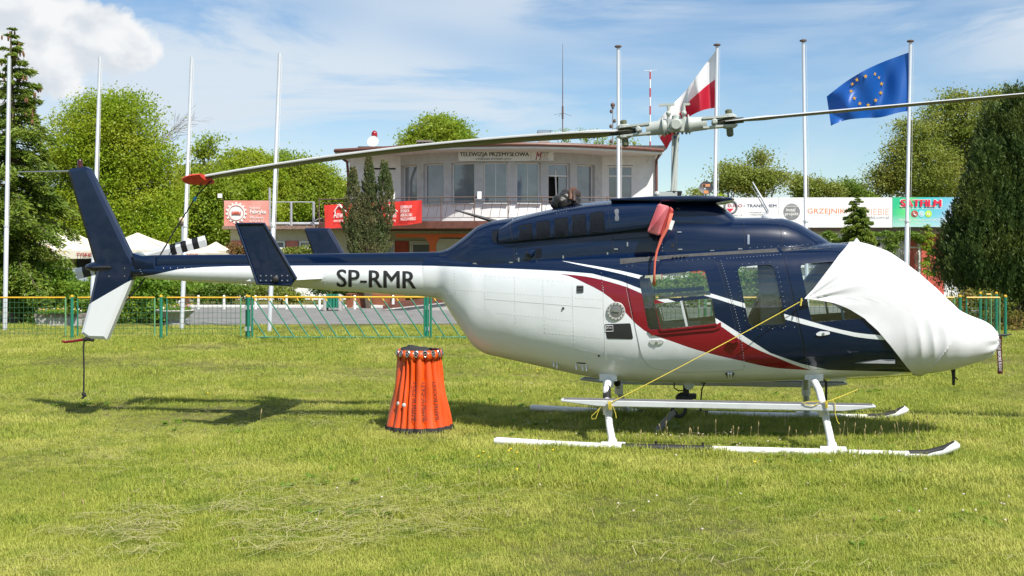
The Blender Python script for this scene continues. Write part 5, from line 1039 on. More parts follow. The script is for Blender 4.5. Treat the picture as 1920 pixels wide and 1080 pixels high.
# cabin inside
mb = MB(); a = L(1215, 660); c = L(1660, 672); mb.box(((a.x + c.x) / 2, 0, .80), (c.x - a.x, 1.06, .04)); mb.build('cabin_floor', CABM, heli)
def seat(px, lab, ys, w, h=.62, flip=1):
    a = L(px, 600); 
    for y in ys:
        o = MB(); o.prism([(a.x, y - w / 2, .95), (a.x + flip * .48, y - w / 2, .98), (a.x + flip * .48, y - w / 2, 1.10), (a.x + flip * .06, y - w / 2, 1.09)], (0, w, 0), .03); q = o.build('seat', SEATM, heli, True)
        o = MB(); o.prism([(a.x, y - w / 2, 1.05), (a.x + flip * .11, y - w / 2, 1.05), (a.x - flip * .04, y - w / 2, 1.05 + h), (a.x - flip * .13, y - w / 2, 1.04 + h)], (0, w, 0), .03); o.build('seat_back', SEATM, q, True)
        MB().box((a.x + flip * .22, y, .88), (.4, w * .8, .14)).build('seat_base', CABM, q)
seat(1222, '', (-.34, .05, .42), .36, .50); seat(1505, '', (-.30, .30), .42, .30); seat(1420, '', (.30,), .40, .35, -1)
mb = MB(); a = L(1452, 0).x; mb.prism([(a - .12, -.05, .82), (a + .13, -.05, .82), (a - .02, -.05, 1.72), (a - .16, -.05, 1.72)], (0, .16, 0), .015); mb.build('control_column_housing', mat('cabin_grey', (.5, .52, .5), .6), heli)
mb = MB(); a = L(1640, 0).x; mb.prism([(a, -.4, .85), (a + .3, -.4, .85), (a + .32, -.4, 1.28), (a + .1, -.4, 1.33)], (0, .8, 0), .03); mb.build('instrument_panel', BLK, heli)
MB().tube([L(1205, 548, 0.57), L(1320, 541, 0.57)], .02, 8).build('grab_rail', CABM, heli)

MB().__class__  # (parts of the hull follow)
mb = MB(); BOOM.mesh(mb, 60, 36); mb.build('tail_boom', LIV, heli, True, 60)
mb = MB(); SPINE.mesh(mb, 50, 28); mb.build('drive_shaft_cover', NVP, heli, True, 50)
mb = MB(); COWL.mesh(mb, 90, 56); cowl = mb.build('engine_cowling', NVP, heli, True, 60)
mb = MB(); FAIR.mesh(mb, 70, 56); fair = mb.build('intake_fairing', NVP, heli, True, 60)
mb = MB(); FWD.mesh(mb, 70, 56); mb.build('forward_fairing', NVP, heli, True, 60)
mb = MB(); PYL.mesh(mb, 40, 48); mb.build('pylon_fairing', NVP, heli, True, 60)
mb = MB(); PLATE.mesh(mb, 50, 40); mb.build('roof_plate', NVP, heli, True, 60)
# intake mouth
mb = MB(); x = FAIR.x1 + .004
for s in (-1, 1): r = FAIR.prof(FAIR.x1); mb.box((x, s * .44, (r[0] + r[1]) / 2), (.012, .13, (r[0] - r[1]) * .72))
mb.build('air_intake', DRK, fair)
# grilles: dark perforated sheet behind frames
def mesh_mat():
    m = bpy.data.materials.new('grille_mesh'); m.use_nodes = True; nt = m.node_tree; N = nt.nodes; K = nt.links; b = N['Principled BSDF']; b.inputs['Roughness'].default_value = .85; b.inputs['Specular IOR Level'].default_value = .05; tc = N.new('ShaderNodeTexCoord'); mp = N.new('ShaderNodeMapping'); mp.inputs['Scale'].default_value = (1, .02, 1); v = N.new('ShaderNodeTexVoronoi'); v.inputs['Scale'].default_value = 62; v.inputs['Randomness'].default_value = .12; K.new(tc.outputs['Object'], mp.inputs[0]); K.new(mp.outputs[0], v.inputs[0])
    mr = N.new('ShaderNodeMapRange'); mr.inputs[1].default_value = .36; mr.inputs[2].default_value = .5; K.new(v.outputs['Distance'], mr.inputs[0]); mx = N.new('ShaderNodeMix'); mx.data_type = 'RGBA'; mx.inputs['A'].default_value = (.004, .004, .005, 1); mx.inputs['B'].default_value = (.014, .017, .024, 1); K.new(mr.outputs[0], mx.inputs['Factor']); K.new(mx.outputs['Result'], b.inputs['Base Color']); return m
GRM = mesh_mat()
for i, (q, lf, par) in enumerate((([(922, 433), (953, 427), (954, 454), (928, 456), (922, 448)], COWL, cowl), ([(972, 423), (998, 418), (998.5, 450), (972.5, 451)], FAIR, fair), ([(1005, 416), (1031, 412.6), (1032, 447.5), (1006, 449)], FAIR, fair), ([(1039, 410), (1065, 407), (1066, 445.5), (1040, 447)], FAIR, fair),
        ([(1072, 404), (1098, 401), (1100, 442.5), (1073, 444.5)], FAIR, fair), ([(1106, 400), (1126, 396), (1133, 399), (1134, 439.5), (1107, 442)], FAIR, fair), ([(1004, 467), (1015, 465), (1015.5, 482), (1003, 483.5)], COWL, cowl))):
    r = rnd(q, 3, 3); patch('grille', r, lf, .003, .02, GRM, par, step=.06)
    if i < 6: patch('grille_frame', [(p[0] + (p[0] - sum(k[0] for k in q) / len(q)) * .10, p[1] + (p[1] - sum(k[1] for k in q) / len(q)) * .07) for p in r], lf, .006, .012, NVP, par, [r], .06)
p = surf(1000, 475, COWL); MB().lathe([(.045, 0), (.04, .03), (.0, .05)], (p.x - .03, p.y + .005, p.z), 14, (-.3, -1, 0)).build('scoop', NVP, cowl, True)
patch('data_plate', rnd([(1152, 392), (1160, 391), (1161, 414), (1153, 415)], 4, 4), FAIR, .003, .006, mat('grey_plate', (.12, .13, .15), .4), fair)
# doors, windows
def both(fn):
    for s in (-1, 1): fn(s)
DOOR_R = rnd([(1174, 510), (1189, 495), (1342, 485.5), (1354, 522), (1379, 613), (1396, 692.5), (1330, 697.5), (1272, 697.5), (1218, 690), (1203, 668), (1192, 617), (1176, 533)], [10, 16, 12, 6, 6, 5, 10, 10, 14, 12, 6, 6], 4)
DOOR_F = rnd([(1470, 479), (1570, 472), (1620, 500), (1660, 575), (1700, 660), (1706, 694), (1640, 695), (1517, 692), (1498, 599)], [8, 14, 30, 20, 20, 8, 5, 8, 6], 4)
LEV = mat('brushed_handle', (.55, .56, .57), .35, .3)
def rear(s):
    d = patch('rear_door', DOOR_R, BODY, .006, .016, LIV, heli, [W1], .05, s); patch('window', rnd([(1194, 515), (1326, 503.5), (1346, 611), (1213, 622)], 9), BODY, -.008, .006, GLS, d, (), .06, s)
    # hinged ventilation window: a frame standing proud of the lower half
    out = rnd([(1226, 562.5), (1338, 552.5), (1346, 610), (1238, 621)], 3, 2); inn = rnd([(1227.5, 569.5), (1335, 559), (1342.5, 606.5), (1239.5, 618)], 2, 2)
    f = patch('vent_window', out, BODY, .034, .036, LIV, d, [inn], .05, s); patch('pane', [(1228, 569), (1335.5, 558.5), (1343, 607), (1239, 618.5)], BODY, .028, .005, GLS, f, (), .06, s)
    P = surf(1277, 564, BODY, .03); Q = surf(1288, 612, BODY, .03); MB().bar((P.x, s * -P.y * -1 if False else s * abs(P.y), P.z), (Q.x, s * abs(Q.y), Q.z), .022, .012, (0, 1, 0)).build('mullion', mat('pale_grey_trim', (.42, .45, .46), .4), f)
    patch('sill_frame', rnd([(1214, 619), (1344, 607.5), (1352, 604), (1352, 614), (1340, 619), (1222, 629)], 2, 2), BODY, .02, .03, RDP, d, (), .05, s)
    h = patch('handle', rnd([(1218, 637.5), (1241, 637), (1246, 640.5), (1240, 645), (1222, 646.5), (1217.5, 642)], 2.5, 3), BODY, .016, .012, LEV, d, (), .04, s); p = surf(1231.5, 641.5, BODY, .017); MB().lathe([(.012, 0), (.012, .006), (.004, .008)], (p.x, s * abs(p.y), p.z), 10, (0, s, 0)).build('lock', STL, h)
both(rear)
def front(s):
    d = patch('front_door', DOOR_F, BODY, .006, .016, LIV, heli, [W3], .05, s); patch('window', rnd([(1497, 492), (1587, 486), (1644, 599), (1519, 608)], 9), BODY, -.008, .006, GLS, d, (), .06, s)
    h = patch('handle', rnd([(1530, 625.5), (1538, 621), (1556, 622), (1556, 627), (1538, 630), (1531, 629)], 2.5, 3), BODY, .016, .012, WHP, d, (), .04, s); p = surf(1544, 625.5, BODY, .017); MB().lathe([(.012, 0), (.012, .006), (.004, .008)], (p.x, s * abs(p.y), p.z), 10, (0, s, 0)).build('lock', STL, h)
    q = surf(1575, 560, BODY, -.03); r = surf(1582, 601, BODY, -.03); MB().tube([(q.x, s * abs(q.y), q.z), (r.x, s * abs(r.y), r.z)], .012, 8).build('window_stay', mat('blue_grip', (.03, .2, .4), .5), d)
    patch('middle_window', rnd([(1379, 498), (1452, 492.5), (1477, 611), (1403, 614.5)], 10), BODY, -.006, .006, GLS, heli, (), .06, s)
    patch('window_surround', rnd([(1378, 497), (1453, 491.5), (1478, 611.5), (1402, 615.5)], 11), BODY, .004, .012, LIV, heli, [W2], .05, s)
both(front)
patch('walkway_strip', [(1162, 485), (1291, 476), (1456, 465.5), (1461, 472.5), (1284, 481.5), (1163, 495.5)], BODY, .004, .01, mat('anti_slip', (.055, .056, .058), .95, var=.25, scale=30, bump=.4, bscale=200), heli, (), .06)
patch('roof_window', rnd([(1463, 466.5), (1556, 459), (1560, 465), (1468, 472)], 3, 3), BODY, .003, .008, mat('tinted_roof', (.03, .035, .04), .08, coat=.6), heli, (), .06)
mb = MB()
for i in range(4): p = surf(1262 + i * 7, 483.3 - i * .5, BODY, .004); mb.lathe([(.008, 0), (.008, .02)], p, 8, (0, -1, .6))
mb.build('strip_fastener', BLK, heli)
patch('tread_plate', rnd([(1133, 608), (1182, 606), (1187, 634), (1185, 636), (1138, 635)], 3, 3), BODY, .003, .008, BLK, heli, (), .06)
text_map('JET A-1', 'lettering', WI if 'WI' in globals() else WHP, lambda u, v: surf(1136.5 + 11 * u, 617.5 - 4.5 * v, BODY, .006), heli, 2)
mb = MB(); fr = [(1134.8, 611), (1149, 610.6), (1149.5, 621), (1135.4, 621.4), (1134.8, 611)]; mb.tube([surf(*p, BODY, .004) for p in fr], .003, 4); mb.build('label_frame', WHP, heli)
p = surf(1155, 583.5, BODY); nrm = (0, -1, .05); MB().lathe([(.088, -.01), (.088, .006), (.082, .012), (.062, .012), (.06, .004), (.002, .004)], p, 28, nrm).build('fuel_filler', mat('filler_ring', (.48, .48, .45), .4, .4), heli, True, 30)
MB().lathe([(.058, 0), (.055, .014), (.03, .018), (.002, .018)], p, 20, nrm).build('fuel_cap', mat('cap_grey', (.2, .2, .19), .4, .5), heli, True); MB().bar(p + Vector((-.03, -.022, .004)), p + Vector((.03, -.022, -.002)), .014, .012).build('cap_latch', STL, heli)
mb = MB()
for i in range(14): a = i * math.pi / 7; q = p + Vector((.074 * math.cos(a), -.012, .074 * math.sin(a))); mb.lathe([(.006, 0), (.006, .006)], q, 6, (0, -1, 0))
tag(mb.build('filler_bolt', BLK, heli), kind='stuff')
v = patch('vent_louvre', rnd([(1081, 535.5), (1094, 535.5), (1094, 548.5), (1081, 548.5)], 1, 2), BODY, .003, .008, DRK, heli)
for i in range(4): a, c = surf(1082, 537.5 + i * 3.1, BODY, .006), surf(1093, 537.5 + i * 3.1, BODY, .006); MB().bar(a, c, .008, .006).build('louvre_slat', mat('louvre_grey', (.12, .13, .13), .5), v)
mb = MB()
for px, py in ((1056, 578), (1123, 667)): q = surf(px, py, BODY); mb.lathe([(.012, 0), (.012, .006), (.008, .012)], q, 8, (0, -1, 0))
mb.build('drain_port', BLK, heli)
patch('static_slot', [(1081, 679.5), (1098, 680.5), (1098, 682.5), (1081, 681.5)], BODY, .003, .006, DRK, heli)
for px, py, dx in ((1037, 681, 0), (1043, 684, 0), (1079, 686, 0), (1091, 688, 0), (1098, 688, 0)):
    q = surf(px, py, BODY, 0); MB().bar(q + Vector((0, -.005, .03)), q + Vector((.01, -.03, -.035)), .012, .02).build('drain_mast', WHP, heli)
p = surf(1370, 633, BODY, .006); q = surf(1384, 631.5, BODY, .006)
mb = MB(); mb.bar(surf(1365, 641, BODY, .02), surf(1384, 640, BODY, .03), .02, .012); mb.lathe([(.012, -.01), (.012, .02)], surf(1384, 640, BODY, .02), 8); mb.build('door_step_hinge', RDP, heli)
mb = MB(); mb.prism([surf(px, py, BODY, .012) for px, py in ((1359.5, 699.5), (1377, 699.5), (1372.5, 710), (1364.5, 710))], (0, .02, 0)); o = mb.build('jacking_plate', BLK, heli); mb = MB(); mb.bar(surf(1366, 700, BODY, .03), surf(1366.5, 709, BODY, .03), .018, .02); mb.bar(surf(1371, 700, BODY, .03), surf(1371, 709, BODY, .03), .018, .02); mb.build('jacking_lug', WHP, o)
LAT = ((1272, 391, 7, 2.2, PYL), (1273, 418, 7.5, 2.2, FWD), (1274, 435, 8, 2.2, FWD), (1275.5, 467.5, 8, 2.2, FWD), (1247, 476, 8, 2.2, FWD), (1280.6, 474, 8, 2.2, FWD), (1335.5, 470, 8, 2.2, FWD), (1388, 466.5, 8, 2.2, FWD), (1403.5, 449, 4, 18, FWD), (972.5, 487, 2.6, 8, COWL), (1056, 483, 2.6, 8, COWL), (1139, 477, 2.6, 8, COWL), (1176.5, 458, 2.6, 8, COWL), (1155, 467, 7, 2.4, COWL), (890, 494, 7, 2.4, COWL), (958, 492, 7, 2.4, COWL), (1139.5, 380, 2.4, 7, FAIR), (961.5, 411.5, 2.4, 6, COWL), (1233, 488.5, 7, 2.2, BODY))
for px, py, w, h, lf in LAT: patch('cowl_latch', rnd([(px - w / 2, py - h / 2), (px + w / 2, py - h / 2), (px + w / 2, py + h / 2), (px - w / 2, py + h / 2)], .8, 2), lf, .007, .012, STL, heli, (), .08)
p = surf(1261.5, 460, FWD); MB().lathe([(.017, 0), (.017, .002)], p, 14, (0, -1, .2)).build('drain_hole', DRK, heli)
seams('panel_seam', [(COWL, [(963, 459), (966, 503)]), (FAIR, [(963, 410), (965, 456)]), (FAIR, [(1140, 380), (1148, 440)]), (COWL, [(1148, 443), (1150, 482)]), (COWL, [(1148, 450), (1236, 444)]), (FWD, [(1267, 407), (1269, 478)]), (FWD, [(1393, 410), (1396, 467)]), (FWD, [(1461, 412), (1466, 462)]), (COWL, [(827, 473), (829, 500)]), (FWD, [(1230, 443), (1233, 485)]), (PYL, [(1268, 385), (1268, 403)]), (BODY, [(1174, 486), (1174, 497)])], SEAM, .007)
seams('skin_joint', [(BODY, [(856, 502), (857, 552)]), (BODY, [(909, 505), (910, 580)]), (BODY, [(965, 510), (967, 606)]), (BODY, [(1018, 512), (1022, 625)]), (BODY, [(1073, 530), (1077, 646)]), (BODY, [(1130, 560), (1137, 683)]), (BODY, [(909, 560), (1130, 578)]), (BODY, [(1174, 540), (1195, 640), (1202, 662)])], SEAMW, .004)
seams('door_seam', [(BODY, list(DOOR_R) + [DOOR_R[0]]), (BODY, list(DOOR_F) + [DOOR_F[0]]), (BODY, [(1348, 486), (1360, 525), (1384, 614), (1393, 693)]), (BODY, [(1466, 478), (1494, 599), (1511, 688)])], SEAM, .005)
# rivets: real domes in rows
def rivets(lines):
    mb = MB()
    for lf, pts, sp in lines:
        P = [surf(px, py, lf) for px, py in pts]
        for a, c in zip(P[:-1], P[1:]):
            k = max(1, int((c - a).length / sp))
            for i in range(k):
                q = a.lerp(c, (i + .5) / k); y = lf.y(q.x, q.z); ctr = Vector((q.x, -y, q.z)); r = .0050; vs = [ctr + Vector((r * math.cos(j * 1.0472), .0, r * math.sin(j * 1.0472))) for j in range(6)] + [ctr + Vector((0, -.0045, 0))]
                mb.add(vs, [(j, (j + 1) % 6, 6) for j in range(6)])
    return mb
wr = rivets([(BODY, [(858, 543), (1129, 562)], .035), (BODY, [(909, 560), (1127, 577.5)], .022), (BODY, [(909, 547), (911, 582)], .03), (BODY, [(965, 516), (967, 607)], .035), (BODY, [(1018, 533), (1022, 625)], .035), (BODY, [(1073, 537), (1077, 646)], .035), (BODY, [(1130.7, 537), (1137, 680)], .022), (BODY, [(930, 586), (1074, 602)], .035), (BODY, [(1021, 623), (1127, 634)], .035), (BODY, [(852, 503), (855, 551)], .03), (BODY, [(812, 551), (850, 551.5)], .04), (BODY, [(880, 515), (1060, 528)], .05), (BODY, [(1085, 655), (1127, 664)], .03), (BOOM, [(803, 500), (804, 548)], .025), (BOOM, [(797, 500), (798, 548)], .025), (BOOM, [(609, 505), (610, 535)], .03), (BOOM, [(560, 502), (800, 503)], .08), (BOOM, [(300, 503), (460, 501)], .08), (BODY, [(1396, 692), (1515, 697)], .025), (BODY, [(1282, 700), (1330, 702)], .12), (BODY, [(1282, 712), (1330, 712)], .12)])
tag(wr.build('rivet', mat('rivet_white', (.55, .56, .57), .35, .2), heli), kind='stuff')
br = rivets([(BODY, [(1351, 487), (1363, 525), (1387, 614), (1396, 688)], .026), (BODY, [(1472.5, 480), (1500, 599), (1514, 684)], .026), (BODY, [(1379.4, 505), (1398.5, 606)], .045), (BODY, [(1456, 497), (1478, 606)], .045), (BODY, [(1385, 496), (1450, 491)], .06), (BODY, [(1360, 485), (1466, 477)], .03), (BODY, [(1200, 505), (1330, 494)], .13), (BODY, [(1170, 500), (1345, 483)], .05), (BODY, [(1500, 488), (1570, 483)], .08), (BODY, [(1127, 509), (1130, 545)], .03), (FAIR, [(969, 412), (1050, 394), (1138, 380)], .024), (FAIR, [(1041, 401), (1065, 397)], .03), (FWD, [(1400, 465.5), (1466, 461), (1550, 456.5)], .06), (COWL, [(985, 419), (985, 452)], .03), (FWD, [(1240, 442), (1243, 480)], .03), (BODY, [(1405, 616), (1478, 612)], .045), (BODY, [(1397, 620), (1500, 613)], .09), (COWL, [(968, 460), (970, 502)], .05), (BOOM, [(262, 492), (268, 515)], .025)])
tag(br.build('rivet', mat('rivet_navy', (.24, .27, .33), .35, .3), heli), kind='stuff')
# registration on the boom
text_map('SP-RMR', 'registration', INK, lambda u, v: surf(631 + 149.5 * u, 540.5 - 1.5 * (1 - u) * 0 - 33.5 * v - 2.5 * (1 - u) + 2.5 * u * .5, BOOM, .003), heli, 10)
# tail
def plate_px(poly, ly, t, m, name, parent=heli, bevel=.02, smooth=False):
    mb = MB(); mb.prism([L(px, py, ly) - Vector((0, t / 2, 0)) for px, py in poly], (0, t, 0), bevel); return mb.build(name, m, parent, smooth)
def fin_paint():
    m = bpy.data.materials.new('fin_paint'); m.use_nodes = True; nt, N, K, b = paint_nodes(m); tc = N.new('ShaderNodeTexCoord'); sp = N.new('ShaderNodeSeparateXYZ'); K.new(tc.outputs['Object'], sp.inputs[0]); p, q = L(171, 568, -.05), L(251, 522, -.05); k = (q.z - p.z) / (q.x - p.x)
    a = N.new('ShaderNodeMath'); a.operation = 'MULTIPLY_ADD'; K.new(sp.outputs[0], a.inputs[0]); a.inputs[1].default_value = k; a.inputs[2].default_value = p.z - k * p.x; g = N.new('ShaderNodeMath'); g.operation = 'GREATER_THAN'; K.new(sp.outputs[2], g.inputs[0]); K.new(a.outputs[0], g.inputs[1]); mx = N.new('ShaderNodeMix'); mx.data_type = 'RGBA'; K.new(g.outputs[0], mx.inputs['Factor']); mx.inputs['A'].default_value = (*WHITE_, 1); mx.inputs['B'].default_value = (*NAVY, 1); K.new(mx.outputs['Result'], b.inputs['Base Color']); add_relief(nt, N, K, b, tc, .0008); return m
fin = plate_px([(130.5, 322), (136, 316.5), (163, 313), (170, 316), (246.5, 475), (262.5, 501), (251, 522), (203, 636), (170, 635), (155.5, 624.5), (171, 568), (184.5, 507)], 0, .11, fin_paint(), 'tail_fin', bevel=.035)
for px, py in ((205, 501), (234, 503), (205, 518), (234, 518)): p = L(px, py, -.058); MB().lathe([(.008, 0), (.006, .008)], p, 8, (0, -1, 0)).build('fin_bolt', STL, fin)
mb = MB(); c = L(185, 500, 0); mb.lathe([(.006, -.155), (.026, -.14), (.05, -.07), (.062, .0), (.06, .05), (.03, .10)], c, 20, (1, 0, 0.02)); mb.build('gearbox_fairing', NVP, heli, True)
mb = MB(); c = L(176, 502, -.06); mb.lathe([(.004, -.02), (.015, 0), (.02, .1), (.012, .2)], c, 10, (1, 0, .02)); mb.build('tail_light', BLK, heli, True)
mb = MB(); mb.prism([L(px, py, -.09) for px, py in ((246, 474), (252, 476), (266, 480), (290, 479), (290, 505), (252, 505))], (0, .18, 0), .02); mb.build('fin_root_fairing', NVP, heli, True)
MB().lathe([(.036, 0), (.036, .02), (.025, .025), (.025, .075), (.015, .088), (.0, .09)], L(150, 314, 0), 14).build('anti_collision_light', mat('beacon_dark_red', (.05, .008, .008), .2), heli, True)
MB().tube([L(142, 321, 0), L(90, 322, 0), L(34, 322.5, 0)], [.012, .009, .007], 8).build('fin_aerial', STL, heli, True)
# stabiliser and end plates
mb = MB(); 
for s in (-1, 1):
    a, c = L(528, 520, 0), L(612, 523, 0); mb.prism([(a.x, 0, a.z - .02), (a.x + .07, 0, a.z + .012), (a.x + .28, 0, a.z + .012), (c.x, 0, a.z - .01), (a.x + .28, 0, a.z - .03)], (0, s * .97, 0))
mb.build('stabiliser', WHP, heli)
EP = [(445, 420), (497, 419.5), (557, 522), (547, 534), (485, 532)]
for s in (-1, 1):
    pl = [L(px, py, -.97) for px, py in EP]; mb = MB(); mb.prism([Vector((p.x, s * .97 - .025, p.z)) for p in pl], (0, .05, 0), .018); e = mb.build('end_plate', NVP, heli)
    c = sum(pl, Vector()) / 5; mb = MB(); n_ = len(pl); ins = [Vector((p.x, s * (.997), p.z)).lerp(Vector((c.x, s * .997, c.z)), .0) for p in pl]
    mb.tube([*ins, ins[0]], .014, 6, False); mb.build('rim', NVP, e, True)
    mb = MB(); q = L(519, 523, -.97); mb.lathe([(.035, 0), (.03, .03), (.015, .04), (.0, .04)], (q.x, s * 1.0, q.z), 12, (.5, s, 0)); mb.build('position_light', BLK, e, True)
    mb = MB()
    for i in range(6):
        for j in (0, 1): q = L(491 + i * 10, 517 + 9 * j, -.97); mb.lathe([(.008, 0), (.006, .006)], (q.x, s * .999, q.z), 6, (0, s, 0))
    tag(mb.build('plate_rivet', mat('rivet_navy', (.1, .1, .1)), e), kind='stuff')
# tail skid
MB().tube([L(172, 630, 0), L(160, 636, 0), L(135, 640, 0), L(121, 641.5, 0), L(117, 640, 0)], [.016, .016, .014, .013, .011], 8).build('tail_skid', RDP, heli, True)
# tail rotor on the port side
TY = .30; hub = L(264, 483, TY); e1_, e2_ = L(386, 452, TY), L(143, 514, TY); dv = (e1_ - e2_).normalized(); dn = Vector((-dv.z, 0, dv.x)); BW = mat('blade_white', (.62, .63, .64), .4); BB = mat('blade_black', (.01, .01, .011), .45)
MB().tube([(hub.x, .05, hub.z), (hub.x, TY + .03, hub.z)], .045, 12).build('tail_rotor_shaft', GRYP, heli); tr = MB().lathe([(.07, -.04), (.07, .04)], hub, 16, (0, 1, 0)).build('tail_rotor', GRYP, heli, True)
for tip in (e1_, e2_):
    Lb = (tip - hub).length; s = 1 if (tip - hub).dot(dv) > 0 else -1; mb = MB(); ms = []
    cuts = [.06, .36, .46, .545, .625, .71, .80, .89, 1.0] if s > 0 else [.06, .3, .42, .52, .62, .72, .78, .895, 1.0]; col = [0, 0, 1, 0, 1, 0, 1, 0] if s > 0 else [0, 0, 1, 0, 1, 0, 1, 0]
    for i in range(len(cuts) - 1):
        mb.mi = col[i]; a = hub + dv * s * Lb * cuts[i]; c = hub + dv * s * Lb * cuts[i + 1]; w0 = .045 if cuts[i] < .1 else .063; w1 = .063
        mb.add([a + dn * w0 + Vector((0, 0, 0)), a + Vector((0, -.012, 0)) + dn * .2 * w0, a - dn * w0, a + Vector((0, .012, 0)), c + dn * w1, c + Vector((0, -.012, 0)) + dn * .2 * w1, c - dn * w1, c + Vector((0, .012, 0))], [(0, 4, 5, 1), (1, 5, 6, 2), (2, 6, 7, 3), (3, 7, 4, 0), (0, 1, 2, 3), (7, 6, 5, 4)])
    mb.build('tail_rotor_blade', [BW, BB], tr)
# landing gear
TW = -1.17; SKW = plain_paint('skid_white', (.72, .73, .73), .001)
def X(px, ly): return L(px, 800, ly).x
def gear(s):
    xr, xf = X(927, TW), X(1700, TW); y = s * -TW; tipz = L(1797, 831, TW); 
    pts = [(xr, .075), (xr + .03, .077), (xr + .5, .058), (xr + 1.1, .045), (xf, .045), (xf + .16, .05), (xf + .30, .085), (xf + .42, .15), (tipz.x, tipz.z)]
    k = MB(); k.tube([(x, y, z) for x, z in pts], [.026, .036] + [.037] * 6 + [.02], 14, True); sk = k.build('skid_tube', SKW, heli, True, 60)
    MB().tube([(X(1166, TW), y, .047), (X(1335, TW), y, .047)], .0395, 14).build('skid_sleeve', BLK, sk, True); MB().tube([(xf + .02, y, .055), (xf + .16, y, .062), (xf + .30, y, .102), (xf + .40, y, .162)], [.0345, .0345, .033, .022], 12).build('toe_sleeve', BLK, sk, True)
    for px in (1230, 1318): MB().lathe([(.01, -.03), (.01, .02), (.016, .03)], (X(px, TW), y, .08), 8).build('ground_handling_lug', BLK, sk)
    for name, ps in (('rear', ((1141, 706, -.30), (1140, 718, -.45), (1137, 730, -.60), (1138, 752, -.76), (1143, 800, -.97), (1150, 846, -1.15))), ('front', ((1520, 704, -.30), (1527, 716, -.45), (1536, 733, -.60), (1542, 757, -.76), (1552, 800, -.95), (1562, 846, -1.15)))):
        P = [L(*q) for q in ps]; P = [Vector((p.x, s * abs(p.y), max(p.z, .05))) for p in P]
        c = MB().tube(P, [.036] * 3 + [.034, .033, .036], 14).build('cross_tube', SKW, heli, True, 60)
        MB().tube([P[-1].lerp(P[-2], .30), P[-1], P[-1] + Vector((0, 0, -.02))], [.042, .05, .055], 12).build('skid_shoe', SKW, c, True); MB().tube([P[-1] + Vector((-.11, 0, -.0)), P[-1] + Vector((.11, 0, 0))], .044, 10).build('shoe_saddle', SKW, c, True)
        if name == 'rear' : MB().tube([P[2].lerp(P[1], .2), P[2].lerp(P[3], .95)], .0385, 12, False).build('tube_sleeve', BLK, c, True)
        mb = MB(); mb.box((P[1].x, s * .36, P[1].z + .05), (.17, .12, .07)); mb.box((P[1].x, s * .38, P[1].z + .0), (.10, .10, .09)); mb.build('tube_mount', SKW, c)
        q = P[3].lerp(P[4], .28); MB().tube([q + Vector((0, 0, .05)), q - Vector((0, 0, .06))], .046, 12).build('step_clamp', SKW, c, True)
    a, c = L(1053, 757, -.93), L(1640, 759, -.93); z = (a.z + c.z) / 2; mb = MB(); prof = [(a.x, z + .022), (c.x, z + .022), (c.x + .0, z + .004), (c.x - .28, z - .033), (a.x + .35, z - .033), (a.x, z + .004)]
    mb.prism([(x, s * .93 - s * .0 - .06, zz) for x, zz in prof], (0, .13, 0), .006); st = mb.build('flight_step', mat('step_grey_paint', (.50, .52, .53), .45), heli); MB().box(((a.x + c.x) / 2, s * .93 + .005, z + .0255), (c.x - a.x - .05, .11, .006)).build('step_tread', mat('step_grit', (.12, .12, .125), .95), st)
both(gear)
# belly: cargo hook, aerials
p = L(1292, 714, 0); z0 = p.z
mb = MB(); mb.lathe([(.05, -.02), (.05, .08)], p + Vector((0, -.1, -.02)), 14, (0, -1, 0)); mb.box(p + Vector((0, 0, .02)), (.12, .2, .06)); hk = mb.build('hook_mount', GRYP, heli, True, 40)
mb = MB(); mb.box(p + Vector((-.03, -.02, -.10)), (.06, .07, .12)); mb.ball(p + Vector((-.05, -.02, -.17)), (.085, .06, .06), 10, 8); mb.box(p + Vector((.03, -.02, -.15)), (.08, .09, .05)); mb.build('cargo_hook', BLK, hk)
mb = MB(); mb.tube([p + Vector((-.10 + .065 * math.cos(i * .4189), -.02, -.28 + .075 * math.sin(i * .4189))) for i in range(16)], .018, 8); mb.build('hook_ring', BLK, hk, True)
mb = MB(); mb.tube([L(1264, 715, -.1), L(1264, 727, -.1), L(1272, 733, -.1), L(1281, 732, -.1)], .007, 6); mb.tube([L(1306, 716, -.2), L(1320, 718, -.2), L(1332, 714, -.2)], .007, 6); mb.tube([L(1322, 716, -.2), L(1316, 730, -.2), L(1314, 752, -.2)], .008, 6); mb.build('hook_cable', BLK, hk)
mb = MB(); pl = [L(px, py, -.05) for px, py in ((1262, 768), (1268, 776), (1238, 810), (1224, 812), (1229, 804))]; mb.prism(pl, (0, .10, 0), .012); mb.build('belly_blade', mat('grey_blade', (.16, .17, .17), .5), hk); mb = MB(); mb.tube([p + Vector((-.12, -.02, -.33)), L(1262, 770, 0)], .015, 8); mb.build('link', BLK, hk)
mb = MB(); mb.tube([L(1540, 708, -.25), L(1549, 716, -.25), L(1549, 748, -.25), L(1549, 757, -.25)], [.006, .012, .012, .008], 8); mb.build('belly_aerial', BLK, heli, True)
mb = MB(); a = L(1555, 706, -.12); c = L(1585, 713, -.12); mb.box(((a.x + c.x) / 2, -.12, (a.z + c.z) / 2), (c.x - a.x, .12, a.z - c.z)); mb.build('landing_light_box', WHP, heli)
mb = MB(); mb.tube([L(1787, 690, 0), L(1788, 706, 0), L(1788, 722, 0)], [.022, .016, .013], 8); mb.tube([L(1788, 706, 0), L(1796, 712, 0)], .008, 6); mb.build('nose_aerial', BLK, heli, True)
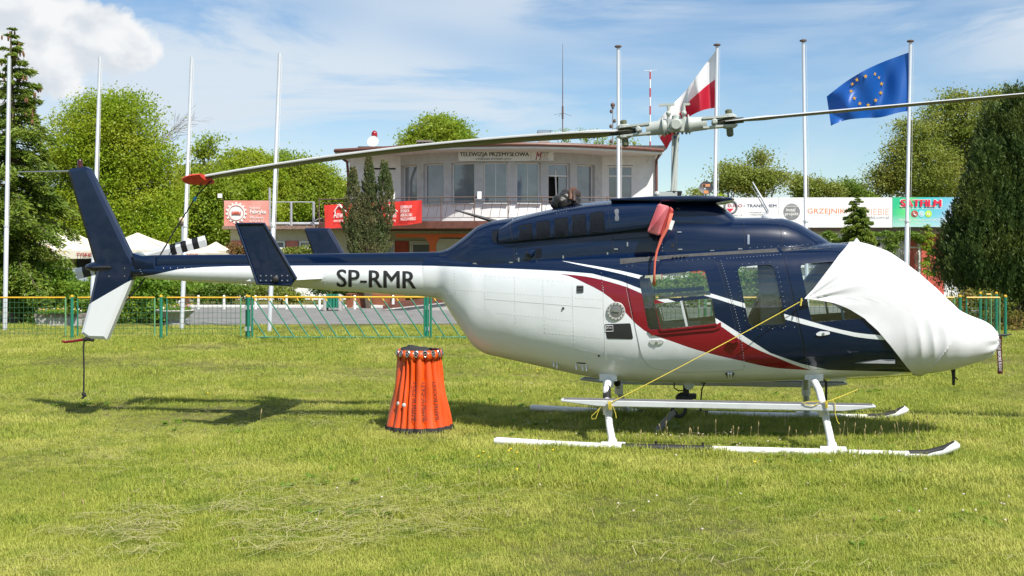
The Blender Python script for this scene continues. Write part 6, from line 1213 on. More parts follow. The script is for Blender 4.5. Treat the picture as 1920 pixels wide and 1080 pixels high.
# roof aerial
p = L(1446, 407.5, 0); mb = MB(); mb.lathe([(.10, -.01), (.09, .015), (.05, .03), (.035, .06)], p, 16); mb.build('aerial_base', WHP, heli, True); mb = MB(); mb.tube([L(1450, 406, 0), L(1440, 392, 0), L(1411, 341, 0)], [.035, .014, .005], 8); mb.build('roof_aerial', WHP, heli, True); MB().tube([L(1440, 401, .05), L(1409, 349, .05)], [.007, .004], 6).build('wire_aerial', STL, heli)
MB().tube([surf(926, 415.5, COWL) + Vector((0, .25, 0)), L(854, 394, .0)], [.022, .007], 8).build('cowl_aerial', BLK, heli); MB().tube([L(1606, 459, 0), L(1606, 444, 0)], .006, 6).build('roof_whip', BLK, heli)
# mast and main rotor
mt = L(1268, 250, 0); mbse = L(1264, 372, 0); MB().tube([mbse, mt], .026, 14).build('rotor_mast', GRYP, heli, True); MB().tube([mbse + Vector((-.022, -.03, 0)), mt + Vector((-.034, -.03, -.02))], .010, 8).build('pitch_link', GRYP, heli); MB().tube([mbse + Vector((-.03, -.05, 0)), mt + Vector((.02, -.05, -.02))], .015, 8).build('pitch_link', GRYP, heli); MB().lathe([(.028, -.05), (.028, -.03)], mt, 14).build('mast_band', mat('blue_band', (.02, .08, .4), .5), heli)
mb = MB(); mb.lathe([(.11, 0), (.11, .03), (.07, .05), (.08, .10)], mbse - Vector((0, 0, .03)), 16); mb.build('swashplate_boot', BLK, heli, True); mb = MB(); q = L(1247, 364, -.05); mb.bar(q + Vector((-.09, 0, 0)), q + Vector((.12, 0, 0)), .05, .045); mb.bar(q + Vector((-.08, 0, 0)), q + Vector((-.08, 0, -.09)), .025); mb.ball(q + Vector((-.08, -.02, 0)), .03, 8, 6); mb.build('swashplate_lever', GRYP, heli)
hubc = L(1268, 236, 0); rot = MB().box(hubc + Vector((0, 0, .0)), (.17, .15, .12)); rot.lathe([(.062, -.06), (.062, -.12), (.045, -.14)], hubc, 14, (0, 1, 0)); rot.lathe([(.055, .0), (.045, .10), (.02, .12)], hubc, 12); hb_ = rot.build('rotor_hub', GRYP, heli, True, 40)
mb = MB(); 
for dx in (-.075, .075): mb.tube([hubc + Vector((dx, -.04, .05)), hubc + Vector((dx * 1.0, -.04, .20))], .017, 8); mb.bar(hubc + Vector((dx - .075 * (1 if dx < 0 else -.2) - .02, -.04, .205)), hubc + Vector((dx + .06, -.04, .21)), .03, .022); mb.ball(hubc + Vector((dx, -.05, .12)), .028, 8, 6)
mb.build('counterweight_lever', GRYP, hb_)
bt = MB()
for i in range(6): bt.lathe([(.012, 0), (.012, .02)], hubc + Vector((-.1 + .04 * i, -.09, -.075)), 6, (0, 0, -1))
tag(bt.build('hub_bolt', BLK, hb_), kind='stuff')
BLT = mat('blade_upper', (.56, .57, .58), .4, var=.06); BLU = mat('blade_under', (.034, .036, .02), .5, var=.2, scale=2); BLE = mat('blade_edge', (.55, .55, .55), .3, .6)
def rotor_side(s, tip, pitch0, pitch1, r0):
    """grip with two tines, blade bolt and a twisted blade out to the tip; s = +1 forward, -1 aft"""
    d = (tip - hubc).normalized(); yv = Vector((0, 1, 0)); up = d.cross(yv).normalized(); up = up if up.z > 0 else -up
    P = lambda r, y=0., z=0.: hubc + d * r + yv * y + up * z
    MB().tube([P(.07), P(.10), P(.13), P(.16), P(.30)], [.066, .078, .082, .072, .066], 18).build('blade_grip', GRYP, hb_, True, 35); g = hb_.children[-1] if False else None
    mb = MB(); mb.tube([P(.12, -.02), P(.132, -.02)], .098, 18); mb.build('grip_flange', GRYP, hb_, True, 35)
    for zz in (-1, 1):
        mb = MB(); mb.add([P(.26, -.075, zz * .056), P(.26, .075, zz * .056), P(.56, .06, zz * .054), P(.60, .0, zz * .054), P(.56, -.06, zz * .054), P(.26, -.075, zz * .036), P(.26, .075, zz * .036), P(.56, .06, zz * .036), P(.60, 0, zz * .036), P(.56, -.06, zz * .036)], [(0, 1, 2, 3, 4), (9, 8, 7, 6, 5), (0, 5, 6, 1), (1, 6, 7, 2), (2, 7, 8, 3), (3, 8, 9, 4), (4, 9, 5, 0)]); mb.build('grip_tine', GRYP, hb_)
        mb = MB(); mb.lathe([(.066, 0), (.066, .026), (.045, .036)], P(.52, 0, zz * .036), 18, up * zz); mb.build('bolt_boss', GRYP, hb_, True, 40)
        MB().lathe([(.034, 0), (.034, .06 if zz < 0 else .03), (.02, .075 if zz < 0 else .04)], P(.52, 0, zz * .078), 12, up * zz).build('blade_bolt', mat('olive_bolt', (.10, .11, .06), .5), hb_, True, 40)
    mb = MB(); mb.lathe([(.03, -.07), (.03, .09), (.018, .105)], P(.375, -.0), 14, -yv); mb.build('drag_brace_pin', GRYP, hb_, True, 40)
    # blade: section points go leading edge -> upper -> trailing -> lower; leading edge towards -y on the aft blade
    le = -1 if s < 0 else 1; R_ = (tip - hubc).length; chord = .33; ns = 40; sec = [(-.25, .0, 2), (-.238, .032, 2), (-.12, .055, 0), (.15, .05, 0), (.45, .025, 0), (.75, .002, 0), (.75, -.002, 1), (.45, -.022, 1), (.15, -.045, 1), (-.12, -.05, 1), (-.238, -.034, 2)]
    vs = []; mb = MB(); m_ = len(sec)
    for i in range(ns + 1):
        f = i / ns; r = .48 + (R_ - .48) * f; pa = pitch0 + (pitch1 - pitch0) * f; c = chord * min(1, .40 + 3.0 * f / .35) if f < .08 else chord; th = 1.35 if f < .08 else 1.0
        bend = .33 * f * (1 - f) if s < 0 else .03 * f * (1 - f)
        for (q, zz, _) in sec: yy = -le * q * c * -1; a = q * c; y_ = -le * -a * 1.0; vs.append(P(r, le * -a * math.cos(pa) + 0, (-a * math.sin(pa)) + zz * c * th + bend))
    b0 = len(mb.v); mb.v += [tuple(v) for v in vs]
    for i in range(ns):
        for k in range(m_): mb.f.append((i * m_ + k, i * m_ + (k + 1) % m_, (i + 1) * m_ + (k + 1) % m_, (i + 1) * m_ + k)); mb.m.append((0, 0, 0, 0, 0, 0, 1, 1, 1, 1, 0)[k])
    mb.f.append(tuple(range(m_))); mb.m.append(0); mb.f.append(tuple(ns * m_ + k for k in range(m_))); mb.m.append(0)
    o = mb.build('rotor_blade', [BLT, BLU, BLE], heli, True, 40)
    mb = MB(); mb.tube([P(.40, 0, 0), P(.52, 0, 0), P(.66, 0, 0)], [.045, .06, .05], 10, True, .55); mb.build('blade_root', BLU, o, True); return P, R_
TIPA = L(350, 338, .12); TIPF = L(1990, 173, 0); d_ = TIPF - hubc; TIPF = hubc + d_.normalized() * 5.64
rotor_side(-1, TIPA, R(6.5), R(0), 0); rotor_side(1, TIPF, R(5), R(3.5), 0)

# ------------------------------------------------------------------ things lying on or tied to the helicopter
# white nose cover
cov = on_heli('nose_cover', 'white cloth tied over the helicopter windscreen and nose', 'cloth cover')
COVM = mat('white_cotton', (.60, .605, .63), .85, var=.03, scale=3, bump=.18, bscale=420, spec=.2)
bd = [(1606, 454.5), (1592, 458), (1572, 482), (1545, 516), (1522, 545), (1505, 562), (1530, 562.5), (1560, 567.5), (1590, 579), (1620, 597), (1645, 620), (1667, 645), (1685, 667), (1705, 690), (1722, 704)]
TT = []; XS = []
for px, py in bd:
    p = surf(px, py, BODY, .012); zt, zb, w, zm, pu, pd = BODY.prof(p.x); TT.append((p.z - zm) / (zt - zm) if p.z > zm else (p.z - zm) / (zm - zb)); XS.append(p.x)
TT[0] = 1.0
for i in range(1, len(TT)): TT[i] = min(TT[i], TT[i - 1] - .002)
TT.append(-1.0); XS.append(L(1738, 700).x)
thr, xsr = np.array(TT[::-1]), np.array(XS[::-1]); CORN = surf(1505, 562, BODY); xn = BODY.x1; NU, NT = 150, 150; vs = []; fs = []
def wr_noise(a, b): return math.sin(a * 3.1 + math.sin(b * 2.3)) * .5 + math.sin(a * 7.3 - b * 1.7) * .3
for sgn in (-1, 1):
    for j in range(NT + 1):
        f = j / NT; t = math.sin(math.pi / 2 * (1 - 2 * f)); th = math.asin(t); x_s = float(np.interp(t, thr, xsr))
        for i in range(NU + 1):
            u = i / NU; x = x_s + (xn + .012 - x_s) * u; zt, zb, w, zm, pu, pd = BODY.prof(x); p = pu if t >= 0 else pd; hh = (zt - zm) if t >= 0 else (zm - zb)
            yf = max(0., 1 - abs(t) ** p) ** (1 / p); y = yf * w; z = zm + t * hh; ny = yf ** (p - 1) / max(w, .02); nz = math.copysign(abs(t) ** (p - 1), t) / max(hh, .02); nl = math.hypot(ny, nz); c, si = ny / nl, nz / nl
            dx, dz = x - CORN.x, z - CORN.z; ds = math.hypot(dx, dz); an = math.atan2(dz, dx)
            k = .014 + .05 * math.exp(-ds / .14) + (.013 * (1 - 2 * abs(math.sin(an * 9 + .7))) + .006 * math.sin(an * 31)) * min(1, ds / .10) * math.exp(-(ds / .36) ** 2)
            xw = x - L(1718, 600).x; k += .008 * (1 - 2 * abs(math.sin(xw * 26 + dz * 3.5))) * math.exp(-(xw / .16) ** 2 - ((z - L(1712, 628).z) / .17) ** 2)
            k += .0035 * wr_noise(x * 5, z * 5) * min(1, u * 6) + .006 * math.exp(-u * 16)
            fold = (x - L(1748, 655).x) - (z - L(1748, 655).z) * .62; k += (.014 * math.exp(-(fold / .012) ** 2) - .006 * (1 if fold > 0 else 0)) * min(1, max(0, (L(1740, 632).z - z) / .10))
            xt = x - L(1855, 0).x; k += .010 * math.sin(th * 9) * math.exp(-(xt / .10) ** 2)
            vs.append((x, sgn * (y + k * c) if f not in (0, 1) else 0., z + k * si))
n1 = (NT + 1) * (NU + 1)
for h in (0, 1):
    for j in range(NT):
        for i in range(NU): a = h * n1 + j * (NU + 1) + i; fs.append((a, a + 1, a + NU + 2, a + NU + 1))
cvb = MB().add(vs, fs); cc = cvb.build('cloth', COVM, cov, True, 180); md = cc.modifiers.new('hem', 'SOLIDIFY'); md.thickness = .004; md.offset = 1
pk = L(1606, 455, 0); MB().lathe([(.05, -.02), (.03, .01), (.012, .035), (.004, .045)], pk + Vector((.0, 0, 0)), 12).build('peak', COVM, cov, True)
# bunched end at the nose
nb_ = L(1866, 640, 0); mb = MB()
for i in range(9): a = i * .7; mb.tube([nb_ + Vector((-.05, .05 * math.cos(a), .05 * math.sin(a))), nb_ + Vector((.0, .045 * math.cos(a), .045 * math.sin(a) - .02)), nb_ + Vector((.02, .03 * math.cos(a + .3), .05 * math.sin(a) + .01))], [.03, .026, .012], 7)
mb.tube([L(1862, 640, -.05), L(1857, 655, -.06), L(1848, 668, -.08), L(1842, 672, -.08)], [.02, .028, .024, .01], 8); mb.build('gathered_end', COVM, cov, True)
MB().tube([L(1866, 629, 0), L(1884, 628, 0), L(1897, 627, 0)], [.014, .012, .004], 8).build('pitot_tube', BLK, heli, True)
rbn = on_heli('warning_ribbon', 'dark red warning ribbon hanging below the helicopter nose', 'ribbon'); RIB = mat('dark_red_ribbon', (.075, .012, .012), .8, var=.2)
def rib_pt(u, v): return L(1868.5 + 10 * u + 1.5 * (1 - v), 701 - 70 * v + 0.0 * u, 0) + Vector((0, -.012 * math.sin(v * 7), 0))
vs = [rib_pt(i / 2, j / 14) for j in range(15) for i in range(3)]; fs = [(j * 3 + i, j * 3 + i + 1, j * 3 + i + 4, j * 3 + i + 3) for j in range(14) for i in range(2)]
MB().add(vs, fs).build('strap', RIB, rbn, True); text_map('REMOVE BEFORE FLIGHT', 'lettering', WHP, lambda u, v: rib_pt(.22 + .5 * v, .93 - .86 * u) + Vector((0, -.006, 0)), rbn)
MB().tube([L(1866, 631, 0), L(1873, 632, 0)], .02, 8).build('cover_cap', BLK, rbn)
# intake plug
plg = on_heli('intake_plug', 'faded red foam plug in the engine air intake', 'intake plug'); PINK = mat('faded_red_vinyl', (.42, .06, .08), .6, var=.35, scale=5, col2=(.52, .16, .18)); mb = MB()
mb.prism([L(px, py, -.66) for px, py in rnd([(1234, 381), (1256, 387), (1236, 442), (1213, 435)], 5, 4)], (0, .20, 0), .02); mb.build('cushion', PINK, plg, True, 40)
mb = MB(); mb.prism([L(px, py, -.64) for px, py in rnd([(1256.5, 387), (1263, 393), (1246, 443), (1237, 441)], 2, 3)], (0, .16, 0), .01); mb.build('side_panel', RDP if False else mat('red_vinyl_edge', (.45, .045, .04), .6), plg)
OR2 = mat('orange_web', (.52, .11, .07), .8); pth = [L(1259, 400, -.65), L(1252, 425, -.665), L(1240, 448, -.67), L(1232, 470, -.68), L(1228, 490, -.695), L(1227, 512, -.70), L(1226, 534, -.71)]; w_ = [.035, .035, .03, .022, .018, .018, .03]
mb = MB(); vs = [p + Vector((sx * w, 0, 0)) for p, w in zip(pth, w_) for sx in (-.5, .5)]; mb.add(vs, [(i * 2, i * 2 + 1, i * 2 + 3, i * 2 + 2) for i in range(6)]); st_ = mb.build('strap', OR2, plg, True); st_.modifiers.new('t', 'SOLIDIFY').thickness = .004
MB().box(L(1259, 422, -.66), (.035, .01, .09), Matrix.Rotation(R(18), 3, 'Y')).build('buckle', FRM, plg)
# exhaust cover
exc = on_heli('exhaust_cover', 'crumpled black and brown cover over the exhaust stack', 'cover'); import mathutils.noise as mn
bm = bmesh.new(); bmesh.ops.create_icosphere(bm, subdivisions=4, radius=1); ec = L(1060, 379, 0)
for v in bm.verts:
    n = v.co.copy(); k = 1 + .22 * mn.noise(n * 2.2) + .08 * mn.noise(n * 6); v.co = Vector((n.x * .14 * k + .02 * n.z, n.y * .19 * k, n.z * .115 * k)) + ec
me = bpy.data.meshes.new('bag'); bm.to_mesh(me); bm.free(); me.materials.append(mat('black_leather', (.018, .016, .014), .45, var=.3, bump=.4, bscale=18)); me.polygons.foreach_set('use_smooth', [True] * len(me.polygons)); link(bpy.data.objects.new('bag', me), exc)
for dx, r, m in ((.05, .118, mat('brown_leather', (.10, .045, .025), .55, var=.4, scale=12)), (.085, .105, mat('brown_leather_dark', (.045, .025, .018), .55))):
    mb = MB(); mb.tube([ec + Vector((dx + .30 * r * math.cos(a) + .02 * math.sin(3 * a), 1.45 * r * math.cos(a) * 0 + .165 * math.sin(a), .035 - dx * .45 + r * 1.0 * math.cos(a) * .9)) for a in [i * math.pi / 8 - math.pi / 2 for i in range(9)]], .035, 8, True, .6); mb.build('flap', m, exc, True)
MB().tube([L(1062, 386, 0) + Vector((0, 0, -.05)), L(1060, 374, 0)], .09, 16).build('exhaust_stack', mat('burnt_steel', (.12, .09, .07), .5, .6), heli, True)
# blade tip sock and its tie-down rope
sock = on_heli('blade_sock', 'red sock pulled over the drooping rotor blade tip', 'blade cover'); RSO = mat('red_sock', (.60, .045, .022), .7, var=.12); mb = MB()
A = L(347, 338, .06); B = L(380, 333, .06); mb.add([L(347, 338, -.08), L(379, 329.5, -.08), L(381, 340, .25), L(398, 340, .26), L(376, 344.5, .26), L(353, 346, .25), L(360, 344, -.02)], [(0, 1, 2, 6), (2, 3, 4), (0, 6, 5), (6, 2, 4, 5), (1, 3, 2)])
mb2 = MB(); ring_n = 10; vs = []
for i in range(6):
    f = i / 5; c = L(349 + 40 * f, 339.5 - 4.5 * f, .10); wy = .20 * (.55 + .45 * min(1, f * 2)); hz = .028 + .012 * math.sin(f * 3)
    for k in range(ring_n): a = 2 * math.pi * k / ring_n; vs.append(c + Vector((0, math.cos(a) * wy, math.sin(a) * hz - math.cos(a) * wy * .15)))
mb2.add(vs, [(i * ring_n + k, i * ring_n + (k + 1) % ring_n, (i + 1) * ring_n + (k + 1) % ring_n, (i + 1) * ring_n + k) for i in range(5) for k in range(ring_n)] + [tuple(range(ring_n)), tuple(50 + k for k in range(ring_n))]); mb2.build('sock', RSO, sock, True)
tie = on_heli('tie_down_rope', 'black rope tying the rotor blade tip down to the tail boom', 'rope'); mb = MB(); mb.tube([L(397, 339, .15), L(390, 345, .15), L(368, 368, .15), L(350, 397, .15), L(325, 436, .14), L(303, 474, .13), L(283, 505, .12), L(262, 535, .05), L(236, 565, .03)], .0075, 6); mb.tube([L(378, 340, .1), L(375, 352, .12), L(368, 368, .15)], .005, 6); mb.build('cord', BLK, tie, True); MB().tube([L(367.5, 369, .15), L(364, 376, .15)], .018, 8).build('clip', mat('blue_clip', (.03, .25, .45), .5), tie)
tr_ = on_heli('hanging_rope', 'dark knotted rope hanging from the tail skid', 'rope'); mb = MB(); mb.tube([L(158, 636, -.02), L(156.5, 650, -.02), L(157.5, 690, -.02), L(157, 725, -.02), L(157, 745, -.02)], .009, 6)
for px, py, r in ((168, 635, .028), (161, 636, .026), (173, 637, .022), (157, 739, .022), (155, 746, .013), (159, 742, .018)): mb.ball(L(px, py, -.02), (r * 1.2, r, r), 8, 6)
mb.build('cord', mat('black_rope', (.018, .017, .016), .9, bump=.5, bscale=150), tr_, True)
# yellow cords of the nose cover
YC = mat('yellow_cord', (.62, .5, .06), .7, bump=.4, bscale=260)
yc = on_heli('tie_line', 'taut yellow cord from the cover corner to the rear flight step', 'rope'); c0 = surf(1505, 563, BODY, .06); c1 = L(1145, 755, -1.0); mb = MB(); mb.tube([c0 + (c1 - c0) * t + Vector((0, 0, -.05 * t * (1 - t))) for t in [i / 10 for i in range(11)]], .0042, 6)
mb.tube([c0 + Vector((-.01, -.01, .02)), c0 + Vector((-.02, -.015, -.05))], .008, 6)
for k in range(3): mb.tube([L(1140 + k * 2.2, 752, -1.01), L(1141 + k * 2.2, 760, -1.01), L(1142 + k * 2, 768, -1.0)], .005, 5)
mb.tube([L(1144, 754, -1.0), L(1150, 764, -1.0), L(1154, 775, -1.0), L(1155.5, 784, -1.0)], .0035, 6); mb.tube([L(1126, 764, -1.0), L(1118, 772, -1.0), L(1109, 780, -1.0), L(1110, 786, -1.0), L(1117, 785, -1.0), L(1124, 766, -1.0)], .0035, 6); mb.build('cord', YC, yc, True)
yc2 = on_heli('tie_line', 'loose yellow cord ends knotted on the front landing gear leg', 'rope'); mb = MB(); mb.tube([L(1543, 754, -1.0), L(1560, 750, -1.0), L(1580, 742, -.98), L(1609, 730, -.95)], .0042, 6); mb.tube([L(1560, 750, -1.0), L(1566, 757, -1.0), L(1566, 775, -1.0), L(1570, 790, -1.0), L(1574, 795, -1.0)], .004, 6); mb.tube([L(1540, 752, -1.0), L(1515, 753, -1.0), L(1505, 755, -1.0), L(1512, 759, -1.0), L(1525, 761, -1.0), L(1535, 756, -1.0)], .004, 6)
for k in range(3): mb.tube([L(1547 + k * 1.6, 752, -1.01), L(1548 + k * 1.6, 758, -1.01), L(1548 + k * 1.6, 765, -1.0)], .005, 5)
mb.build('cord', YC, yc2, True)
yc3 = on_heli('tie_line', 'thin yellow cord stretched low under the helicopter nose', 'rope'); MB().tube([L(1545, 712, .55), L(1640, 708, .5), L(1728, 702, .42)], .004, 6).build('cord', YC, yc3, True)

# ------------------------------------------------------------------ orange water bucket
bk = thing('fire_bucket', 'folded orange water bucket standing on the grass under the tail boom', 'bucket', Vector((-.945, 11.58, 0))); ORV = mat('orange_vinyl', (.68, .085, .008), .36, var=.14, scale=3.5, bump=.15, bscale=9, coat=.15, col2=(.58, .065, .006)); HB = .735
NP = 18
def fold(a, f):
    """radius of the pleated wall at angle a, height fraction f"""
    w = a * NP / 2 + .8 * math.sin(a * 3 + 1 + f * .5) + .5 * math.sin(a * 5 + 2 + f * .9); s = abs(math.sin(w)) ** .55; r = .338 - .118 * f - .014 * math.sin(math.pi * f)
    return r * (1 - (.15 + .13 * f) * (1 - s) - .012 * math.sin(a * 2 + f * 4)) + .006 * math.sin(f * 9 + a * 4)
def bpt(a, f, off=0.): r = fold(a, f) + off; return Vector((r * math.sin(a), -r * math.cos(a),   .045 + HB * f + f ** 4 * (.016 * math.sin(a * NP + 1) + .014 * math.sin(a * 2 + .6))))
NA, NF = 352, 26; vs = [bpt(2 * math.pi * i / NA, j / NF) for j in range(NF + 1) for i in range(NA)]; fs = [(j * NA + i, j * NA + (i + 1) % NA, (j + 1) * NA + (i + 1) % NA, (j + 1) * NA + i) for j in range(NF) for i in range(NA)]
sh_ = MB().add(vs, fs).build('shell', ORV, bk, True, 60)
BKR = mat('black_canvas', (.02, .02, .021), .8, var=.3, bump=.5, bscale=40)
vs = [Vector((k * math.sin(a), -k * math.cos(a), z)) for z, e in ((0, .012), (.02, .02), (.06, .008)) for a in [2 * math.pi * i / 96 for i in range(96)] for k in [fold(a, 0) + e + .006 * math.sin(a * 11)]]
MB().add(vs, [(j * 96 + i, j * 96 + (i + 1) % 96, (j + 1) * 96 + (i + 1) % 96, (j + 1) * 96 + i) for j in range(2) for i in range(96)]).build('bottom_band', BKR, bk, True)
ZT_ = .045 + HB; mb = MB()
mb.tube([Vector((.215 * math.sin(a), -.215 * math.cos(a), ZT_ + .018 + .014 * math.sin(3 * a))) for a in [2 * math.pi * i / 40 for i in range(41)]], .012, 8); mb.build('rim_rope', BKR, bk, True)
bm = bmesh.new(); bmesh.ops.create_icosphere(bm, subdivisions=4, radius=1)
for v in bm.verts: n = v.co.copy(); k = 1 + .25 * mn.noise(n * 2.5) + .12 * mn.noise(n * 6); v.co = Vector((n.x * .17 * k - .035, n.y * .17 * k + .03, ZT_ - .01 + n.z * (.08 + .035 * max(0, -n.x)) * k))
me = bpy.data.meshes.new('inner_canvas'); bm.to_mesh(me); bm.free(); me.materials.append(BKR); me.polygons.foreach_set('use_smooth', [True] * len(me.polygons)); link(bpy.data.objects.new('inner_canvas', me), bk)
lp0 = None
for i in range(16):
    a = 2 * math.pi * i / 16 + .12; dr = Vector((math.sin(a), -math.cos(a), 0)); tg = Vector((math.cos(a), math.sin(a), 0)); q = dr * .225 + Vector((0, 0, ZT_ - .055)); mb = MB()
    pr = [q + dr * .0 + Vector((0, 0, -.01)), q + dr * .012 + Vector((0, 0, .05)), q + dr * .0 + Vector((0, 0, .10)), q - dr * .022 + Vector((0, 0, .095)), q - dr * .02 + Vector((0, 0, .04))]
    vs = [p + tg * s * .026 for p in pr for s in (-1, 1)]; mb.add(vs, [(k * 2, k * 2 + 1, k * 2 + 3, k * 2 + 2) for k in range(4)]); mb.build('rim_loop', ORV, bk, True).modifiers.new('t', 'SOLIDIFY').thickness = .004
    a += .2; dr = Vector((math.sin(a), -math.cos(a), 0)); tg = Vector((math.cos(a), math.sin(a), 0)); c = dr * .228 + Vector((0, 0, ZT_ + .012)); mb = MB(); mb.tube([c + tg * .024 * math.cos(t) + Vector((0, 0, .03 * math.sin(t))) for t in [k * .7854 for k in range(9)]], .007, 6); mb.tube([c + dr * .012 + tg * .014 * math.cos(t) + Vector((0, 0, .02 * math.sin(t) - .012)) for t in [k * .7854 for k in range(9)]], .006, 5); mb.build('shackle', STL, bk, True)
for ac in (-.10, .24, .66): text_map('BAMBI BUCKET', 'lettering', INK, lambda u, v, ac=ac: bpt(ac + (.5 - v) * .13 / (1 - .2 * (.12 + .52 * u)) , .13 + .52 * u, .005) if False else (lambda f, a: Vector(((.338 - .118 * f + .004) * math.sin(a), -(.338 - .118 * f + .004) * math.cos(a), .045 + HB * f)))(.13 + .52 * u, ac + (.5 - v) * .135), bk, 3)
for ac, f in ((-.48, .33), (-.78, .34)): p = bpt(ac, f, -.002); MB().lathe([(.02, 0), (.02, .006), (.008, .009), (.0, .009)], p, 14, (math.sin(ac), -math.cos(ac), 0)).build('snap_button', FRM, bk, True)
# ------------------------------------------------------------------ the lawn: tufts instanced over the field
def blade_mat():
    m = bpy.data.materials.new('grass_blade'); m.use_nodes = True; nt = m.node_tree; N = nt.nodes; K = nt.links; N.clear(); out = N.new('ShaderNodeOutputMaterial'); g = N.new('ShaderNodeNewGeometry'); oi = N.new('ShaderNodeObjectInfo')
    def nz(sc, det, ro=.55):
        n = N.new('ShaderNodeTexNoise'); n.inputs['Scale'].default_value = sc; n.inputs['Detail'].default_value = det; n.inputs['Roughness'].default_value = ro; K.new(g.outputs['Position'], n.inputs[0]); return n.outputs[0]
    def mr(v, a, c, t0=0., t1=1.):
        n = N.new('ShaderNodeMapRange'); n.inputs[1].default_value = a; n.inputs[2].default_value = c; n.inputs[3].default_value = t0; n.inputs[4].default_value = t1; K.new(v, n.inputs[0]); return n.outputs[0]
    def mix(f, a, c):
        n = N.new('ShaderNodeMix'); n.data_type = 'RGBA'; K.new(f, n.inputs['Factor'])
        for k, v in (('A', a), ('B', c)):
            if isinstance(v, tuple): n.inputs[k].default_value = (*v, 1)
            else: K.new(v, n.inputs[k])
        return n.outputs['Result']
    def M(op, a, c):
        n = N.new('ShaderNodeMath'); n.operation = op; n.use_clamp = True
        for i, v in enumerate((a, c)):
            if isinstance(v, (int, float)): n.inputs[i].default_value = v
            else: K.new(v, n.inputs[i])
        return n.outputs[0]
    c = mix(g.outputs['Random Per Island'], (0.163, 0.258, 0.022), (0.302, 0.366, 0.039))
    c = mix(mr(nz(.9, 4), .42, .62), c, mix(oi.outputs['Random'], (0.251, 0.311, 0.033), (0.364, 0.393, 0.057)))
    dry = M('ADD', mr(nz(.6, 7, .66), .50, .63, 0, .9), M('ADD', mr(oi.outputs['Random'], .78, .9, 0, .5), mr(g.outputs['Random Per Island'], .74, .80, 0, .55)))
    c = mix(dry, c, mix(g.outputs['Random Per Island'], (0.615, 0.566, 0.184), (0.439, 0.457, 0.092)))
    c = mix(mr(nz(3.4, 5), .52, .72, 0, .6), c, (0.107, 0.197, 0.022))
    d = N.new('ShaderNodeBsdfPrincipled'); d.inputs['Roughness'].default_value = .55; d.inputs['Specular IOR Level'].default_value = .25; K.new(c, d.inputs['Base Color']); t = N.new('ShaderNodeBsdfTranslucent'); K.new(c, t.inputs[0]); ms = N.new('ShaderNodeMixShader'); ms.inputs[0].default_value = .28; K.new(d.outputs[0], ms.inputs[1]); K.new(t.outputs[0], ms.inputs[2]); K.new(ms.outputs[0], out.inputs[0]); return m
GB_M = blade_mat(); STRAW = leaf_mat('straw', (.42, .38, .17), (.5, .45, .24), (.34, .34, .12), .2)
tufts = bpy.data.collections.new('tufts')
def tuft(n, h, spread, lean, w, seed, m=GB_M, heads=False):
    rg = np.random.default_rng(seed); mb = MB()
    for i in range(n):
        a = rg.uniform(0, 6.283); r = spread * math.sqrt(rg.random()); x, y = r * math.cos(a), r * math.sin(a); b = rg.uniform(0, 6.283); hh = h * rg.uniform(.5, 1.15); l = lean * rg.uniform(.2, 1.3) * hh; dx, dy = math.cos(b), math.sin(b); px_, py_ = -dy * w * .5, dx * w * .5
        mb.add([(x - px_, y - py_, 0), (x + px_, y + py_, 0), (x + dx * l * .35 + px_ * .8, y + dy * l * .35 + py_ * .8, hh * .6), (x + dx * l * .35 - px_ * .8, y + dy * l * .35 - py_ * .8, hh * .6), (x + dx * l, y + dy * l, hh * (1 - .25 * lean))], [(0, 1, 2, 3), (3, 2, 4)])
    me = bpy.data.meshes.new('tuft'); me.from_pydata(mb.v, [], mb.f); me.materials.append(m); o = bpy.data.objects.new('tuft', me); tufts.objects.link(o)
tuft(20, .040, .08, 1.0, .0034, 1); tuft(20, .050, .075, .8, .0032, 2); tuft(18, .034, .09, 1.5, .0036, 3); tuft(15, .062, .065, .6, .0032, 4)
def scatter(name, pts, scl, label_kind='stuff', coll=tufts):
    n = len(pts); me = bpy.data.meshes.new(name); me.vertices.add(n); me.vertices.foreach_set('co', np.ascontiguousarray(pts, dtype=np.float32).ravel())
    a = me.attributes.new('rot', 'FLOAT_VECTOR', 'POINT'); rv = np.stack([RNG.uniform(-.12, .12, n), RNG.uniform(-.12, .12, n), RNG.uniform(0, 6.283, n)], 1).astype(np.float32); a.data.foreach_set('vector', rv.ravel())
    s = me.attributes.new('scl', 'FLOAT_VECTOR', 'POINT'); s.data.foreach_set('vector', np.ascontiguousarray(scl, dtype=np.float32).ravel())
    o = bpy.data.objects.new(name, me); link(o); o['kind'] = label_kind
    ng = bpy.data.node_groups.new(name, 'GeometryNodeTree'); ng.interface.new_socket('Geometry', in_out='INPUT', socket_type='NodeSocketGeometry'); ng.interface.new_socket('Geometry', in_out='OUTPUT', socket_type='NodeSocketGeometry')
    gi = ng.nodes.new('NodeGroupInput'); go = ng.nodes.new('NodeGroupOutput'); ip = ng.nodes.new('GeometryNodeInstanceOnPoints'); ci = ng.nodes.new('GeometryNodeCollectionInfo'); ci.inputs['Collection'].default_value = coll; ci.inputs['Separate Children'].default_value = True; ci.inputs['Reset Children'].default_value = True
    ip.inputs['Pick Instance'].default_value = True
    def attr(nm):
        q = ng.nodes.new('GeometryNodeInputNamedAttribute'); q.data_type = 'FLOAT_VECTOR'; q.inputs['Name'].default_value = nm; return q.outputs['Attribute']
    k = ng.links.new; k(gi.outputs[0], ip.inputs['Points']); k(ci.outputs[0], ip.inputs['Instance']); k(attr('rot'), ip.inputs['Rotation']); k(attr('scl'), ip.inputs['Scale']); k(ip.outputs[0], go.inputs[0])
    md = o.modifiers.new('scatter', 'NODES'); md.node_group = ng; return o
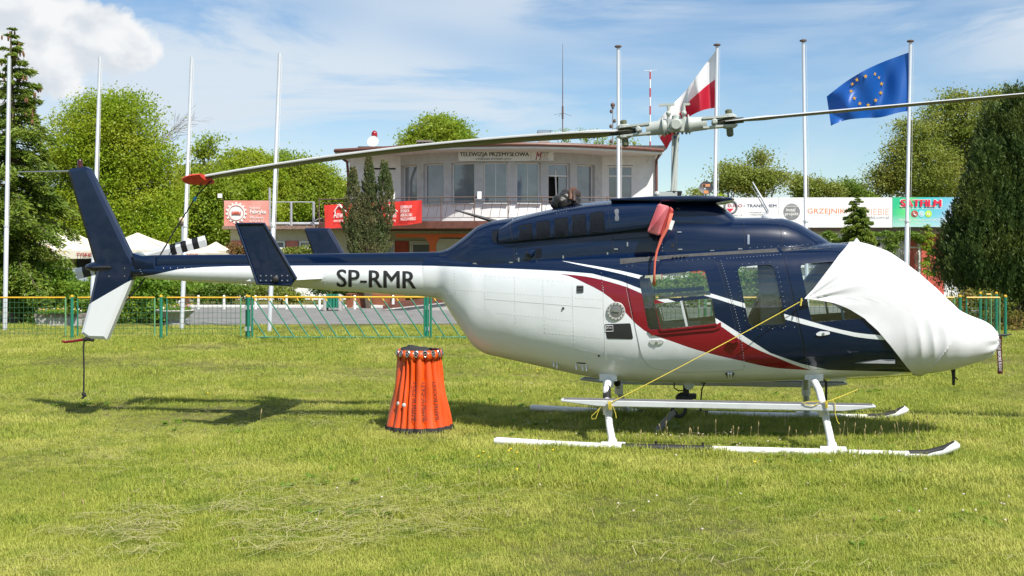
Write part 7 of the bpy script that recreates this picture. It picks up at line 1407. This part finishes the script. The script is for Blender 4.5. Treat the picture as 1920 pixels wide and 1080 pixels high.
def field(n, y0, y1, power, margin=1.0):
    """points over the strip of lawn between y0 and y1, denser near the viewer"""
    u = RNG.random(n); e = 2 - power
    Y = (y0 ** e + u * (y1 ** e - y0 ** e)) ** (1 / e); hw = Y * .4525 + margin; return np.stack([RNG.uniform(-1, 1, n) * hw, Y, np.zeros(n)], 1)
def patchy(P, s, seed):
    g = np.random.default_rng(seed); out = np.zeros(len(P))
    for k in range(5): f = s * 1.8 ** k; a = g.uniform(0, 6.28); out += np.sin(P[:, 0] * f * math.cos(a) + P[:, 1] * f * math.sin(a) + g.uniform(0, 6)) * np.cos(P[:, 0] * f * math.sin(a) * .8 - P[:, 1] * f * math.cos(a) + g.uniform(0, 6)) / 1.5 ** k
    return out
P = field(190000, 5.6, 30.2, 2.35)
P = P[~((P[:, 1] > 29.4) & (P[:, 0] > -9.5))]
pz = patchy(P, .9, 3); lush = ((np.abs(P[:, 1] - 10.4) < 1.8) & (P[:, 0] > -.6)).astype(float) * .45
sc = np.clip(.85 + .34 * pz + lush, .4, 1.9) * (1 + np.clip(P[:, 1] - 9, 0, 20) * .035)
keep = RNG.random(len(P)) < np.clip(.80 + .35 * patchy(P, .75, 9), .28, 1); P, sc = P[keep], sc[keep]
scatter('grass', P, np.stack([sc * 1.0, sc * 1.0, sc * RNG.uniform(.65, 1.25, len(P))], 1))
# longer tufts the mower left along the skids
sk = []
for ly in (-1.17, 1.17):
    for k in range(2600):
        x = random.uniform(X(915, -1.17) - .1, X(1800, -1.17) + .1); y = ly + random.gauss(-.03, .11); v = HO + Vector((x * CA + y * SA, -x * SA + y * CA, 0)); sk.append((v.x, v.y, 0))
sk = np.array(sk); s = RNG.uniform(.9, 1.8, len(sk)) * np.where((sk[:, 0] > .9) & (sk[:, 0] < 1.9), 1.35, 1) * np.clip(1 + .3 * patchy(sk, 2.2, 5), .5, 1.4); scatter('skid_grass', sk, np.stack([s * .8, s * .8, s], 1))
# dry uncut fringe along the fence
fr = np.stack([RNG.uniform(-14, 14, 9000), 24.3 + RNG.normal(size=9000) * .55, np.zeros(9000)], 1); s = RNG.uniform(1.2, 2.4, 9000); scatter('fence_grass', fr, np.stack([s, s, s], 1))
# cut straw lying in swathes, mostly at the left and near the front edge
n = 5200; Pq = np.concatenate([np.stack([RNG.uniform(-6.5, -1.0, 2400), RNG.uniform(9.5, 17, 2400)], 1), np.stack([RNG.normal(-1.7, 1.1, 1700), RNG.normal(7.3, .7, 1700)], 1), np.stack([RNG.uniform(-4, 3, 1100), RNG.uniform(6, 12, 1100)], 1)])
sw = patchy(np.concatenate([Pq, np.zeros((n, 1))], 1), 1.4, 21); Pq = Pq[sw > .05]; n = len(Pq); a = RNG.normal(.25, .6, n); ln = RNG.uniform(.06, .32, n); wd = RNG.uniform(.0012, .0028, n); d = np.stack([np.cos(a), np.sin(a)], 1); w = np.stack([-np.sin(a), np.cos(a)], 1); z0 = RNG.uniform(.025, .06, n); bow = RNG.normal(size=n) * .03
V = []
for f, up, zz in ((-.5, 0, 0), (0, 1, 1), (.5, 0, .2)):
    c = Pq + d * (ln * f)[:, None] + w * (bow * up)[:, None]; z = z0 + .018 * zz
    for s in (-1, 1): q = c + w * (wd * s)[:, None]; V.append(np.concatenate([q, z[:, None]], 1))
V = np.stack(V, 1).reshape(-1, 3); b = np.arange(n)[:, None] * 6; Q = np.concatenate([b + np.array([0, 1, 3, 2]), b + np.array([2, 3, 5, 4])], 0)
tag(mesh_np('cut_grass', V, Q, STRAW), kind='stuff')
# broad-leaved weeds in loose groups
wc = []
for k in range(46):
    cx, cy = RNG.uniform(-5.5, 5.5), RNG.uniform(6.3, 15)
    for q in range(RNG.integers(1, 6)): wc.append((cx + RNG.normal() * .22, cy + RNG.normal() * .22))
V_, D_ = [], []
for x, y in wc:
    n_ = RNG.integers(6, 11); aa = RNG.uniform(0, 6.283, n_); rr = RNG.uniform(.02, .05, n_); V_.append(np.stack([x + np.cos(aa) * rr, y + np.sin(aa) * rr, RNG.uniform(.025, .05, n_)], 1)); D_.append(np.stack([np.cos(aa), np.sin(aa), RNG.uniform(.1, .5, n_)], 1))
Vw, Qw = leaf_quads(np.concatenate(V_), .075, up=2.5, aspect=.42, jit=.12, dirs=np.concatenate(D_)); tag(mesh_np('weeds', Vw, Qw, LM_HEDGE), kind='stuff')
# flower heads in the grass
def heads(name, cs, r, z, m, stem=True):
    mb = MB()
    for x, y in cs:
        zz = z * random.uniform(.7, 1.3); mb.lathe([(.3 * r, -.4 * r), (r, 0), (.8 * r, .5 * r), (.1 * r, .8 * r)], (x, y, zz), 7, (random.uniform(-.4, .4), random.uniform(-.5, .2), 1))
    tag(mb.build(name, m), kind='stuff')
dand = []
for px, py, n, sp in ((972, 698, 5, .22), (975, 862, 8, .16), (935, 876, 3, .2), (205, 661, 4, .2), (370, 745, 1, .1), (495, 637, 3, .15), (530, 637, 3, .15), (1420, 875, 1, .1)):
    c = G(px, py)
    for k in range(n): dand.append((c.x + random.gauss(0, sp), c.y + random.gauss(0, sp)))
heads('dandelion_flowers', dand, .010, .06, mat('dandelion_yellow', (.8, .55, .01), .6))
clo = []
for px, py, n, sp in ((1250, 835, 16, .5), (1310, 832, 10, .4), (1060, 790, 8, .5), (1440, 848, 6, .3), (1690, 900, 8, .6), (1790, 980, 6, .4), (1680, 955, 4, .4), (1230, 965, 3, .3), (1880, 700, 8, .8), (860, 720, 4, .6), (430, 680, 3, .8), (600, 955, 3, .5), (1060, 960, 3, .6)):
    c = G(px, py)
    for k in range(n): clo.append((c.x + random.gauss(0, sp), c.y + random.gauss(0, sp)))
heads('clover_flowers', clo, .0085, .06, mat('clover_white', (.55, .47, .42), .9))
# a few seeded grass stems standing taller round the landing gear
mb = MB(); SEED = mat('seed_head', (.33, .26, .12), .9)
for k in range(150):
    if k < 90: c = G(random.uniform(1180, 1750), random.uniform(795, 850))
    else: c = Vector((random.uniform(-4, 5), random.uniform(6.6, 14), 0))
    h = random.uniform(.10, .24); l = Vector((random.gauss(0, .03), random.gauss(0, .03), h)); mb.tube([c, c + l * .6, c + l], [.0014, .0012, .001], 3, False); mb.tube([c + l * .8, c + l * .92, c + l * 1.04], [.002, .006, .001], 4, False)
tag(mb.build('seeded_stems', SEED), kind='stuff')
